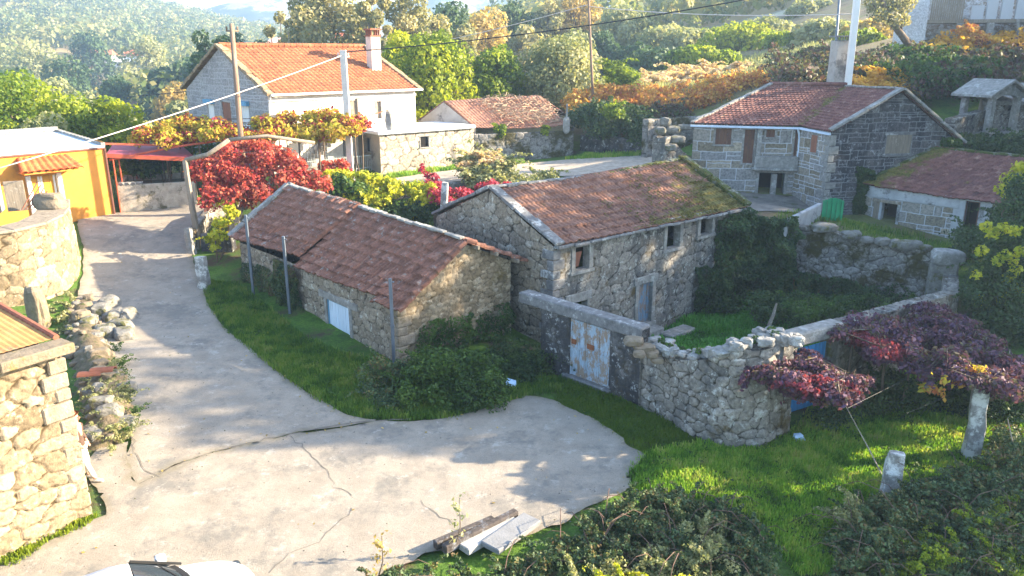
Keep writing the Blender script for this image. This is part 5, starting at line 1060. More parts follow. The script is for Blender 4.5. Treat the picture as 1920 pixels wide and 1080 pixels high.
def wire(a, b, sag, r, mat, label, name='overhead_wire'):
    a = np.array(a, float); b = np.array(b, float); P = [a+(b-a)*t-np.array([0,0,sag*4*t*(1-t)]) for t in np.linspace(0, 1, 15)]; mb = MB(); mb.tube(P, r, 5); o = mb.build(name, mat, None, smooth=True); tag(o, label, 'wire')
wm = m_plain('wire_black', (.03,.03,.035), .1, 3, .6, 0); wl = m_plain('wire_pale', (.55,.5,.47), .1, 3, .6, 0)
wire(pc+[0,0,-.25], PY(0,315,27.), .15, .024, wl, 'thick pale cable running from the concrete pole down to the left edge')
wire(pc+[0,0,-.1], PY(1425,-6,40.), .3, .03, wm, 'black overhead wire running from the concrete pole up to the top right')
wire(PY(520,150,62), PY(-40,190,75), .5, .03, wm, 'thin black wire crossing the valley trees left of the farmhouse gable')
wire(PY(1105,12,58), PY(1604,26,47.7), .3, .03, wl, 'thin pale wire over the wooded slope right of the slim pole')
wire(PY(1105,8,58), PY(700,100,80), .3, .03, wl, 'thin pale wire over the trees left of the slim pole')
# far pylon
mb = MB(); q = PY(458,52,640); 
for k in (-1,1): mb.beam((q[0]+k*2.2,640,q[2]-8), (q[0],640,q[2]+8), .7, .7)
for z in (2,7): mb.beam((q[0]-4,640,q[2]+z*.6), (q[0]+4,640,q[2]+z*.6), .6, .6)
o = mb.build('pylon', m_plain('galvanised', (.6,.62,.65), .1), None); tag(o, 'tiny pale electricity pylon on the hazy mountainside above the gable', 'pylon')

# trellis beams and posts
def stonepost(name, label, P0, P1, w_, mat='slab', seed=1, cat='post', group=None):
    mb = MB(); P0 = np.array(P0, float); P1 = np.array(P1, float); r = np.random.default_rng(seed); n = 6; V = []; 
    ax = (P1-P0); up = ax/np.linalg.norm(ax); x = np.cross(up, [0.3,1,0]); x /= np.linalg.norm(x); y = np.cross(up, x)
    for i in range(n+1):
        t = i/n; s_ = w_*(1.05-.22*t); j = r.normal(size=2)*.018
        for k, (a, b) in enumerate(((-1,-.8),(0,-1),(1,-.8),(1,.0),(1,.8),(0,1),(-1,.8),(-1,0))): 
            e = 1+r.normal()*.06; V.append(P0+ax*t+x*(a*s_*.5*e+j[0])+y*(b*s_*.42*e+j[1]))
    Fc = [(i*8+k, i*8+(k+1) % 8, (i+1)*8+(k+1) % 8, (i+1)*8+k) for i in range(n) for k in range(8)]+[tuple(range(n*8, n*8+8))]
    mb.add(V, Fc); o = mb.build(name, M[mat], None, bevel=.015); return tag(o, label, cat, group)
lich = m_plain('lichen_granite', (.22,.22,.21), .35, 5, .95, .03, 25, (.52,.54,.52), .5); M['lich'] = lich
g = GP(1665,947); stonepost('vine_post', 'short leaning granite vine post in the lower right grass', g-[0,0,.2], PY(1680,848,g[1]+.15), .42, 'lich', 3)
g = GP(1820,862); stonepost('vine_post', 'tall lichened granite vine post topped with yellow vine leaves at the right', g-[0,0,.2], PY(1842,717,g[1]), .4, 'lich', 5)
g = GP(372,465); p0 = np.array([g[0],g[1],g[2]-.2]); p1 = PY(347,300,g[1]+.3); stonepost('trellis_post', 'long leaning stone post at the lane edge carrying the red vine trellis', p0, p1, .26, 'wood_old', 6)
b = GP(383,540); stonepost('kerb_stone', 'rough upright pale granite slab ending the lane wall below the red vine', b-[0,0,.2], (b[0]-.05,b[1]+.1,b[2]+1.35), .5, 'lich', 7, 'stone')
b = GP(360,475); stonepost('kerb_stone', 'grey upright stone beside the foot of the long leaning trellis post', b-[0,0,.2], (b[0]-.1,b[1]+.1,b[2]+1.2), .4, 'slab', 8, 'stone')
p2 = GP(428,462)+[0,0,.3]; p3 = PY(455,382,p2[1]+.8); mb = MB(); mb.tube([p2, (p2+p3)/2+[.08,0,.1], p3], [.2,.17,.13], 7); o = mb.build('old_vine', M['bark_pale'], None, smooth=True); tag(o, 'thick pale old vine trunk leaning against the corner of the low shed', 'vine trunk')
LW = [b[:2]+[.35,.25], b[:2]+[1.9,.1]]; o = masonry('stone_wall', LW, -.2, 1.75, M['granite_dark'], None, (), .45, .3, 161, .05, res=.05, thick=.45, cap=.06); tag(o, 'short dark dry stone wall between the lane slab and the low shed', 'stone wall')
LW = [GP(362,472)[:2]+[.15,0], GP(402,415)[:2], GP(455,385)[:2]]; cl_ = interp_path(LW, None)
o = masonry('stone_wall', LW, 0, lambda s: np.interp(s, [0,cl_[-1]], [1.9,2.7]), M['granite'], None, (), .5, .32, 162, .05, res=.06, thick=.35, cap=.06); tag(o, 'low stone wall curving along the lane under the red vine', 'stone wall')
mb = MB(); tp = PY(430,262,37.); mb.tube([p1, (p1+tp)/2-[0,0,.22], tp], [.1,.11,.1], 7); mb.tube([tp, PY(500,255,38), PY(590,268,39)], .09, 7); o = mb.build('trellis_beam', M['wood_old'], None, smooth=True); tag(o, 'bowed pale timber beam across the top of the red vine trellis', 'beam')
mb = MB(); mb.tube([PY(455,258,43), PY(330,275,41.5), PY(205,300,40.3)], .06, 6); mb.tube([PY(455,255,43), PY(640,232,45)], .05, 6); o = mb.build('trellis_rail', M['red_metal'], None, smooth=True); tag(o, 'long rusty rail under the red and yellow vine row behind the lane', 'rail')
for i, px in enumerate((258,308,372,560,597)):
    t = PY(px, 262, 42.5); mb = MB(); mb.tube([(t[0],42.5,gz1(t[0],42.5)-.2), t], .05, 6); o = mb.build('trellis_stake', M['bark'], None); tag(o, ['leftmost thin stake under the red and yellow vine row','second thin stake from the left under the red and yellow vine row','thin stake under the vine row just left of the wooden utility pole','thin stake under the vine row left of the outside staircase','rightmost thin stake under the vine row, by the concrete pole'][i], 'stake', 'stakes under the vine row')
t = PY(748,775/1,0.1) if False else None
q = PY(763,378,37.5); 
b = PY(828,395,37.); stonepost('trellis_post', 'mossy granite post standing between the two old roofs, beside the pink vine', (b[0],37,b[2]-1.5), PY(835,342,37.), .36, 'lich', 9)
o = masonry('stone_wall', [np.array(PY(812,400,36.5)[:2]), np.array(PY(850,400,35.5)[:2])], 1, PY(820,398,36.5)[2], M['granite_dark'], None, (), .4, .3, 163, .05, res=.07, thick=.4); tag(o, 'short wall stub at the back corner of the long stone house', 'stone wall')

# ------------------------------------------------------------------ leaves
ML_ = dict(
 red=m_leaf('leaf_red', [(.12,.015,.025),(.32,.03,.035),(.44,.06,.045),(.52,.18,.1),(.2,.025,.04),(.46,.08,.05)]),
 pink=m_leaf('leaf_pink', [(.16,.02,.04),(.36,.03,.07),(.42,.08,.1)]),
 yellow=m_leaf('leaf_yellow', [(.12,.18,.015),(.3,.34,.02),(.5,.45,.03),(.36,.42,.03)]),
 yelred=m_leaf('leaf_yellow_red', [(.2,.02,.04),(.25,.03,.04),(.45,.33,.04),(.36,.36,.03),(.32,.1,.06)]),
 purple=m_leaf('leaf_purple', [(.03,.016,.034),(.06,.03,.06),(.1,.055,.11),(.16,.06,.08),(.08,.04,.08),(.11,.1,.04),(.07,.035,.075)], .25),
 purplered=m_leaf('leaf_crimson', [(.08,.025,.06),(.2,.03,.05),(.32,.06,.07)], .3),
 mix=m_leaf('leaf_autumn_mix', [(.2,.22,.02),(.45,.38,.04),(.5,.24,.06),(.5,.12,.07)]),
 green=m_leaf('leaf_green', [(.015,.04,.01),(.035,.075,.015),(.06,.12,.02),(.1,.16,.03)]),
 dgreen=m_leaf('leaf_dark_green', [(.012,.032,.012),(.028,.06,.018),(.05,.09,.025),(.08,.12,.035)], .25),
 bramble=m_leaf('leaf_bramble', [(.012,.03,.014),(.03,.06,.025),(.06,.1,.04),(.1,.15,.06),(.16,.13,.04),(.12,.06,.05)], .2),
 ivy=m_leaf('leaf_ivy', [(.012,.028,.01),(.026,.055,.018),(.05,.095,.028),(.1,.13,.04)], .2),
 walnut=m_leaf('leaf_yellow_green', [(.06,.1,.01),(.16,.22,.015),(.32,.36,.02),(.42,.4,.02)], .45),
 lime=m_leaf('leaf_lime', [(.04,.08,.01),(.1,.16,.015),(.22,.28,.02),(.3,.33,.03)], .45),
 olive=m_leaf('leaf_olive', [(.1,.12,.05),(.2,.22,.1),(.32,.32,.16),(.42,.38,.2)], .35),
 euc=m_leaf('leaf_eucalyptus', [(.1,.11,.05),(.2,.2,.09),(.32,.29,.14),(.4,.34,.18)], .35),
 pine=m_leaf('leaf_pine', [(.025,.055,.025),(.05,.095,.035),(.09,.14,.05)], .25),
 ochre=m_leaf('leaf_ochre', [(.18,.14,.05),(.34,.25,.08),(.48,.36,.13)], .4),
 fern=m_leaf('leaf_bracken', [(.2,.06,.03),(.38,.13,.045),(.52,.26,.07),(.6,.4,.09),(.24,.09,.05)], .4),
 gold=m_leaf('leaf_gold', [(.4,.2,.04),(.62,.38,.06),(.7,.5,.1)], .45),
 brush=m_leaf('leaf_brush', [(.06,.035,.03),(.11,.055,.045),(.08,.11,.04),(.16,.14,.06)], .25),
 dry=m_leaf('leaf_dry_grass', [(.42,.3,.17),(.56,.43,.27),(.66,.54,.37)], .4),
 grass=m_leaf('blade_grass', [(.03,.075,.012),(.07,.17,.018),(.13,.28,.025),(.24,.38,.04),(.36,.4,.09),(.4,.34,.16)], .35),
 grass_d=m_leaf('blade_dark_grass', [(.02,.05,.01),(.045,.11,.015),(.09,.18,.02),(.17,.24,.04),(.28,.26,.09)], .3),
 clover=m_leaf('leaf_clover', [(.03,.12,.018),(.07,.24,.03),(.14,.36,.05)], .3),
)
def pxc(rows):
    """clump rows (px,py,Y,r_horizontal,r_vertical[,weight]) -> world"""
    out = []
    for r_ in rows:
        p = PY(r_[0], r_[1], r_[2]); w_ = r_[5] if len(r_) > 5 else 1; out.append((p[0], p[1], p[2], r_[3], r_[3], r_[4], w_*r_[3]*(r_[3]+r_[4])))
    return out
def fill(poly, n, Y0, Y1, r0, r1, seed, yslope=0., flat=.8):
    """clumps spread inside a photo outline, between two distances"""
    r = np.random.default_rng(seed); poly = np.array(poly, float); lo, hi = poly.min(0), poly.max(0); out = []
    while len(out) < n:
        q = lo+(hi-lo)*r.random(2)
        if sdist(q[None], poly)[0] > 0:
            f = (q[1]-lo[1])/(hi[1]-lo[1]); Y = Y1+(Y0-Y1)*f+(r.random()-.5)*(Y1-Y0)*.35; s_ = r0+(r1-r0)*r.random(); out.append((q[0], q[1], Y, s_, s_*flat))
    return pxc(out)
def vine(name, label, cl, n, size, mat, seed, cat='vine', stems=6, group=None, kind=None, branches=0):
    cl = np.array(cl); b = cl[:, :3].mean(0); t = thing(name, label, cat, (b[0], b[1], gz1(b[0], b[1])), group); cl2 = np.r_[cl, shoots(cl, int(len(cl)*.9), .55, seed+1, .07, .25, 1.2)]; V, Fc, rn = clumps(cl2, int(n), size, seed, cvar=.45, shell=.3); npmesh('foliage', V, Fc, ML_[mat], t, fattr={'rn': rn})
    r = np.random.default_rng(seed); mb = MB()
    for k in range(stems):
        c = cl[r.integers(len(cl))][:3]; d = cl[r.integers(len(cl))][:3]; g_ = gz1(c[0], c[1]); m1 = (c+d)/2+r.normal(size=3)*.1
        mb.tube([(c[0]+.2*r.normal(), c[1]+.1, g_-.1), (c[0], c[1], (g_+c[2])/2), c, m1, d], [.05,.04,.03,.02,.01], 5, cap=False)
    for k in range(branches):
        c = cl[r.integers(len(cl))][:3]; near = cl[np.argsort(((cl[:, :3]-c)**2).sum(1))[:14]]; p = [c+[0,0,.05]]
        for j in range(4): q = near[r.integers(len(near))][:3]; p.append(q+r.normal(size=3)*.08+[0,0,.12])
        mb.tube(p, [.022,.018,.015,.01,.005], 4, cap=False)
    if stems or branches: mb.build('stem', M['bark'], t, smooth=True)
    return t
redpoly = [(346,322),(365,304),(400,292),(435,272),(480,262),(525,272),(560,290),(600,316),(628,340),(600,352),(560,350),(525,352),(500,372),(470,392),(440,372),(400,388),(365,362)]
vine('red_vine', 'big mass of scarlet vine leaves on a trellis above the lane and low shed', fill(redpoly, 110, 36.2, 39.5, .3, .6, 1), 19000, .165, 'red', 1, branches=50)
vine('yellow_vine', 'bright yellow-green vine arbour behind the low shed roof with hanging strands', fill([(598,345),(640,318),(700,335),(760,348),(810,350),(812,366),(740,372),(700,392),(655,388),(620,372)], 46, 38.2, 40.4, .3, .55, 2)+pxc([(733,365+6*k,39,.16,.25,1.6) for k in range(8)]+[(777,362+6*k,38.6,.16,.25,1.6) for k in range(9)]+[(800,378+5*k,38.5,.12,.2,1.2) for k in range(5)]), 9500, .19, 'yellow', 3)
vine('green_vine', 'leafy green vine beneath the yellow arbour behind the low shed roof', fill([(590,350),(640,340),(700,365),(690,395),(640,385)], 18, 38.2, 39.3, .35, .6, 5), 3200, .2, 'green', 4)
vine('red_vine', 'pink-red vine trailing between the yellow arbour and the long stone house', fill([(795,340),(830,335),(830,370),(945,335),(952,350),(900,358),(850,385),(815,380)], 30, 37.6, 41, .25, .4, 6)+pxc([(792,318,41.5,.2,.3),(802,330,41.2,.25,.3),(815,335,41,.25,.3)]), 4200, .17, 'pink', 5)
vine('autumn_vine', 'long row of mixed red and yellow vine in front of the farmhouse', fill([(240,262),(300,240),(350,222),(420,228),(445,240),(520,222),(600,210),(682,215),(688,235),(640,255),(560,262),(470,262),(430,250),(380,262),(300,268)], 85, 41.6, 45, .35, .6, 7), 13500, .2, 'yelred', 6, stems=12)
vine('red_vine', 'scarlet vine tuft hanging beside the concrete pole and flat roof', fill([(655,220),(688,222),(692,245),(665,250)], 8, 45, 46, .3, .45, 8), 1400, .17, 'red', 7, stems=2)
vine('red_vine', 'small scarlet vine patch at the foot of the concrete pole', fill([(600,310),(648,305),(650,325),(610,328)], 9, 42.5, 43.3, .25, .4, 9), 1200, .17, 'red', 8, stems=1)
vine('dark_vine', 'shaded green vine foliage under the red and yellow row left of the farmhouse', fill([(225,290),(330,262),(430,262),(430,300),(345,305),(240,325)], 30, 42.5, 45.5, .4, .7, 10), 5200, .2, 'green', 9)
vine('yellow_shrub', 'yellow-green leaves below the red canopy behind the water tank', fill([(225,310),(290,305),(296,325),(220,330)], 10, 44, 45, .35, .5, 11), 1700, .18, 'walnut', 10, 'shrub', stems=2)
vine('yellow_vine', 'yellow vine shoots around the old trunk by the low shed corner', fill([(408,372),(440,378),(442,400),(415,455),(392,470),(385,450),(415,400)], 14, 34.3, 36, .16, .32, 12), 1300, .16, 'yellow', 11, stems=3)
vine('green_shrub', 'dark undergrowth behind the low shed roof between the vines', fill([(640,385),(830,375),(830,415),(700,410)], 24, 37.6, 39.6, .45, .7, 13), 6500, .13, 'dgreen', 12, 'shrub', stems=0)
# purple pergola
def pergola(rows, n, zr, rr_, seed):
    r = np.random.default_rng(seed); poly = np.array(rows, float); lo, hi = poly.min(0), poly.max(0); out = []
    while len(out) < n:
        q = lo+(hi-lo)*r.random(2)
        if sdist(q[None], poly)[0] > 0:
            z = zr[0]+(zr[1]-zr[0])*r.random(); p = PZ(q[0], q[1], z); s_ = rr_[0]+(rr_[1]-rr_[0])*r.random(); out.append((*p, s_, s_, s_*.6, s_*s_))
    return out
pp = [(1585,600),(1640,590),(1700,600),(1750,570),(1800,600),(1860,640),(1925,690),(1925,735),(1850,730),(1760,710),(1700,690),(1655,668),(1600,650),(1572,628)]
vine('purple_vine', 'wide canopy of dark purple vine leaves over the lower right pergola', pergola(pp, 215, (1.35,2.5), (.16,.44), 1), 36000, .12, 'purple', 21, stems=3, branches=60)
vine('purple_vine', 'purple and crimson vine hanging over the curved stone wall and blue gate', pergola([(1385,690),(1440,680),(1475,650),(1520,662),(1560,700),(1620,715),(1620,745),(1570,755),(1500,740),(1430,712)], 90, (1.5,2.5), (.14,.34), 2), 19000, .11, 'purple', 22, stems=0, branches=30)
vine('crimson_vine', 'reddish tinted vine leaves at the left end of the purple pergola', pergola([(1590,625),(1650,620),(1700,660),(1690,675),(1620,655)], 22, (1.9,2.4), (.22,.34), 3), 4200, .11, 'purplered', 23, stems=2)
vine('crimson_vine', 'bright crimson streak of vine leaves over the curved wall', pergola([(1470,700),(1545,706),(1560,730),(1530,735),(1480,718)], 12, (2.2,2.5), (.16,.26), 4), 2000, .1, 'purplered', 24, stems=0)
vine('yellow_vine', 'yellow and orange vine shoots on top of the tall granite vine post', [(*PY(x,y,17.8+.3*math.sin(x)), .14, .14, .1, 1) for x, y in [(1730,728),(1750,731),(1765,735),(1770,712),(1785,706),(1800,700),(1812,705),(1822,694),(1832,705),(1845,700),(1856,708),(1866,722),(1880,712),(1850,728),(1868,733),(1795,722),(1840,690),(1825,716),(1885,725)]], 620, .12, 'mix', 25, stems=0)
# right border growth
vine('creeper_tree', 'dark tree smothered in creeper at the right edge behind the purple vine', fill([(1895,340),(1925,320),(1925,660),(1860,640),(1815,570),(1828,500),(1860,470),(1880,430)], 95, 25.5, 29.5, .35, .6, 15, flat=1), 30000, .11, 'dgreen', 26, 'tree', stems=5)
vine('yellow_vine', 'scattered yellow vine leaves over the dark creeper at the right edge', [(*PY(x,y,26.+.002*(y-300)), .2, .2, .2, 1) for x, y in [(1850,425),(1862,440),(1875,430),(1890,428),(1905,432),(1840,470),(1870,490),(1885,478),(1900,485),(1912,470),(1830,515),(1835,560),(1845,580),(1880,560),(1895,590),(1870,600),(1915,540),(1890,520),(1905,505)]]+[(*PY(x,y,33.), .4, .4, .3, 4) for x, y in [(1895,335),(1910,325),(1900,350),(1918,345),(1885,355),(1915,315)]], 2300, .14, 'yellow', 27, stems=0)

# ivy and climbers
def ivything(wf, rects, n, label, seed, size=.1, mat='ivy', depth=.25, th=.4): return ivy('ivy', wf, rects, n, size, ML_[mat], None, seed, depth, label, 'ivy', th)
ivything(HOUSE1[1], [(9.6,11.7,-1,3.2),(8.4,10.2,-1,1.3),(10.3,11.8,1.5,3.5)], 17000, 'dark ivy cascading down the right end of the long stone house', 2, .1, depth=.45, th=.36)
wy = [Wf(YW[i], YW[i+1]) for i in range(4)]
ivything(wy[0], [(-.2,2.7,-.9,3.0)], 16000, 'thick dark ivy filling the yard corner beside the long stone house', 3, .1, depth=.4, th=.33)
ivything(wy[1], [(-.3,2.0,-.9,.5)], 2600, 'ivy and moss growing low on the back yard wall, left part', 4, .1, depth=.4, th=.46)
ivything(wy[2], [(-.3,2.4,-.9,.5)], 2600, 'ivy growing low on the back yard wall, middle part', 5, .1, depth=.6, th=.36)
ivything(wy[3], [(-.3,2.2,-.8,.3)], 1800, 'ivy growing on the back yard wall beside the end pier', 6, .1, depth=.6, th=.38)
we = SHED[1]; u0 = we.hit(512,520)[0]; u1 = we.hit(562,560)[0]; ivything(Wf(we.pt(u0,-.1,0)[:2], we.pt(u1,-.1,0)[:2]), [(0,float(u1-u0),.0,2.05)], 5500, 'ivy patch on the low shed wall beside the middle steel post', 7, .08, 'bramble', .2, .36)
sg = SHED[2]; ivything(sg, [(.4,4.6,-.3,1.3)], 4200, 'creeping plants climbing the lower part of the shed gable', 13, .08, 'green', .3, .44)
ivything(Wf(we.pt(.3,-.12,0)[:2], we.pt(u0,-.12,0)[:2]), [(0,float(u0-.3),.1,1.5)], 3000, 'thin creeper on the far part of the low shed wall', 14, .07, 'bramble', .12, .5)
wg = HOUSE2G; ivything(wg, [(1.7,2.9,1.6,4.3)], 3200, 'ivy strip climbing the dark gable of the upper stone house', 8, .12, 'dgreen', .2, .42)
ivything(wg, [(6.4,7.9,3.8,5.8)], 2500, 'green climber under the right eave of the upper stone house gable', 9, .12, 'green', .3, .4)
q0 = Wf(np.array([23.3,35.5]), np.array([25.8,37.5])); ivything(q0, [(-.3,2.5,1,3.6)], 4500, 'climber hanging on the right end of the whitewashed barn', 10, .13, 'green', .5, .36)
wH = Wf(HM[0], HM[1]); bushes_late = 1
pass

# ------------------------------------------------------------------ shrubs, bracken, hedges
def bushes(name, label, poly, n, Y0, Y1, r0, r1, leaves, size, mat, seed, cat='shrub', kind=None, flat=.8, up=.35, group=None):
    cl = np.array(fill(poly, n, Y0, Y1, r0, r1, seed, flat=flat)); g_ = gz(cl[:, 0], cl[:, 1]); cl[:, 2] = np.maximum(cl[:, 2], g_+.1); cl = np.r_[cl, shoots(cl, int(len(cl)*.8), (r0+r1)*1.1, seed+5, r1*.22, .9, 1.3)]; V, Fc, rn = clumps(cl, int(leaves), size, seed, cvar=.5, shell=.35, up=up)
    o = npmesh(name, V, Fc, ML_[mat], None, fattr={'rn': rn}); return tag(o, label, cat, group, kind)
bushes('shrub', 'leafy green shrub against the near corner of the low shed', [(752,715),(790,655),(850,662),(905,680),(945,725),(925,758),(850,770),(765,773)], 46, 20.4, 22.4, .3, .5, 15000, .09, 'green', 31)
bushes('bramble_bush', 'low dark brambles between the lane verge and the shed corner', [(690,680),(745,660),(770,700),(760,780),(700,770),(670,720)], 24, 20.8, 23.2, .25, .42, 6500, .08, 'bramble', 32)
bushes('shrub', 'dark shrub growth between the low shed gable and the rusty gate wall', [(880,690),(960,640),(1040,655),(1045,700),(960,730),(920,740)], 34, 22.2, 25.0, .3, .5, 10500, .08, 'dgreen', 33)
bushes('bracken_hedge', 'orange and rust bracken hedge along the top of the bank behind the track', [(1065,190),(1110,175),(1200,178),(1320,165),(1440,162),(1420,180),(1340,195),(1260,205),(1180,215),(1080,205)], 95, 56.5, 62, .7, 1.15, 22000, .24, 'fern', 34, 'bracken', 'stuff')
bushes('bracken_hedge', 'brown bramble skirt hanging down the bank below the bracken', [(1100,205),(1230,205),(1300,200),(1290,215),(1235,225),(1230,285),(1150,285),(1180,240),(1105,230)], 60, 53.5, 57, .6, .9, 11000, .22, 'brush', 35, 'brambles', 'stuff')
bushes('fern_tuft', 'bright green fern tuft on the mossy wall beside the flat roof', [(930,238),(948,234),(958,248),(948,262),(932,255)], 8, 51.0, 51.5, .22, .36, 1100, .15, 'lime', 81, 'fern')
bushes('fern_tuft', 'small green tuft on the mossy wall near the slim granite post', [(1018,238),(1032,235),(1034,246),(1020,248)], 4, 52., 52.5, .18, .28, 420, .14, 'lime', 82, 'fern')
bushes('ivy_bank', 'dark bank of ivy and brambles sloping down from the back yard wall', [(1410,545),(1480,560),(1600,572),(1745,572),(1735,582),(1580,600),(1460,606),(1420,590)], 70, 28.5, 32.6, .3, .55, 22000, .1, 'ivy', 83, 'ivy', 'stuff')
bushes('ivy_bank', 'lighter green ferns and nettles along the foot of the ivy bank', [(1480,572),(1600,565),(1730,560),(1725,572),(1580,590),(1480,597)], 22, 27.5, 30, .3, .5, 5500, .1, 'green', 84, 'ferns', 'stuff')
bushes('ivy_mound', 'rounded dark green ivy mound on the wall beside the track gateway', [(1075,215),(1100,205),(1150,200),(1200,215),(1220,245),(1205,262),(1150,250),(1075,240)], 40, 51.5, 54.5, .6, .95, 13000, .17, 'dgreen', 36)
bushes('ivy_mound', 'bright green leafy top of the ivy mound beside the track', [(1128,208),(1150,200),(1170,205),(1165,218),(1135,220)], 8, 51.6, 52.5, .35, .5, 1500, .17, 'lime', 37)
bushes('broom_shrub', 'pale feathery broom shrub beside the slim pole', [(1140,165),(1145,128),(1165,115),(1182,135),(1185,168)], 20, 60.5, 62, .4, .8, 5000, .2, 'lime', 38, up=1.4)
bushes('grass_mound', 'rounded tuft of long straw-coloured grass at the edge of the track', [(858,328),(875,300),(910,290),(950,300),(960,325),(930,345),(870,345)], 30, 42.3, 44.4, .45, .65, 6500, .2, 'olive', 39, 'grass', up=1.5)
bushes('grass_mound', 'straw-topped crown of the long grass tuft beside the track', [(868,312),(885,294),(925,292),(950,308)], 16, 43., 44.4, .35, .5, 4500, .2, 'dry', 40, 'grass', up=2.)
bushes('weed_fringe', 'fringe of weeds along the track above the long house roof', [(930,340),(1000,325),(1050,330),(1000,345),(940,350)], 16, 41.5, 43.5, .3, .45, 2600, .15, 'olive', 41, 'weeds', 'stuff')
bushes('bracken', 'golden bracken behind the ridge of the upper house, right of the chimney', [(1592,158),(1610,142),(1650,138),(1700,150),(1720,170),(1690,178),(1610,166)], 34, 50.5, 53, .5, .8, 6500, .24, 'gold', 42, 'bracken', 'stuff', up=.8)
bushes('bracken', 'golden bracken crest along the slope below the ruined house', [(1700,100),(1760,95),(1850,88),(1925,98),(1925,128),(1850,118),(1760,114),(1705,114)], 60, 56.5, 59.5, .6, .9, 11000, .25, 'gold', 43, 'bracken', 'stuff', up=.8)
bushes('hillside_scrub', 'dull green and brown scrub covering the slope right of the chimney', [(1450,118),(1560,108),(1640,108),(1760,120),(1925,130),(1925,150),(1820,165),(1720,165),(1620,140),(1560,150),(1450,150)], 190, 50.5, 58.5, .8, 1.3, 34000, .25, 'brush', 44, 'scrub', 'stuff')
bushes('hillside_scrub', 'green fern patches on the slope below the ruined house', [(1640,100),(1760,105),(1880,125),(1860,150),(1740,150),(1650,130)], 46, 50.2, 57.5, .7, 1.0, 9500, .25, 'green', 45, 'scrub', 'stuff')
bushes('pale_grass', 'sunlit straw grass strip on the field below the wooded slope', [(1160,158),(1230,138),(1300,128),(1385,130),(1400,150),(1300,160),(1180,168)], 60, 63, 74, .5, .9, 14000, .3, 'dry', 46, 'grass', 'stuff', up=2., flat=.45)
bushes('shrub', 'orange-leaved bush in front of the ruined house balcony', [(1795,72),(1805,55),(1825,52),(1840,65),(1838,78)], 12, 57.5, 58.6, .4, .6, 2400, .22, 'fern', 47)
bushes('terrace_weeds', 'dark weeds on the terrace in front of the stone shrine', [(1700,255),(1830,262),(1925,262),(1925,290),(1800,275),(1740,268)], 40, 41, 44, .4, .6, 8000, .16, 'dgreen', 48, 'weeds', 'stuff')
bushes('shrub', 'dark shrubs growing against the barn front under its right doorway', [(1790,445),(1850,425),(1870,400),(1885,450),(1860,475),(1800,472)], 26, 31, 35, .35, .55, 6000, .13, 'dgreen', 49)
for i, (px, Y) in enumerate([(1456,66),(1515,63)]):
    b = PY(px,138,Y); stonepost('field_post', ['pale granite field post farther left of the chimney, above the straw field','pale granite field post nearer the chimney on the scrub slope'][i], (b[0],Y,b[2]-.8), PY(px+1,108,Y), .34, 'slab', 20+i, 'post', 'granite field posts left of the chimney')
# ------------------------------------------------------------------ trees
px_tree('walnut_tree', 'large bright yellow-green tree right behind the farmhouse chimney', 812, 66, 60, 6.4, ML_['walnut'], M['bark'], 15000, .3, 1, ncl=40, low=.12, trad=.28)
px_tree('walnut_tree', 'yellow tree crown touching the right end of the farmhouse roof', 755, 62, 64, 4.4, ML_['walnut'], M['bark'], 8000, .3, 2, ncl=26, low=.15)
px_tree('walnut_tree', 'smaller yellow-green tree between the two leafy crowns, behind the twig-covered barn', 930, 92, 63, 4.8, ML_['lime'], M['bark'], 9500, .3, 3, ncl=30, low=.1)
px_tree('olive_tree', 'grey-green olive tree behind the twig-covered barn, left of the slim pole', 1048, 72, 64, 6.2, ML_['olive'], M['bark_pale'], 14000, .26, 4, ncl=40, low=.1)
px_tree('eucalyptus_tree', 'big airy eucalyptus rising above the middle of the farmhouse roof', 605, -25, 88, 11, ML_['euc'], M['bark_pale'], 15000, .42, 5, ncl=34, low=.4, cs=.8)
px_tree('eucalyptus_tree', 'slender eucalyptus left of the farmhouse chimney', 698, -15, 84, 5, ML_['euc'], M['bark_pale'], 5500, .36, 6, 'column', 20, low=.3)
px_tree('eucalyptus_tree', 'tall sparse eucalyptus above the farmhouse chimney', 758, -35, 90, 6.5, ML_['euc'], M['bark_pale'], 4600, .4, 7, ncl=13, low=.45)
px_tree('eucalyptus_tree', 'narrow dark-stemmed tree left of the big eucalyptus', 526, 20, 92, 5.0, ML_['euc'], M['bark'], 3400, .38, 8, 'column', 20, low=.08)
px_tree('pine_tree', 'rounded pine behind the peak of the farmhouse gable, left', 402, 58, 85, 6, ML_['pine'], M['bark'], 5200, .36, 9, 'umbrella', 18, low=.5)
px_tree('pine_tree', 'rounded pine behind the farmhouse ridge, right of the gable peak', 452, 64, 88, 5.4, ML_['pine'], M['bark'], 4200, .36, 10, 'umbrella', 16, low=.5)
t = px_tree('bare_tree', 'leafless pale branching tree behind the farmhouse ridge', 552, 42, 84, 6.5, ML_['ochre'], M['bark_pale'], 160, .3, 11, ncl=26, low=.3)
px_tree('lime_tree', 'sunlit yellow-green tree behind the orange building, far left', 20, 140, 50, 7.5, ML_['lime'], M['bark'], 13000, .26, 12, ncl=40, low=.15)
px_tree('lime_tree', 'low yellow-green tree behind the orange building, right of the tallest one', 125, 186, 50.5, 5.2, ML_['lime'], M['bark'], 8500, .25, 13, ncl=30, low=.1)
px_tree('lime_tree', 'yellow-green tree with upright twigs behind the water tank', 205, 182, 51.5, 4.0, ML_['walnut'], M['bark'], 6500, .25, 14, ncl=26, low=.1)
px_tree('lime_tree', 'short dusty green tree between the orange building and the hillside', 75, 216, 47, 4.2, ML_['olive'], M['bark'], 5200, .22, 15, ncl=22, low=.1)
px_tree('lime_tree', 'small green tree at the end of the red and yellow vine row', 255, 222, 55, 3.6, ML_['olive'], M['bark'], 4200, .26, 16, ncl=18, low=.1)
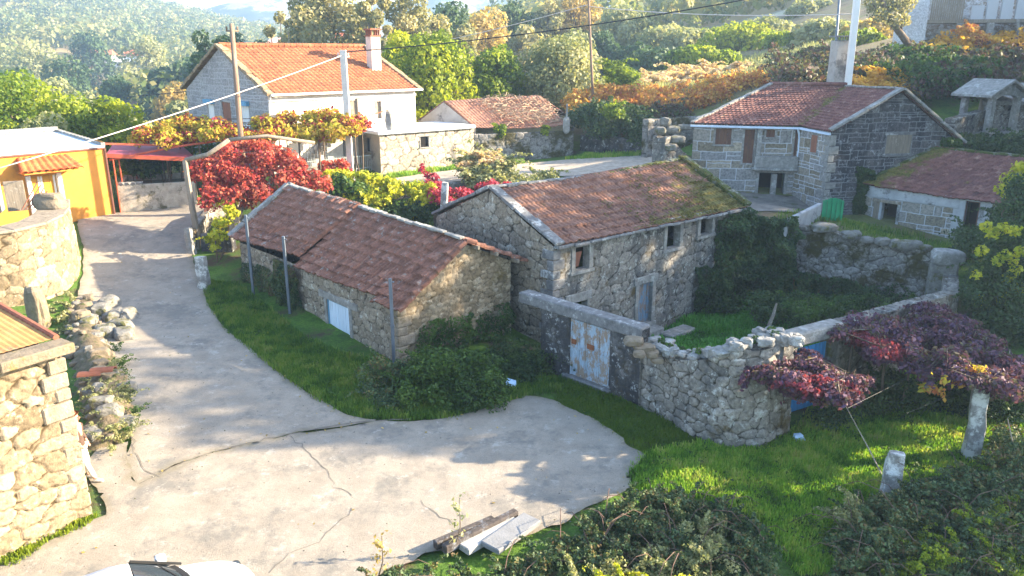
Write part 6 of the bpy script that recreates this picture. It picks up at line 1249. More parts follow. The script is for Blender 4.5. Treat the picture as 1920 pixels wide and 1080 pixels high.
mids = [(845,8,112,8,'pine','dark rounded tree on the skyline right of the tall eucalyptus'),(905,22,116,9.5,'ochre','ochre-tinted broad tree on the wooded slope above the small yellow-green tree'),(868,48,100,5.5,'euc','grey-green tree tucked left of the ochre broad tree'),
 (960,6,124,7.5,'pine','bluish evergreen at the top of the slope right of the ochre tree'),(985,50,108,6.5,'euc','greyish tree on the slope behind the olive'),(1030,-4,126,7.5,'euc','tall hazy tree on the slope above the olive'),(1082,-12,128,9,'ochre','golden hazy tree behind the top of the slim pole'),
 (1075,60,92,6,'olive','pale olive tree just left of the slim pole'),(1125,62,104,6,'pine','dark bluish tree right of the slim pole'),(1160,12,118,8.5,'olive','silvery olive crown on the slope right of the slim pole top'),(1205,30,114,7.5,'olive','silvery olive crown second right of the slim pole'),
 (1250,48,108,8,'olive','silvery broad olive at the middle of the slope'),(1230,95,88,6.5,'pine','dark shaded tree above the straw field'),(1290,55,102,7,'olive','olive crown above the row of small green trees'),(1345,55,104,6.5,'walnut','yellowish round tree above the small green trees'),
 (1195,85,96,6,'pine','shaded blue-green tree behind the broom shrub'),(1290,88,80,4.2,'lime','small green tree on the straw field, first of three'),(1320,94,79,4.0,'walnut','small yellow-green tree on the straw field, middle of three'),(1358,98,78,3.8,'lime','small green tree on the straw field, third of three'),
 (1395,48,94,8,'walnut','hazy yellow tree on the slope left of the terraces'),(1440,40,96,7.5,'olive','hazy olive tree below the vineyard terraces'),(1480,66,88,5.2,'walnut','low yellow tree below the terraces near the upper house'),(1545,40,84,6,'olive','pale olive tree left of the thin dark pole'),
 (1640,40,74,4.6,'ochre','hazy ochre tree between the white pole and the ruined house'),(1615,62,72,3.8,'walnut','small hazy yellow tree right of the white pole'),(1520,8,110,6.5,'olive','tree on the terraces at the top edge above the upper house'),(815,30,96,5.5,'euc','grey-green tree between the tall eucalyptus and the skyline trees')]
for i, (px, yt, Y, W, mt, lb) in enumerate(mids):
    px_tree('hillside_tree', lb, px, yt, Y, W, ML_[mt], M['bark'], 3600+90*W*W*.5, .36+.0012*Y, 40+i, ncl=22, low=.08, group=None, bend=.4)
left = [(345,110,150,8,'pine','conifer standing above the two farmhouses across the valley'),(365,112,140,9,'pine','broad dark pine left of the farmhouse gable'),(300,128,150,7,'pine','dark conical pine below the red-roofed farm across the valley'),(275,165,160,9,'pine','dark tree group edge in the valley bottom'),
 (320,160,128,7.5,'ochre','golden-brown tree in the valley left of the gable'),(210,150,150,10,'pine','dark round tree across the valley'),(115,110,190,13,'pine','dark tree on the lower hillside'),(60,85,240,17,'olive','pale green tree on the hillside, far left'),(160,60,260,16,'pine','pointed green tree on the hillside'),
 (270,70,230,14,'olive','yellow-green pine crown above the far farmhouse'),(25,130,150,12,'pine','dark tree above the tallest yellow-green tree'),(95,150,130,9,'olive','olive-green crown on the valley side, left'),(150,178,110,8,'olive','soft green tree behind the low yellow-green tree'),(345,185,105,7,'olive','mottled tree beside the grey farmhouse gable')]
for i, (px, yt, Y, W, mt, lb) in enumerate(left):
    px_tree('valley_tree', lb, px, yt, Y, W, ML_[mt], M['bark'], 4200, .4+.0022*Y, 80+i, 'cone' if mt == 'pine' and i % 2 else 'round', ncl=22, low=.08)
# leaning tree by the ruin
b = PY(1712,82,58.); t = thing('leaning_tree', 'dark crooked tree leaning left in front of the ruined house', 'tree', b); mb = MB(); p = [b-[0,0,.4], PY(1690,65,58), PY(1668,38,58), PY(1660,15,58), PY(1650,-10,58)]
mb.tube(p, [.28,.24,.2,.14,.1], 7); mb.tube([p[2], PY(1650,25,58), PY(1635,5,58)], [.12,.09,.05], 5); mb.tube([p[1], PY(1690,45,58), PY(1700,25,57.6)], [.12,.09,.05], 5); mb.build('trunk', M['bark'], t, smooth=True)
leafmesh('crown', fill([(1628,-10),(1712,-10),(1715,30),(1690,50),(1655,35),(1630,25)], 30, 57, 59, .4, .75, 3), 2600, .2, ML_['euc'], t, 5)
# far wood on the hills: crowns nobody could count
def wood(name, label, regions, seed, mat, size, leaves=26):
    r = np.random.default_rng(seed); C = []
    for (x0, x1, y0, y1, n, w_) in regions: C.append(np.c_[x0+(x1-x0)*r.random(n), y0+(y1-y0)*r.random(n), np.full(n, w_)*(.6+.8*r.random(n))])
    C = np.concatenate(C); X, Y = C[:, 0], C[:, 1]; keep = (np.abs(X) < Y*.72+30); clear = fbm(X*.016, Y*.016, 9, 3); keep &= clear < .6; keep &= ~((Y > 205) & (Y < 325) & (X/Y > -.575) & (X/Y < -.47)) & ~((Y > 120) & (Y < 330) & (X/Y > -.6) & (X/Y < -.46) & (vnoise(X*.03, Y*.03) > .45)); C = C[keep]; X, Y, W = C.T; z = gz(X, Y)
    rep = leaves; n = len(C); D = r.normal(size=(n, rep, 3)); D /= np.linalg.norm(D, axis=2)[..., None]; D[..., 2] = np.abs(D[..., 2])*1.0-.25
    P = np.c_[X, Y, z+W*.75][:, None, :]+D*(W*.55)[:, None, None]*np.array([1, 1, 1.45])*(.6+.45*r.random((n, rep)))[..., None]
    rn = np.clip(.65*r.random(n)[:, None]+.35*r.random((n, rep)), 0, 1).ravel(); s_ = np.repeat(W*size, rep)
    V, Fc, rn = leaf_arrays(P.reshape(-1, 3), s_, r, rn, .3, .8, nrm=D.reshape(-1, 3)*1.0); o = npmesh(name, V, Fc, mat, None, fattr={'rn': rn}); tag(o, label, 'forest', None, 'stuff')
wm1 = m_leaf('wood_leaf', [(.05,.08,.03),(.09,.13,.045),(.15,.18,.06),(.25,.25,.1),(.3,.26,.1)], .3)
wood('far_wood', 'hazy pine and eucalyptus wood covering the hillside across the valley on the left', [(-480,20,260,760,8200,9),(-260,-40,140,280,1300,7)], 1, wm1, .15, 66)
wood('far_wood', 'wood on the slope above the terraces at the top centre and right', [(-25,120,118,260,700,6.)], 2, m_leaf('slope_leaf', [(.09,.12,.045),(.16,.19,.07),(.28,.27,.1),(.4,.32,.13)], .35), .2, 60)
wood('valley_scrub', 'bushes and scrub on the valley floor beyond the orange building', [(-75,-8,72,150,900,2.8)], 3, m_leaf('scrub_leaf', [(.05,.07,.025),(.12,.12,.04),(.22,.18,.07)], .3), .2, 60)
# vineyard terraces on the far slope
mb = MB(); r = np.random.default_rng(3)
for k, y in enumerate((118,126,135,145,158)):
    P = [(x, y+2*math.sin(x*.1), gz1(x, y)+.5) for x in np.linspace(22, 95, 22)]; mb.tube(P, .55, 5)
o = mb.build('vineyard_terrace', m_plain('terrace_wall', (.42,.4,.3), .3, .2), None); tag(o, 'stepped vineyard terraces on the hazy slope above the upper house', 'terraces', kind='stuff')
# far farm buildings
def farm(label, px, py, Y, w_, h_, d_, roofm, rz=.2):
    p = PY(px, py, Y); T = thing('farmhouse', label, 'house', p); mb = MB(); mb.box((p[0],p[1],p[2]+h_/2), (w_,d_,h_), rz); mb.build('wall', M['cream'], T); C, S = math.cos(rz), math.sin(rz)
    def q(x, y, z): return (p[0]+x*C-y*S, p[1]+x*S+y*C, p[2]+z)
    a, b = w_/2+.5, d_/2+.5; mb = MB(); mb.add([q(-a,-b,h_),q(a,-b,h_),q(a,b,h_),q(-a,b,h_),q(-a+1,0,h_+d_*.26),q(a-1,0,h_+d_*.26)], [(0,1,5,4),(2,3,4,5),(1,2,5),(3,0,4),(3,2,1,0)]); mb.build('roof', roofm, T)
    mb = MB()
    for k in range(3): x = -w_*.3+k*w_*.3; mb.add([q(x-.5,-d_/2-.03,h_*.35),q(x+.5,-d_/2-.03,h_*.35),q(x+.5,-d_/2-.03,h_*.75),q(x-.5,-d_/2-.03,h_*.75)], [(0,1,2,3)])
    mb.build('window', M['dark'], T)
rt = m_plain('far_roof', (.5,.14,.07), .15, 2)
farm('small far farmhouse with red roof across the valley, left one', 192, 121, 300, 9, 3.4, 7, rt); farm('larger far farmhouse with red roof across the valley, right one', 268, 124, 290, 11, 3.6, 8, rt, .4); farm('long low white shed in front of the larger far farmhouse', 245, 127, 284, 10, 2, 5, M['white'], .1)
farm('tiny ruined stone hut in the shaded valley left of the gable', 240, 209, 150, 2.6, 1.5, 2.5, m_plain('hut_roof', (.2,.13,.11), .2)); farm('pink-roofed house glimpsed through the trees behind the farmhouse ridge', 545, 100, 180, 9, 1.6, 7, m_plain('pink_roof', (.5,.3,.26), .1)); farm('pale house glimpsed among the trees left of the farmhouse chimney', 655, 92, 190, 8, 1.8, 7, rt)

# trees standing outside the frame on the rising ground to the right: they shade the hamlet
def shade(x, y, top, W, seed, n=4200):
    b = (x, y, gz1(x, y)); tree('oak_tree', 'broad oak on the rising ground beyond the right edge', b, top-b[2], W, ML_['green'], M['bark'], n, .55, seed, ncl=26, low=.02, group='oaks beyond the right edge')
for i, (x, y, top, W) in enumerate([(22.5,16.2,8.0,5),(36,25.3,17.5,7),(37,29.5,20.5,10),(41,27,20,9),(39,35,20.5,10),(42,40.5,18,9),(46,46.5,20,9.5),(50,52,21,9),(30,27,14.5,7)]): shade(x, y, top, W, 200+i)

# ------------------------------------------------------------------ grass
verge = gpl([(383,545),(372,520),(395,580),(430,630),(500,685),(570,740),(640,778),(740,798),(850,795),(960,760),(1040,735),(1060,710),(930,690),(750,690),(640,668),(565,640),(480,575),(440,535)])
verge = gpl([(385,530),(398,575),(432,622),(505,680),(575,735),(642,772),(700,790),(830,788),(900,768),(985,742),(1040,735),(1062,712),(940,700),(750,690),(640,668),(560,632),(487,570),(440,535)])
blades('grass_verge', [verge], 60000, .15, .024, ML_['grass_d'], 1, 'green grassy verge between the lane and the low shed', 'grass')
mossst = gpl([(1040,752),(1062,712),(1140,740),(1240,785),(1330,830),(1215,856),(1190,838),(1110,783)]); blades('moss_strip', [mossst], 16000, .07, .02, m_leaf('blade_moss', [(.04,.09,.008),(.08,.15,.01),(.12,.18,.015)]), 2, 'short mossy grass strip along the foot of the gate wall', 'grass', lean=.7)
lawn = gpl([(1215,856),(1330,832),(1430,840),(1510,800),(1540,740),(1700,700),(1925,760),(1925,1079),(1500,1079),(1440,980),(1300,930),(1180,915),(1190,885)]); blades('grass_lawn', [lawn], 130000, .14, .024, ML_['grass'], 3, 'rough green grass in the lower right plot', 'grass')
yard = [(4.4,28.6),(6.1,30.1),(9.9,33.4),(13,33.6),(17.3,29.6),(15.0,26.2),(9.6,21.7),(7.4,20.4),(6.3,19.8),(5.4,19.8),(4.2,21.2),(3.7,22.8),(2.6,25.9)]
blades('yard_weeds', [yard], 85000, .26, .05, ML_['clover'], 4, 'dense low green weeds filling the walled yard', 'weeds', lean=1.0)
blades('track_grass', [[(3.5,50.8),(5,52.5),(8.5,51.5),(9.5,50.6),(7,50.8)],[(-7.4,45.6),(-2.6,49.6),(.6,51.2),(.8,50.6),(-2,48.9),(-7,45.2)],[(-4,42.4),(2,43),(6,44.6),(11,46),(11,44.5),(4,41),(-3,39)]], 22000, .22, .04, ML_['grass'], 5, 'grass along the edges of the dirt track', 'grass')
blades('upper_grass', [[(16.8,39.5),(20,38.2),(23,34.5),(18.5,31),(12,32),(9.5,33),(12,36)]], 9000, .16, .035, ML_['grass_d'], 6, 'dark grass in front of the barn and green gate', 'grass')
blades('field_grass', [[(6,58),(14,60),(24,66),(34,76),(24,84),(6,76)],[(-30,44),(-21,45.5),(-15,50),(-20,70),(-40,70)]], 40000, .5, .07, ML_['olive'], 7, 'tall pale grass on the fields behind the hamlet', 'grass')
blades('wall_weeds', [gpl([(0,1055),(60,1000),(168,968),(175,980),(90,1015),(10,1068)])], 2600, .13, .03, ML_['lime'], 8, 'bright weeds along the foot of the sunlit building wall', 'weeds')

def weeds(name, label, polys, n, mat, seed, size=.07, rad=.14, per=16):
    r = np.random.default_rng(seed); C = []
    for p in polys:
        p = np.asarray(p, float)[:, :2]; lo, hi = p.min(0), p.max(0); Q = lo+(hi-lo)*r.random((n*3, 2)); Q = Q[sdist(Q, p) > .05]; Q = Q[fbm(Q[:, 0]*.9, Q[:, 1]*.9, seed, 3) > .46][:n//len(polys)]; C.append(np.c_[Q, gz(Q[:, 0], Q[:, 1])+.06])
    C = np.concatenate(C); m = len(C); s_ = rad*(.4+.9*r.random(m)); cl = np.c_[C, s_, s_, s_*.7, s_*s_]; V, Fc, rn = clumps(cl, m*per, size, seed, cvar=.7, shell=.1, up=.7); o = npmesh(name, V, Fc, ML_[mat], None, fattr={'rn': rn}); return tag(o, label, 'weeds', None, 'stuff')
weeds('broadleaf_weeds', 'broadleaf weeds scattered through the verge grass beside the low shed', [verge], 420, 'green', 71)
weeds('broadleaf_weeds', 'broadleaf weeds and clover scattered through the lower right grass', [lawn], 900, 'green', 72)
weeds('pale_weeds', 'pale yellowish weed tufts in the lower right grass', [lawn], 500, 'lime', 73, .05, .1, 12)
weeds('yard_nettles', 'taller leafy weeds in the walled yard', [yard], 900, 'clover', 74, .1, .22, 20)
weeds('yard_nettles', 'dark weeds at the foot of the yard walls', [yard], 260, 'dgreen', 75, .09, .3, 30)
weeds('flower_dots', 'tiny yellow flowers dotted over the verge and lawn', [verge, lawn], 160, 'yellow', 76, .035, .04, 3)
r = np.random.default_rng(8); mb = MB()
for p, n in ((np.array(lane_low), 1500), (np.array(lane_main), 1300)):
    lo, hi = p.min(0), p.max(0); Q = lo+(hi-lo)*r.random((n*4, 2)); d_ = sdist(Q, p); Q = Q[(d_ > -.1) & (r.random(len(Q)) < np.exp(-d_*1.1)+.06)][:n]
    for q in Q:
        s_ = .008+.022*r.random()**3; z = gz1(*q)+.035; a = r.random()*6; mb.add([(q[0]+s_*math.cos(a+k*2.1), q[1]+s_*math.sin(a+k*2.1), z) for k in range(3)]+[(q[0], q[1], z+s_*.9)], [(0,1,3),(1,2,3),(2,0,3)])
o = mb.build('loose_gravel', M['granite_rock'], None); tag(o, 'loose gravel gathered along the lane edges', 'gravel', kind='stuff')
C = []
for p, n in ((np.array(lane_low), 260), (np.array(lane_main), 260)):
    lo, hi = p.min(0), p.max(0); Q = lo+(hi-lo)*r.random((n*4, 2)); d_ = sdist(Q, p); Q = Q[(d_ > -.1) & (r.random(len(Q)) < np.exp(-d_*1.5)+.05)][:n]; C.append(np.c_[Q, gz(Q[:, 0], Q[:, 1])+.05])
C = np.concatenate(C); V, Fc, rn = leaf_arrays(C, .07, r, r.random(len(C)), 3.); o = npmesh('leaf_litter', V, Fc, ML_['ochre'], None, fattr={'rn': rn}); tag(o, 'dry fallen leaves scattered on the lane', 'leaf litter', kind='stuff')

# ------------------------------------------------------------------ brambles in the foreground
def thicket(name, label, poly, n, zr, rr_, leaves, size, mat, seed, cat='brambles', kind='stuff'):
    r = np.random.default_rng(seed); poly = np.array([PZ(x, y, (zr[0]+zr[1])/2)[:2] for x, y in poly]); lo, hi = poly.min(0), poly.max(0); out = []
    while len(out) < n:
        q = lo+(hi-lo)*r.random(2)
        if sdist(q[None], poly)[0] > 0: s_ = rr_[0]+(rr_[1]-rr_[0])*r.random(); z = gz1(*q)+(zr[0]+(zr[1]-zr[0])*r.random()**1.5)*min(1, .35+sdist(q[None], poly)[0]*1.2); out.append((q[0], q[1], z, s_, s_, s_*.7, s_*s_))
    out = np.array(out); out = np.r_[out, shoots(out, len(out), .6, seed+2, .07, 1.1, 1.6)]; 
    if n > 100:
        mb = MB()
        for k in range(n//4):
            c = out[r.integers(n)][:3]; th = r.random()*6.28; L = .5+.8*r.random(); d = np.array([math.cos(th), math.sin(th), 0]); mb.tube([c, c+d*L*.35+[0,0,L*.4], c+d*L*.75+[0,0,L*.45], c+d*L*1.1+[0,0,L*.2]], [.012,.01,.008,.004], 4, cap=False)
        ob = mb.build('bramble_canes', m_plain('cane', (.11,.07,.055), .4, 8, .9, 0), None); tag(ob, 'arching bare canes in the '+label, 'brambles', None, 'stuff'); ob['label'] = ' '.join(ob['label'].split()[:15])
    V, Fc, rn = clumps(out, int(leaves*1.15), size, seed, cvar=.5, shell=.4); o = npmesh(name, V, Fc, ML_[mat], None, fattr={'rn': rn}); return tag(o, label, cat, None, kind)
bp = [(690,1090),(760,1062),(850,1058),(940,1062),(1035,1020),(1085,975),(1180,925),(1290,930),(1380,960),(1440,1010),(1450,1085)]
thicket('bramble_thicket', 'dark bramble thicket filling the bottom of the picture beside the concrete beams', bp, 260, (.0,.6), (.1,.28), 60000, .065, 'bramble', 51)
thicket('bramble_thicket', 'paler leafy brambles with yellowing leaves at the bottom edge', [(1290,960),(1400,965),(1440,1085),(1000,1085),(1150,1020)], 60, (.3,.7), (.08,.2), 8000, .06, 'olive', 52)
bp2 = [(1545,1085),(1570,1010),(1600,950),(1640,930),(1720,900),(1800,880),(1925,850),(1925,1085)]
thicket('bramble_thicket', 'bramble thicket around the short vine post in the lower right corner', bp2, 280, (.0,.8), (.12,.32), 64000, .07, 'bramble', 53)
thicket('bramble_thicket', 'yellow-green bramble shoots in the lower right corner', [(1640,1085),(1720,960),(1925,900),(1925,1085)], 50, (.4,.9), (.08,.2), 6500, .06, 'lime', 54)
thicket('yellow_weeds', 'few yellow leaves on the brambles at the bottom edge', [(1110,1085),(1140,1040),(1300,1050),(1320,1085)], 14, (.8,1.0), (.08,.14), 700, .09, 'yellow', 55)
thicket('shrub', 'slender grey-green sapling in the grass left of the short vine post', [(1570,905),(1620,900),(1625,950),(1580,955)], 12, (.6,1.3), (.14,.22), 1500, .07, 'olive', 56, 'shrub', None)
thicket('dark_undergrowth', 'shadowy growth under the purple vine beside the curved wall', [(1500,800),(1540,760),(1580,720),(1720,700),(1850,740),(1925,760),(1925,800),(1800,760),(1640,760)], 70, (.1,.9), (.3,.5), 15000, .09, 'dgreen', 57)
thicket('dark_undergrowth', 'grey-green scrub at the right border below the tall vine post', [(1850,860),(1880,790),(1925,780),(1925,900)], 24, (.3,1.4), (.25,.4), 7000, .07, 'bramble', 58)
for i, (px, py, h) in enumerate([(850,1005,.8),(705,1060,.55)]):
    b = GP(px, py+40); t = thing('red_sapling', ['thin leafy sapling overlapping the concrete beams', 'small reddish sapling at the bottom edge left of the beams'][i], 'sapling', b); mb = MB(); tip = b+[.15,.1,h+.5]; mb.tube([b, (b+tip)/2+[.08,0,0], tip], [.015,.012,.006], 4)
    cl = [((b+(tip-b)*q)[0]+.1*math.sin(q*20), (b+(tip-b)*q)[1], (b+(tip-b)*q)[2], .1, .1, .1, 1) for q in np.linspace(.3, 1, 8)]; mb.build('stem', M['bark'], t); leafmesh('leaves', cl, 60, .09, ML_['olive' if i == 0 else 'ochre'], t, 3)

P_, T_ = MOSSP; V, Fc, rn = clumps(np.c_[P_, np.full((len(P_), 3), [.07, .07, .04]), np.ones(len(P_))], 16000, .045, 5, shell=.2); npmesh('moss', V, Fc, m_leaf('moss_leaf', [(.06,.05,.015),(.1,.09,.025),(.16,.14,.035),(.12,.15,.03)], .2), T_, fattr={'rn': rn})
cW = interp_path(CURVW, None); r = np.random.default_rng(33); mb = MB(); wp = []
for k, s0 in enumerate(np.arange(.3, cW[-1]-.2, .27)):
    x = np.interp(s0, cW, [p[0] for p in CURVW]); y = np.interp(s0, cW, [p[1] for p in CURVW]); z = float(np.interp(s0, cW, tz)); x2 = np.interp(s0+.1, cW, [p[0] for p in CURVW]); y2 = np.interp(s0+.1, cW, [p[1] for p in CURVW]); n_ = np.array([y2-y, x-x2]); n_ /= np.hypot(*n_)
    for o_ in (-.12, -.38): 
        if r.random() < .8: mb.rock((x+n_[0]*(o_+.08*r.normal()), y+n_[1]*(o_+.08*r.normal()), z+.08+.08*r.random()), (.1+.13*r.random(), .1+.1*r.random(), .05+.09*r.random()), k, 3, .6, r.random()*3)
    if r.random() < .35: wp.append((x-n_[0]*.25, y-n_[1]*.25, z+.2, .14, .14, .09, 1))
mb.build('coping', M['slab'], CURVO); o = leafmesh('wall_top_weeds', wp, 1500, .05, ML_['green'], None, 6); tag(o, 'small weeds sprouting on top of the curved stone wall', 'weeds', None, 'stuff')
# ------------------------------------------------------------------ rubble beside the lane
r = np.random.default_rng(17); RB = gpl([(130,575),(170,560),(205,640),(235,700),(255,765),(250,815),(215,845),(165,850),(150,760),(135,690),(120,640)]); RB = np.array(RB); lo, hi = RB.min(0), RB.max(0); k = 0
while k < 110:
    q = lo+(hi-lo)*r.random(2); sd1 = sdist(q[None], RB)[0]
    if sd1 < .05: continue
    s_ = .08+.2*r.random()**2; z = gz1(*q)+min(.6, sd1*.8)*r.random()
    rockthing('rubble_stone', 'rough granite stone in the rubble heap beside the lane', (q[0], q[1], z+.05), (s_*1.3, s_, s_*.75), 300+k, 'granite_rock' if r.random() < .35 else 'granite_sun_rock', 'stone', 'rubble heap beside the lane', r.random()*3); k += 1
for i, (px, py) in enumerate([(205,575),(190,590),(218,600),(238,598),(225,620),(200,630),(232,635)]):
    p = GP(px, py); rockthing('rubble_stone', ['mossy boulder nearest the standing slab at the foot of the curved wall','small mossy boulder left of the widest one above the rubble heap','topmost mossy boulder above the rubble heap, at the lane edge','mossy boulder jutting farthest into the lane above the rubble heap','mossy boulder in the middle above the rubble heap','lowest mossy boulder on the left above the rubble heap','lowest mossy boulder on the lane side above the rubble heap'][i], p+[0,0,.12], (.36+.14*r.random(),.33,.28), 380+i, 'granite_rock', 'stone', 'mossy boulders above the rubble heap', r.random()*3)
mb = MB(); V = [(x+0, y, gz1(x, y)+.02+min(.6, max(0, sdist(np.array([[x, y]]), RB)[0])*.7)) for x in np.linspace(lo[0]-.3, hi[0]+.3, 24) for y in np.linspace(lo[1]-.3, hi[1]+.3, 40)]
V = [(a, b, c-(.25 if sdist(np.array([[a, b]]), RB)[0] < .0 else 0)) for a, b, c in V]
mb.add(V, [(i*40+j, (i+1)*40+j, (i+1)*40+j+1, i*40+j+1) for i in range(23) for j in range(39)]); o = mb.build('rubble_bank', m_plain('earth_bank', (.14,.11,.07), .4, 4, .95, .05, 14, (.06,.07,.02), .45), None, smooth=True); tag(o, 'earthy bank of small rubble beside the lane', 'rubble', kind='stuff')
thicket('rubble_weeds', 'weeds and dry stalks growing on the rubble bank', [(180,700),(230,700),(258,800),(215,840),(165,830),(160,720)], 60, (.1,.5), (.06,.2), 8000, .05, 'olive', 59, 'weeds')
thicket('rubble_weeds', 'green weed tufts on the lane side of the rubble bank', [(215,640),(240,690),(262,790),(248,815),(225,740)], 22, (.1,.35), (.08,.16), 2200, .05, 'green', 61, 'weeds')
thicket('rubble_weeds', 'dry yellowish grass among the stones at the foot of the curved wall', [(60,610),(150,560),(180,640),(130,640)], 18, (.05,.3), (.1,.22), 2500, .08, 'olive', 60, 'weeds')
p = GP(176,735)+[0,0,.55]; mb = MB()
for j in (0,1): 
    V = []; 
    for a in np.linspace(0, math.pi, 9):
        for x in (-.35,.35): V.append((p[0]+x*.9+j*.3, p[1]+.13*math.cos(a)+.15*j+x*.2, p[2]+.1*math.sin(a)+.06*j))
    mb.add(V, [(2*i, 2*i+1, 2*i+3, 2*i+2) for i in range(8)])
o = mb.build('roof_tile', M['terracotta'], None); s_ = o.modifiers.new('thick', 'SOLIDIFY'); s_.thickness = .02; tag(o, 'broken terracotta roof tiles lying on the rubble heap', 'roof tiles')

# ------------------------------------------------------------------ concrete beams
def beamthing(a, b, z, w_, h_, mat, label):
    a = PZ(*a, z); b = PZ(*b, z); mb = MB(); mb.beam(a, b, w_, h_); o = mb.build('concrete_beam', mat, None, bevel=.02); tag(o, label, 'beam')
dkb = m_plain('tarred_timber', (.07,.06,.055), .5, 8, .95, .02, 20, (.16,.17,.19), .45, sz=1)
beamthing((918,1028), (998,972), .22, .5, .13, m_plain('slab_pale', (.2,.205,.21), .15, 3, .85, .01, 20, (.22,.19,.16), .36), 'broad pale concrete slab lying at the lane edge by the brambles')
beamthing((868,1030), (965,975), .16, .36, .16, M['concrete'], 'flat grey concrete beam beneath the pale slab')
beamthing((832,1030), (968,962), .22, .17, .2, dkb, 'dark lichened beam with ragged end beside the grey beam')
beamthing((815,1022), (925,975), .16, .15, .2, dkb, 'second dark beam, shorter, nearest the lane')
# litter
def bag(px, py, label, seed, col=(.45,.62,.8)):
    p = GP(px, py); mb = MB(); mb.rock(p+[0,0,.1], (.17,.13,.12), seed, 2, 1.0); o = mb.build('plastic_bag', m_plain('bag_plastic', col, .1, 8, .4, .01, 20), None); tag(o, label, 'plastic bag')
bag(958, 728, 'crumpled pale blue plastic bag on the grass beside the shed shrub', 3); bag(1496, 832, 'crumpled pale blue plastic bag in the grass below the curved wall', 9)
mb = MB(); a = GP(1437,655)+[0,0,.9]; b_ = PY(1456,568,a[1]+.2); mb.tube([a, (a+b_)/2+[.03,0,0], b_], [.08,.07,.035], 6); o = mb.build('wooden_stake', M['wood_old'], None); tag(o, 'leaning bare wooden stake on the yard side of the curved wall', 'stake')
for i, (x0, y0, x1, y1) in enumerate([(1500,760,1690,650),(1590,765,1800,660),(1700,775,1900,690)]):
    mb = MB(); mb.tube([PZ(x0,y0,1.9), PZ(x1,y1,2.0)], .005, 4); o = mb.build('trellis_wire', wm, None); tag(o, ['thin straight wire under the purple vine, nearest the curved wall','middle thin wire strung under the purple vine pergola','thin straight wire under the purple vine, nearest the tall vine post'][i], 'wire', 'wires of the purple vine pergola')
mb = MB(); a = GP(1660,905); mb.tube([a, a+[-.35,.3,.7], a+[-.8,.9,1.6]], [.02,.015,.006], 5); o = mb.build('dry_stem', M['bark_pale'], None); tag(o, 'long bare arching stem rising left of the short vine post', 'stem')
mb = MB(); a = GP(1893,900); mb.tube([a, a+[.05,.1,.7], a+[-.15,.3,1.5]], [.03,.025,.01], 5); o = mb.build('dry_stem', M['bark_pale'], None); tag(o, 'bare grey sapling stem right of the tall vine post', 'stem')

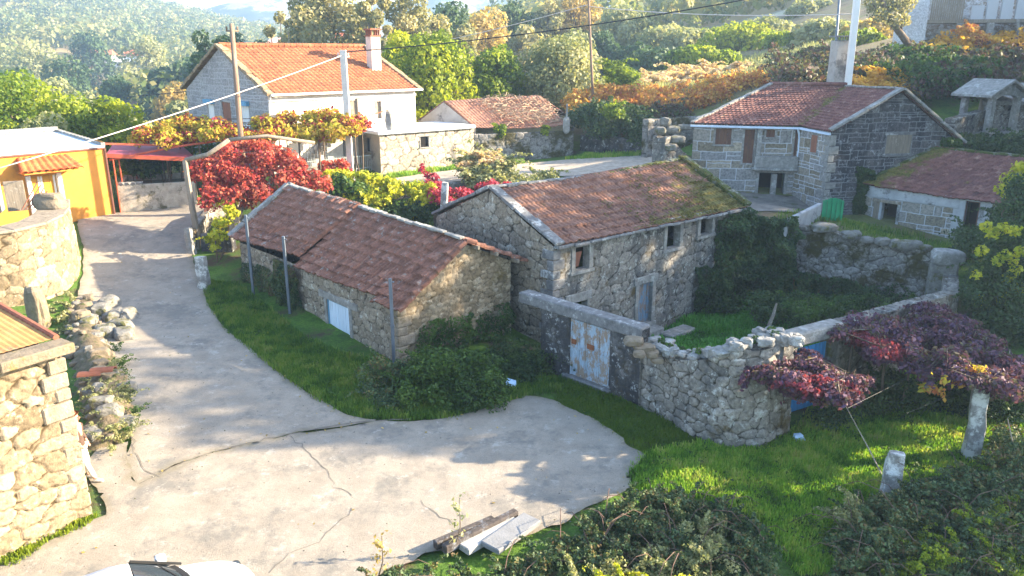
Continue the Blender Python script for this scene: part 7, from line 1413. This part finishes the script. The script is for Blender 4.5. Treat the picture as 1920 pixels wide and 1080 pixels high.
# ------------------------------------------------------------------ parked car (bottom edge)
def car():
    # local x forward, y left, z up; heading mostly to the right of the picture
    nose = PZ(482,1086,.6); ang = math.radians(34); C, S = math.cos(ang), math.sin(ang); c0 = nose-np.array([C*2.0, S*2.0, 0]); g_ = gz1(c0[0], c0[1])
    def W(x, y, z): return (c0[0]+x*C-y*S, c0[1]+x*S+y*C, g_+z)
    T = thing('car', 'white hatchback parked at the bottom edge, bonnet pointing right', 'car', (c0[0], c0[1], g_)); paint = m_plain('white_car_paint', (.82,.82,.82), .01, 1, .25, 0)
    secs = [(-2.0,.5,.95,.62,.45),(-1.9,.78,1.05,.74,.3),(-1.4,.84,1.0,.8,.22),(-.6,.86,.97,.82,.2),(.4,.86,.96,.82,.2),(.75,.86,.95,.82,.2),(1.2,.85,.89,.78,.2),(1.65,.8,.8,.68,.22),(1.9,.68,.68,.5,.28),(2.02,.45,.58,.36,.35)]
    V = []; n = 0
    for (x, hw, top, tw, bot) in secs:
        ring = [(-hw*.92,bot),(-hw,bot+.15),(-hw,top*.72),(-hw*.98,top*.86),(-tw,top*.97),(-tw*.6,top+.02),(0,top+.045),(tw*.6,top+.02),(tw,top*.97),(hw*.98,top*.86),(hw,top*.72),(hw,bot+.15),(hw*.92,bot)]; n = len(ring); V += [W(x, y, z) for y, z in ring]
    Fc = [(i*n+k, (i+1)*n+k, (i+1)*n+(k+1) % n, i*n+(k+1) % n) for i in range(len(secs)-1) for k in range(n)]+[tuple(range(n)), tuple(range(len(secs)*n-1, (len(secs)-1)*n-1, -1))]
    mb = MB(); mb.add(V, Fc); b = mb.build('body', paint, T, smooth=True); b.modifiers.new('sub', 'SUBSURF').render_levels = 2
    mb = MB(); rf = [(-1.5,.62,1.36),(-1.1,.64,1.45),(-.3,.64,1.47),(.0,.62,1.43)]; V = []
    for x, hw, z in rf: V += [W(x,-hw,z-.03), W(x,-hw*.6,z), W(x,hw*.6,z), W(x,hw,z-.03)]
    mb.add(V, [(i*4+k, (i+1)*4+k, (i+1)*4+k+1, i*4+k+1) for i in range(3) for k in range(3)]); o = mb.build('roof', paint, T, smooth=True); s_ = o.modifiers.new('t', 'SOLIDIFY'); s_.thickness = .04
    gl = M['glass']; mb = MB(); V = []
    for t in np.linspace(0, 1, 7):
        for k in np.linspace(-1, 1, 9): x = .03+t*.82-.14*k*k*(.4+t); hw = .6+.2*t; z = 1.43-t*.46+.02*math.sin(math.pi*t); V.append(W(x, k*hw, z-.02*k*k))
    mb.add(V, [(i*9+k, (i+1)*9+k, (i+1)*9+k+1, i*9+k+1) for i in range(6) for k in range(8)]); mb.build('windscreen', gl, T, smooth=True)
    for s_ in (-1, 1):
        mb = MB(); mb.add([W(-1.35,.82*s_,.97), W(.7,.83*s_,.95), W(.05,.645*s_,1.4), W(-1.2,.65*s_,1.4)], [(0,1,2,3) if s_ < 0 else (3,2,1,0)]); mb.build('side_window', gl, T)
        mb = MB(); mb.beam(W(.86,.8*s_,.93), W(.03,.625*s_,1.42), .04, .035); mb.build('windscreen_pillar', M['black'], T)
        mb = MB(); mb.rock(W(.55,1.0*s_,1.03), (.1,.11,.08), 2, 2, .05, ang); mr = mb.build('mirror', paint, T, smooth=True); mb = MB(); mb.box(W(.47,1.0*s_,1.03), (.02,.17,.11), ang); mb.build('mirror_glass', M['black'], mr)
        mb = MB(); mb.rock(W(1.74,.6*s_,.63), (.13,.12,.07), 3, 2, .05, ang); mb.build('headlight', gl, T, smooth=True)
        for x in (-1.3,1.25):
            mb = MB(); mb.tube([W(x,.7*s_,.31), W(x,.89*s_,.31)], .31, 20); wh = mb.build('wheel', M['black'], T); mb = MB(); mb.tube([W(x,.88*s_,.31), W(x,.9*s_,.31)], .19, 14); mb.build('rim', M['steel'], wh)
    mb = MB(); V = []
    for k in np.linspace(-1, 1, 9): V += [W(.84-.2*k*k, k*.78, .985-.015*k*k), W(.95-.2*k*k, k*.79, .965-.015*k*k)]
    mb.add(V, [(2*i, 2*i+1, 2*i+3, 2*i+2) for i in range(8)]); mb.build('wiper_cowl', M['black'], T)
    mb = MB(); mb.beam(W(.82,.1,1.0), W(.45,.62,1.18), .02, .02); mb.beam(W(.84,-.5,1.0), W(.5,-.02,1.2), .02, .02); mb.build('wiper', M['black'], T)
car()

# ------------------------------------------------------------------ person half hidden by the building corner
def person():
    ft = PZ(168,905,0.02); Yp = ft[1]; b = np.array([ft[0]-.1, Yp, gz1(ft[0]-.1, Yp)+.035])
    T = thing('person', 'person in a brown jacket and white trousers stepping out from behind the sunlit building corner', 'person', b)
    def sk(name, pts, edges, rad, mat, root=0, sub=2, par=T):
        me = bpy.data.meshes.new(name); me.from_pydata([tuple(np.array(p)+b-np.array(parent_loc(par))) for p in pts], edges, []); o = bpy.data.objects.new(name, me); COL.objects.link(o); o.parent = par; me.materials.append(mat)
        m = o.modifiers.new('skin', 'SKIN'); sv = me.skin_vertices[0].data
        for i, r_ in enumerate(rad): sv[i].radius = (r_, r_) if np.ndim(r_) == 0 else r_
        sv[root].use_root = True; s_ = o.modifiers.new('sub', 'SUBSURF'); s_.levels = s_.render_levels = sub; m.use_smooth_shade = True; return o
    skin = m_plain('skin', (.5,.27,.18), .05, 3, .6, 0); jk = m_plain('brown_jacket', (.09,.055,.04), .25, 9, .9, .004, 40, (.3,.28,.25), .33); tr = m_plain('white_trousers', (.72,.7,.66), .05, 4, .9, .004, 30); hr = m_plain('auburn_hair', (.12,.045,.02), .3, 20, .7, 0); sh = m_plain('white_shoe', (.75,.74,.72), .04, 4, .6, 0)
    # facing +x (towards the lane), weight on the rear leg, front foot stepping forward
    # one continuous body: pelvis-root, spine, neck, head, arms with fingers, legs
    P = [(0,0,.93),(0,0,1.1),(.01,0,1.28),(.01,0,1.42),(.02,0,1.5),(.03,0,1.58),(.035,0,1.67),(.02,0,1.74),
         (.0,.09,.88),(.07,.1,.5),(.03,.1,.1),(.15,.1,.04), (0,-.09,.88),(.16,-.1,.5),(.3,-.1,.1),(.42,-.1,.04),
         (.0,.17,1.4),(-.03,.23,1.14),(.08,.22,.93), (.0,-.17,1.4),(.04,-.23,1.14),(.2,-.2,.98),
         (.11,.215,.87),(.22,-.19,.92)]
    E_ = [(0,1),(1,2),(2,3),(3,4),(4,5),(5,6),(6,7),(0,8),(8,9),(9,10),(10,11),(0,12),(12,13),(13,14),(14,15),(3,16),(16,17),(17,18),(3,19),(19,20),(20,21),(18,22),(21,23)]
    R_ = [(.14,.11),(.12,.095),(.14,.1),(.11,.08),(.05,.05),(.07,.06),(.09,.078),(.06,.055),.085,.058,.04,.03,.085,.058,.04,.03,.05,.04,.028,.05,.04,.028,(.036,.018),(.036,.018)]
    body = sk('body', P, E_, R_, skin)
    for (hx, hy, hz, s_) in ((.11,.215,.86,1),(.22,-.19,.91,-1)):
        for k in range(4): y = hy+(k-1.5)*.018; L_ = .075-.008*abs(k-1.3); sk('finger', [(hx,y,hz),(hx+.015,y,hz-L_*.6),(hx+.035,y,hz-L_)], [(0,1),(1,2)], [.009,.0085,.007], skin, par=body, sub=1)
        sk('thumb', [(hx-.005,hy-s_*.03,hz+.03),(hx+.03,hy-s_*.045,hz),(hx+.05,hy-s_*.04,hz-.03)], [(0,1),(1,2)], [.011,.01,.008], skin, par=body, sub=1)
    sk('jacket', [(0,0,.9),(0,0,1.1),(.01,0,1.28),(.01,0,1.42),(.0,.18,1.4),(-.035,.235,1.14),(.065,.22,.98),(.0,-.18,1.4),(.035,-.235,1.14),(.17,-.205,1.0)], [(0,1),(1,2),(2,3),(3,4),(4,5),(5,6),(3,7),(7,8),(8,9)], [(.18,.14),(.15,.12),(.165,.12),(.125,.1),.07,.058,.046,.07,.058,.046], jk, 1)
    sk('trousers', [(0,0,.96),(.0,.09,.86),(.07,.1,.5),(.03,.1,.12),(0,-.09,.86),(.16,-.1,.5),(.3,-.1,.12)], [(0,1),(1,2),(2,3),(0,4),(4,5),(5,6)], [(.155,.12),.105,.075,.062,.105,.075,.062], tr, 0)
    for x, y in ((.03,.1),(.3,-.1)): sk('shoe', [(x-.04,y,.04),(x+.06,y,.045),(x+.17,y,.032),(x+.21,y,.028)], [(0,1),(1,2),(2,3)], [.042,.048,.04,.028], sh, 1, 2)
    sk('hair', [(-.01,0,1.71),(.005,0,1.76),(.03,0,1.785),(-.055,0,1.62),(-.06,0,1.5)], [(0,1),(1,2),(0,3),(3,4)], [(.085,.095),(.085,.085),(.06,.07),(.07,.08),(.04,.06)], hr, 0)
    mb = MB()
    for y in (-.035,.035): mb.rock(b+np.array([.118,y,1.675]), (.008,.014,.009), 1, 1, 0)
    mb.build('eye', M['dark'], T); mb = MB(); mb.rock(b+np.array([.132,0,1.65]), (.018,.013,.022), 1, 1, 0); mb.build('nose', skin, T, smooth=True); mb = MB(); mb.rock(b+np.array([.118,0,1.61]), (.008,.026,.008), 1, 1, 0); mb.build('mouth', m_plain('lips', (.4,.12,.1), .05), T)
    for y in (-1, 1): mb = MB(); mb.rock(b+np.array([.03,.088*y,1.665]), (.018,.01,.03), 1, 1, 0); mb.build('ear', skin, T, smooth=True)
person()

# ------------------------------------------------------------------ air
hz = bpy.data.materials.new('haze'); hz.use_nodes = True; nt = hz.node_tree; nt.nodes.clear(); out = nt.nodes.new('ShaderNodeOutputMaterial'); pv = nt.nodes.new('ShaderNodeVolumePrincipled')
pv.inputs['Color'].default_value = (.5, .72, 1, 1); pv.inputs['Density'].default_value = HAZE_D; pv.inputs['Anisotropy'].default_value = .35; nt.links.new(pv.outputs[0], out.inputs['Volume'])
x0, x1, y0, y1, z0, z1 = -1120, 1120, -30, 975, -50, 104
mb = MB(); mb.hexa([(x0,y0,z0),(x1,y0,z0),(x1,y1,z0),(x0,y1,z0),(x0,y0,z1),(x1,y0,z1),(x1,y1,z1),(x0,y1,z1)]); o = mb.build('haze', hz, None); tag(o, 'pale blue morning haze filling the valley air', 'haze', None, 'stuff'); o.display_type = 'WIRE'
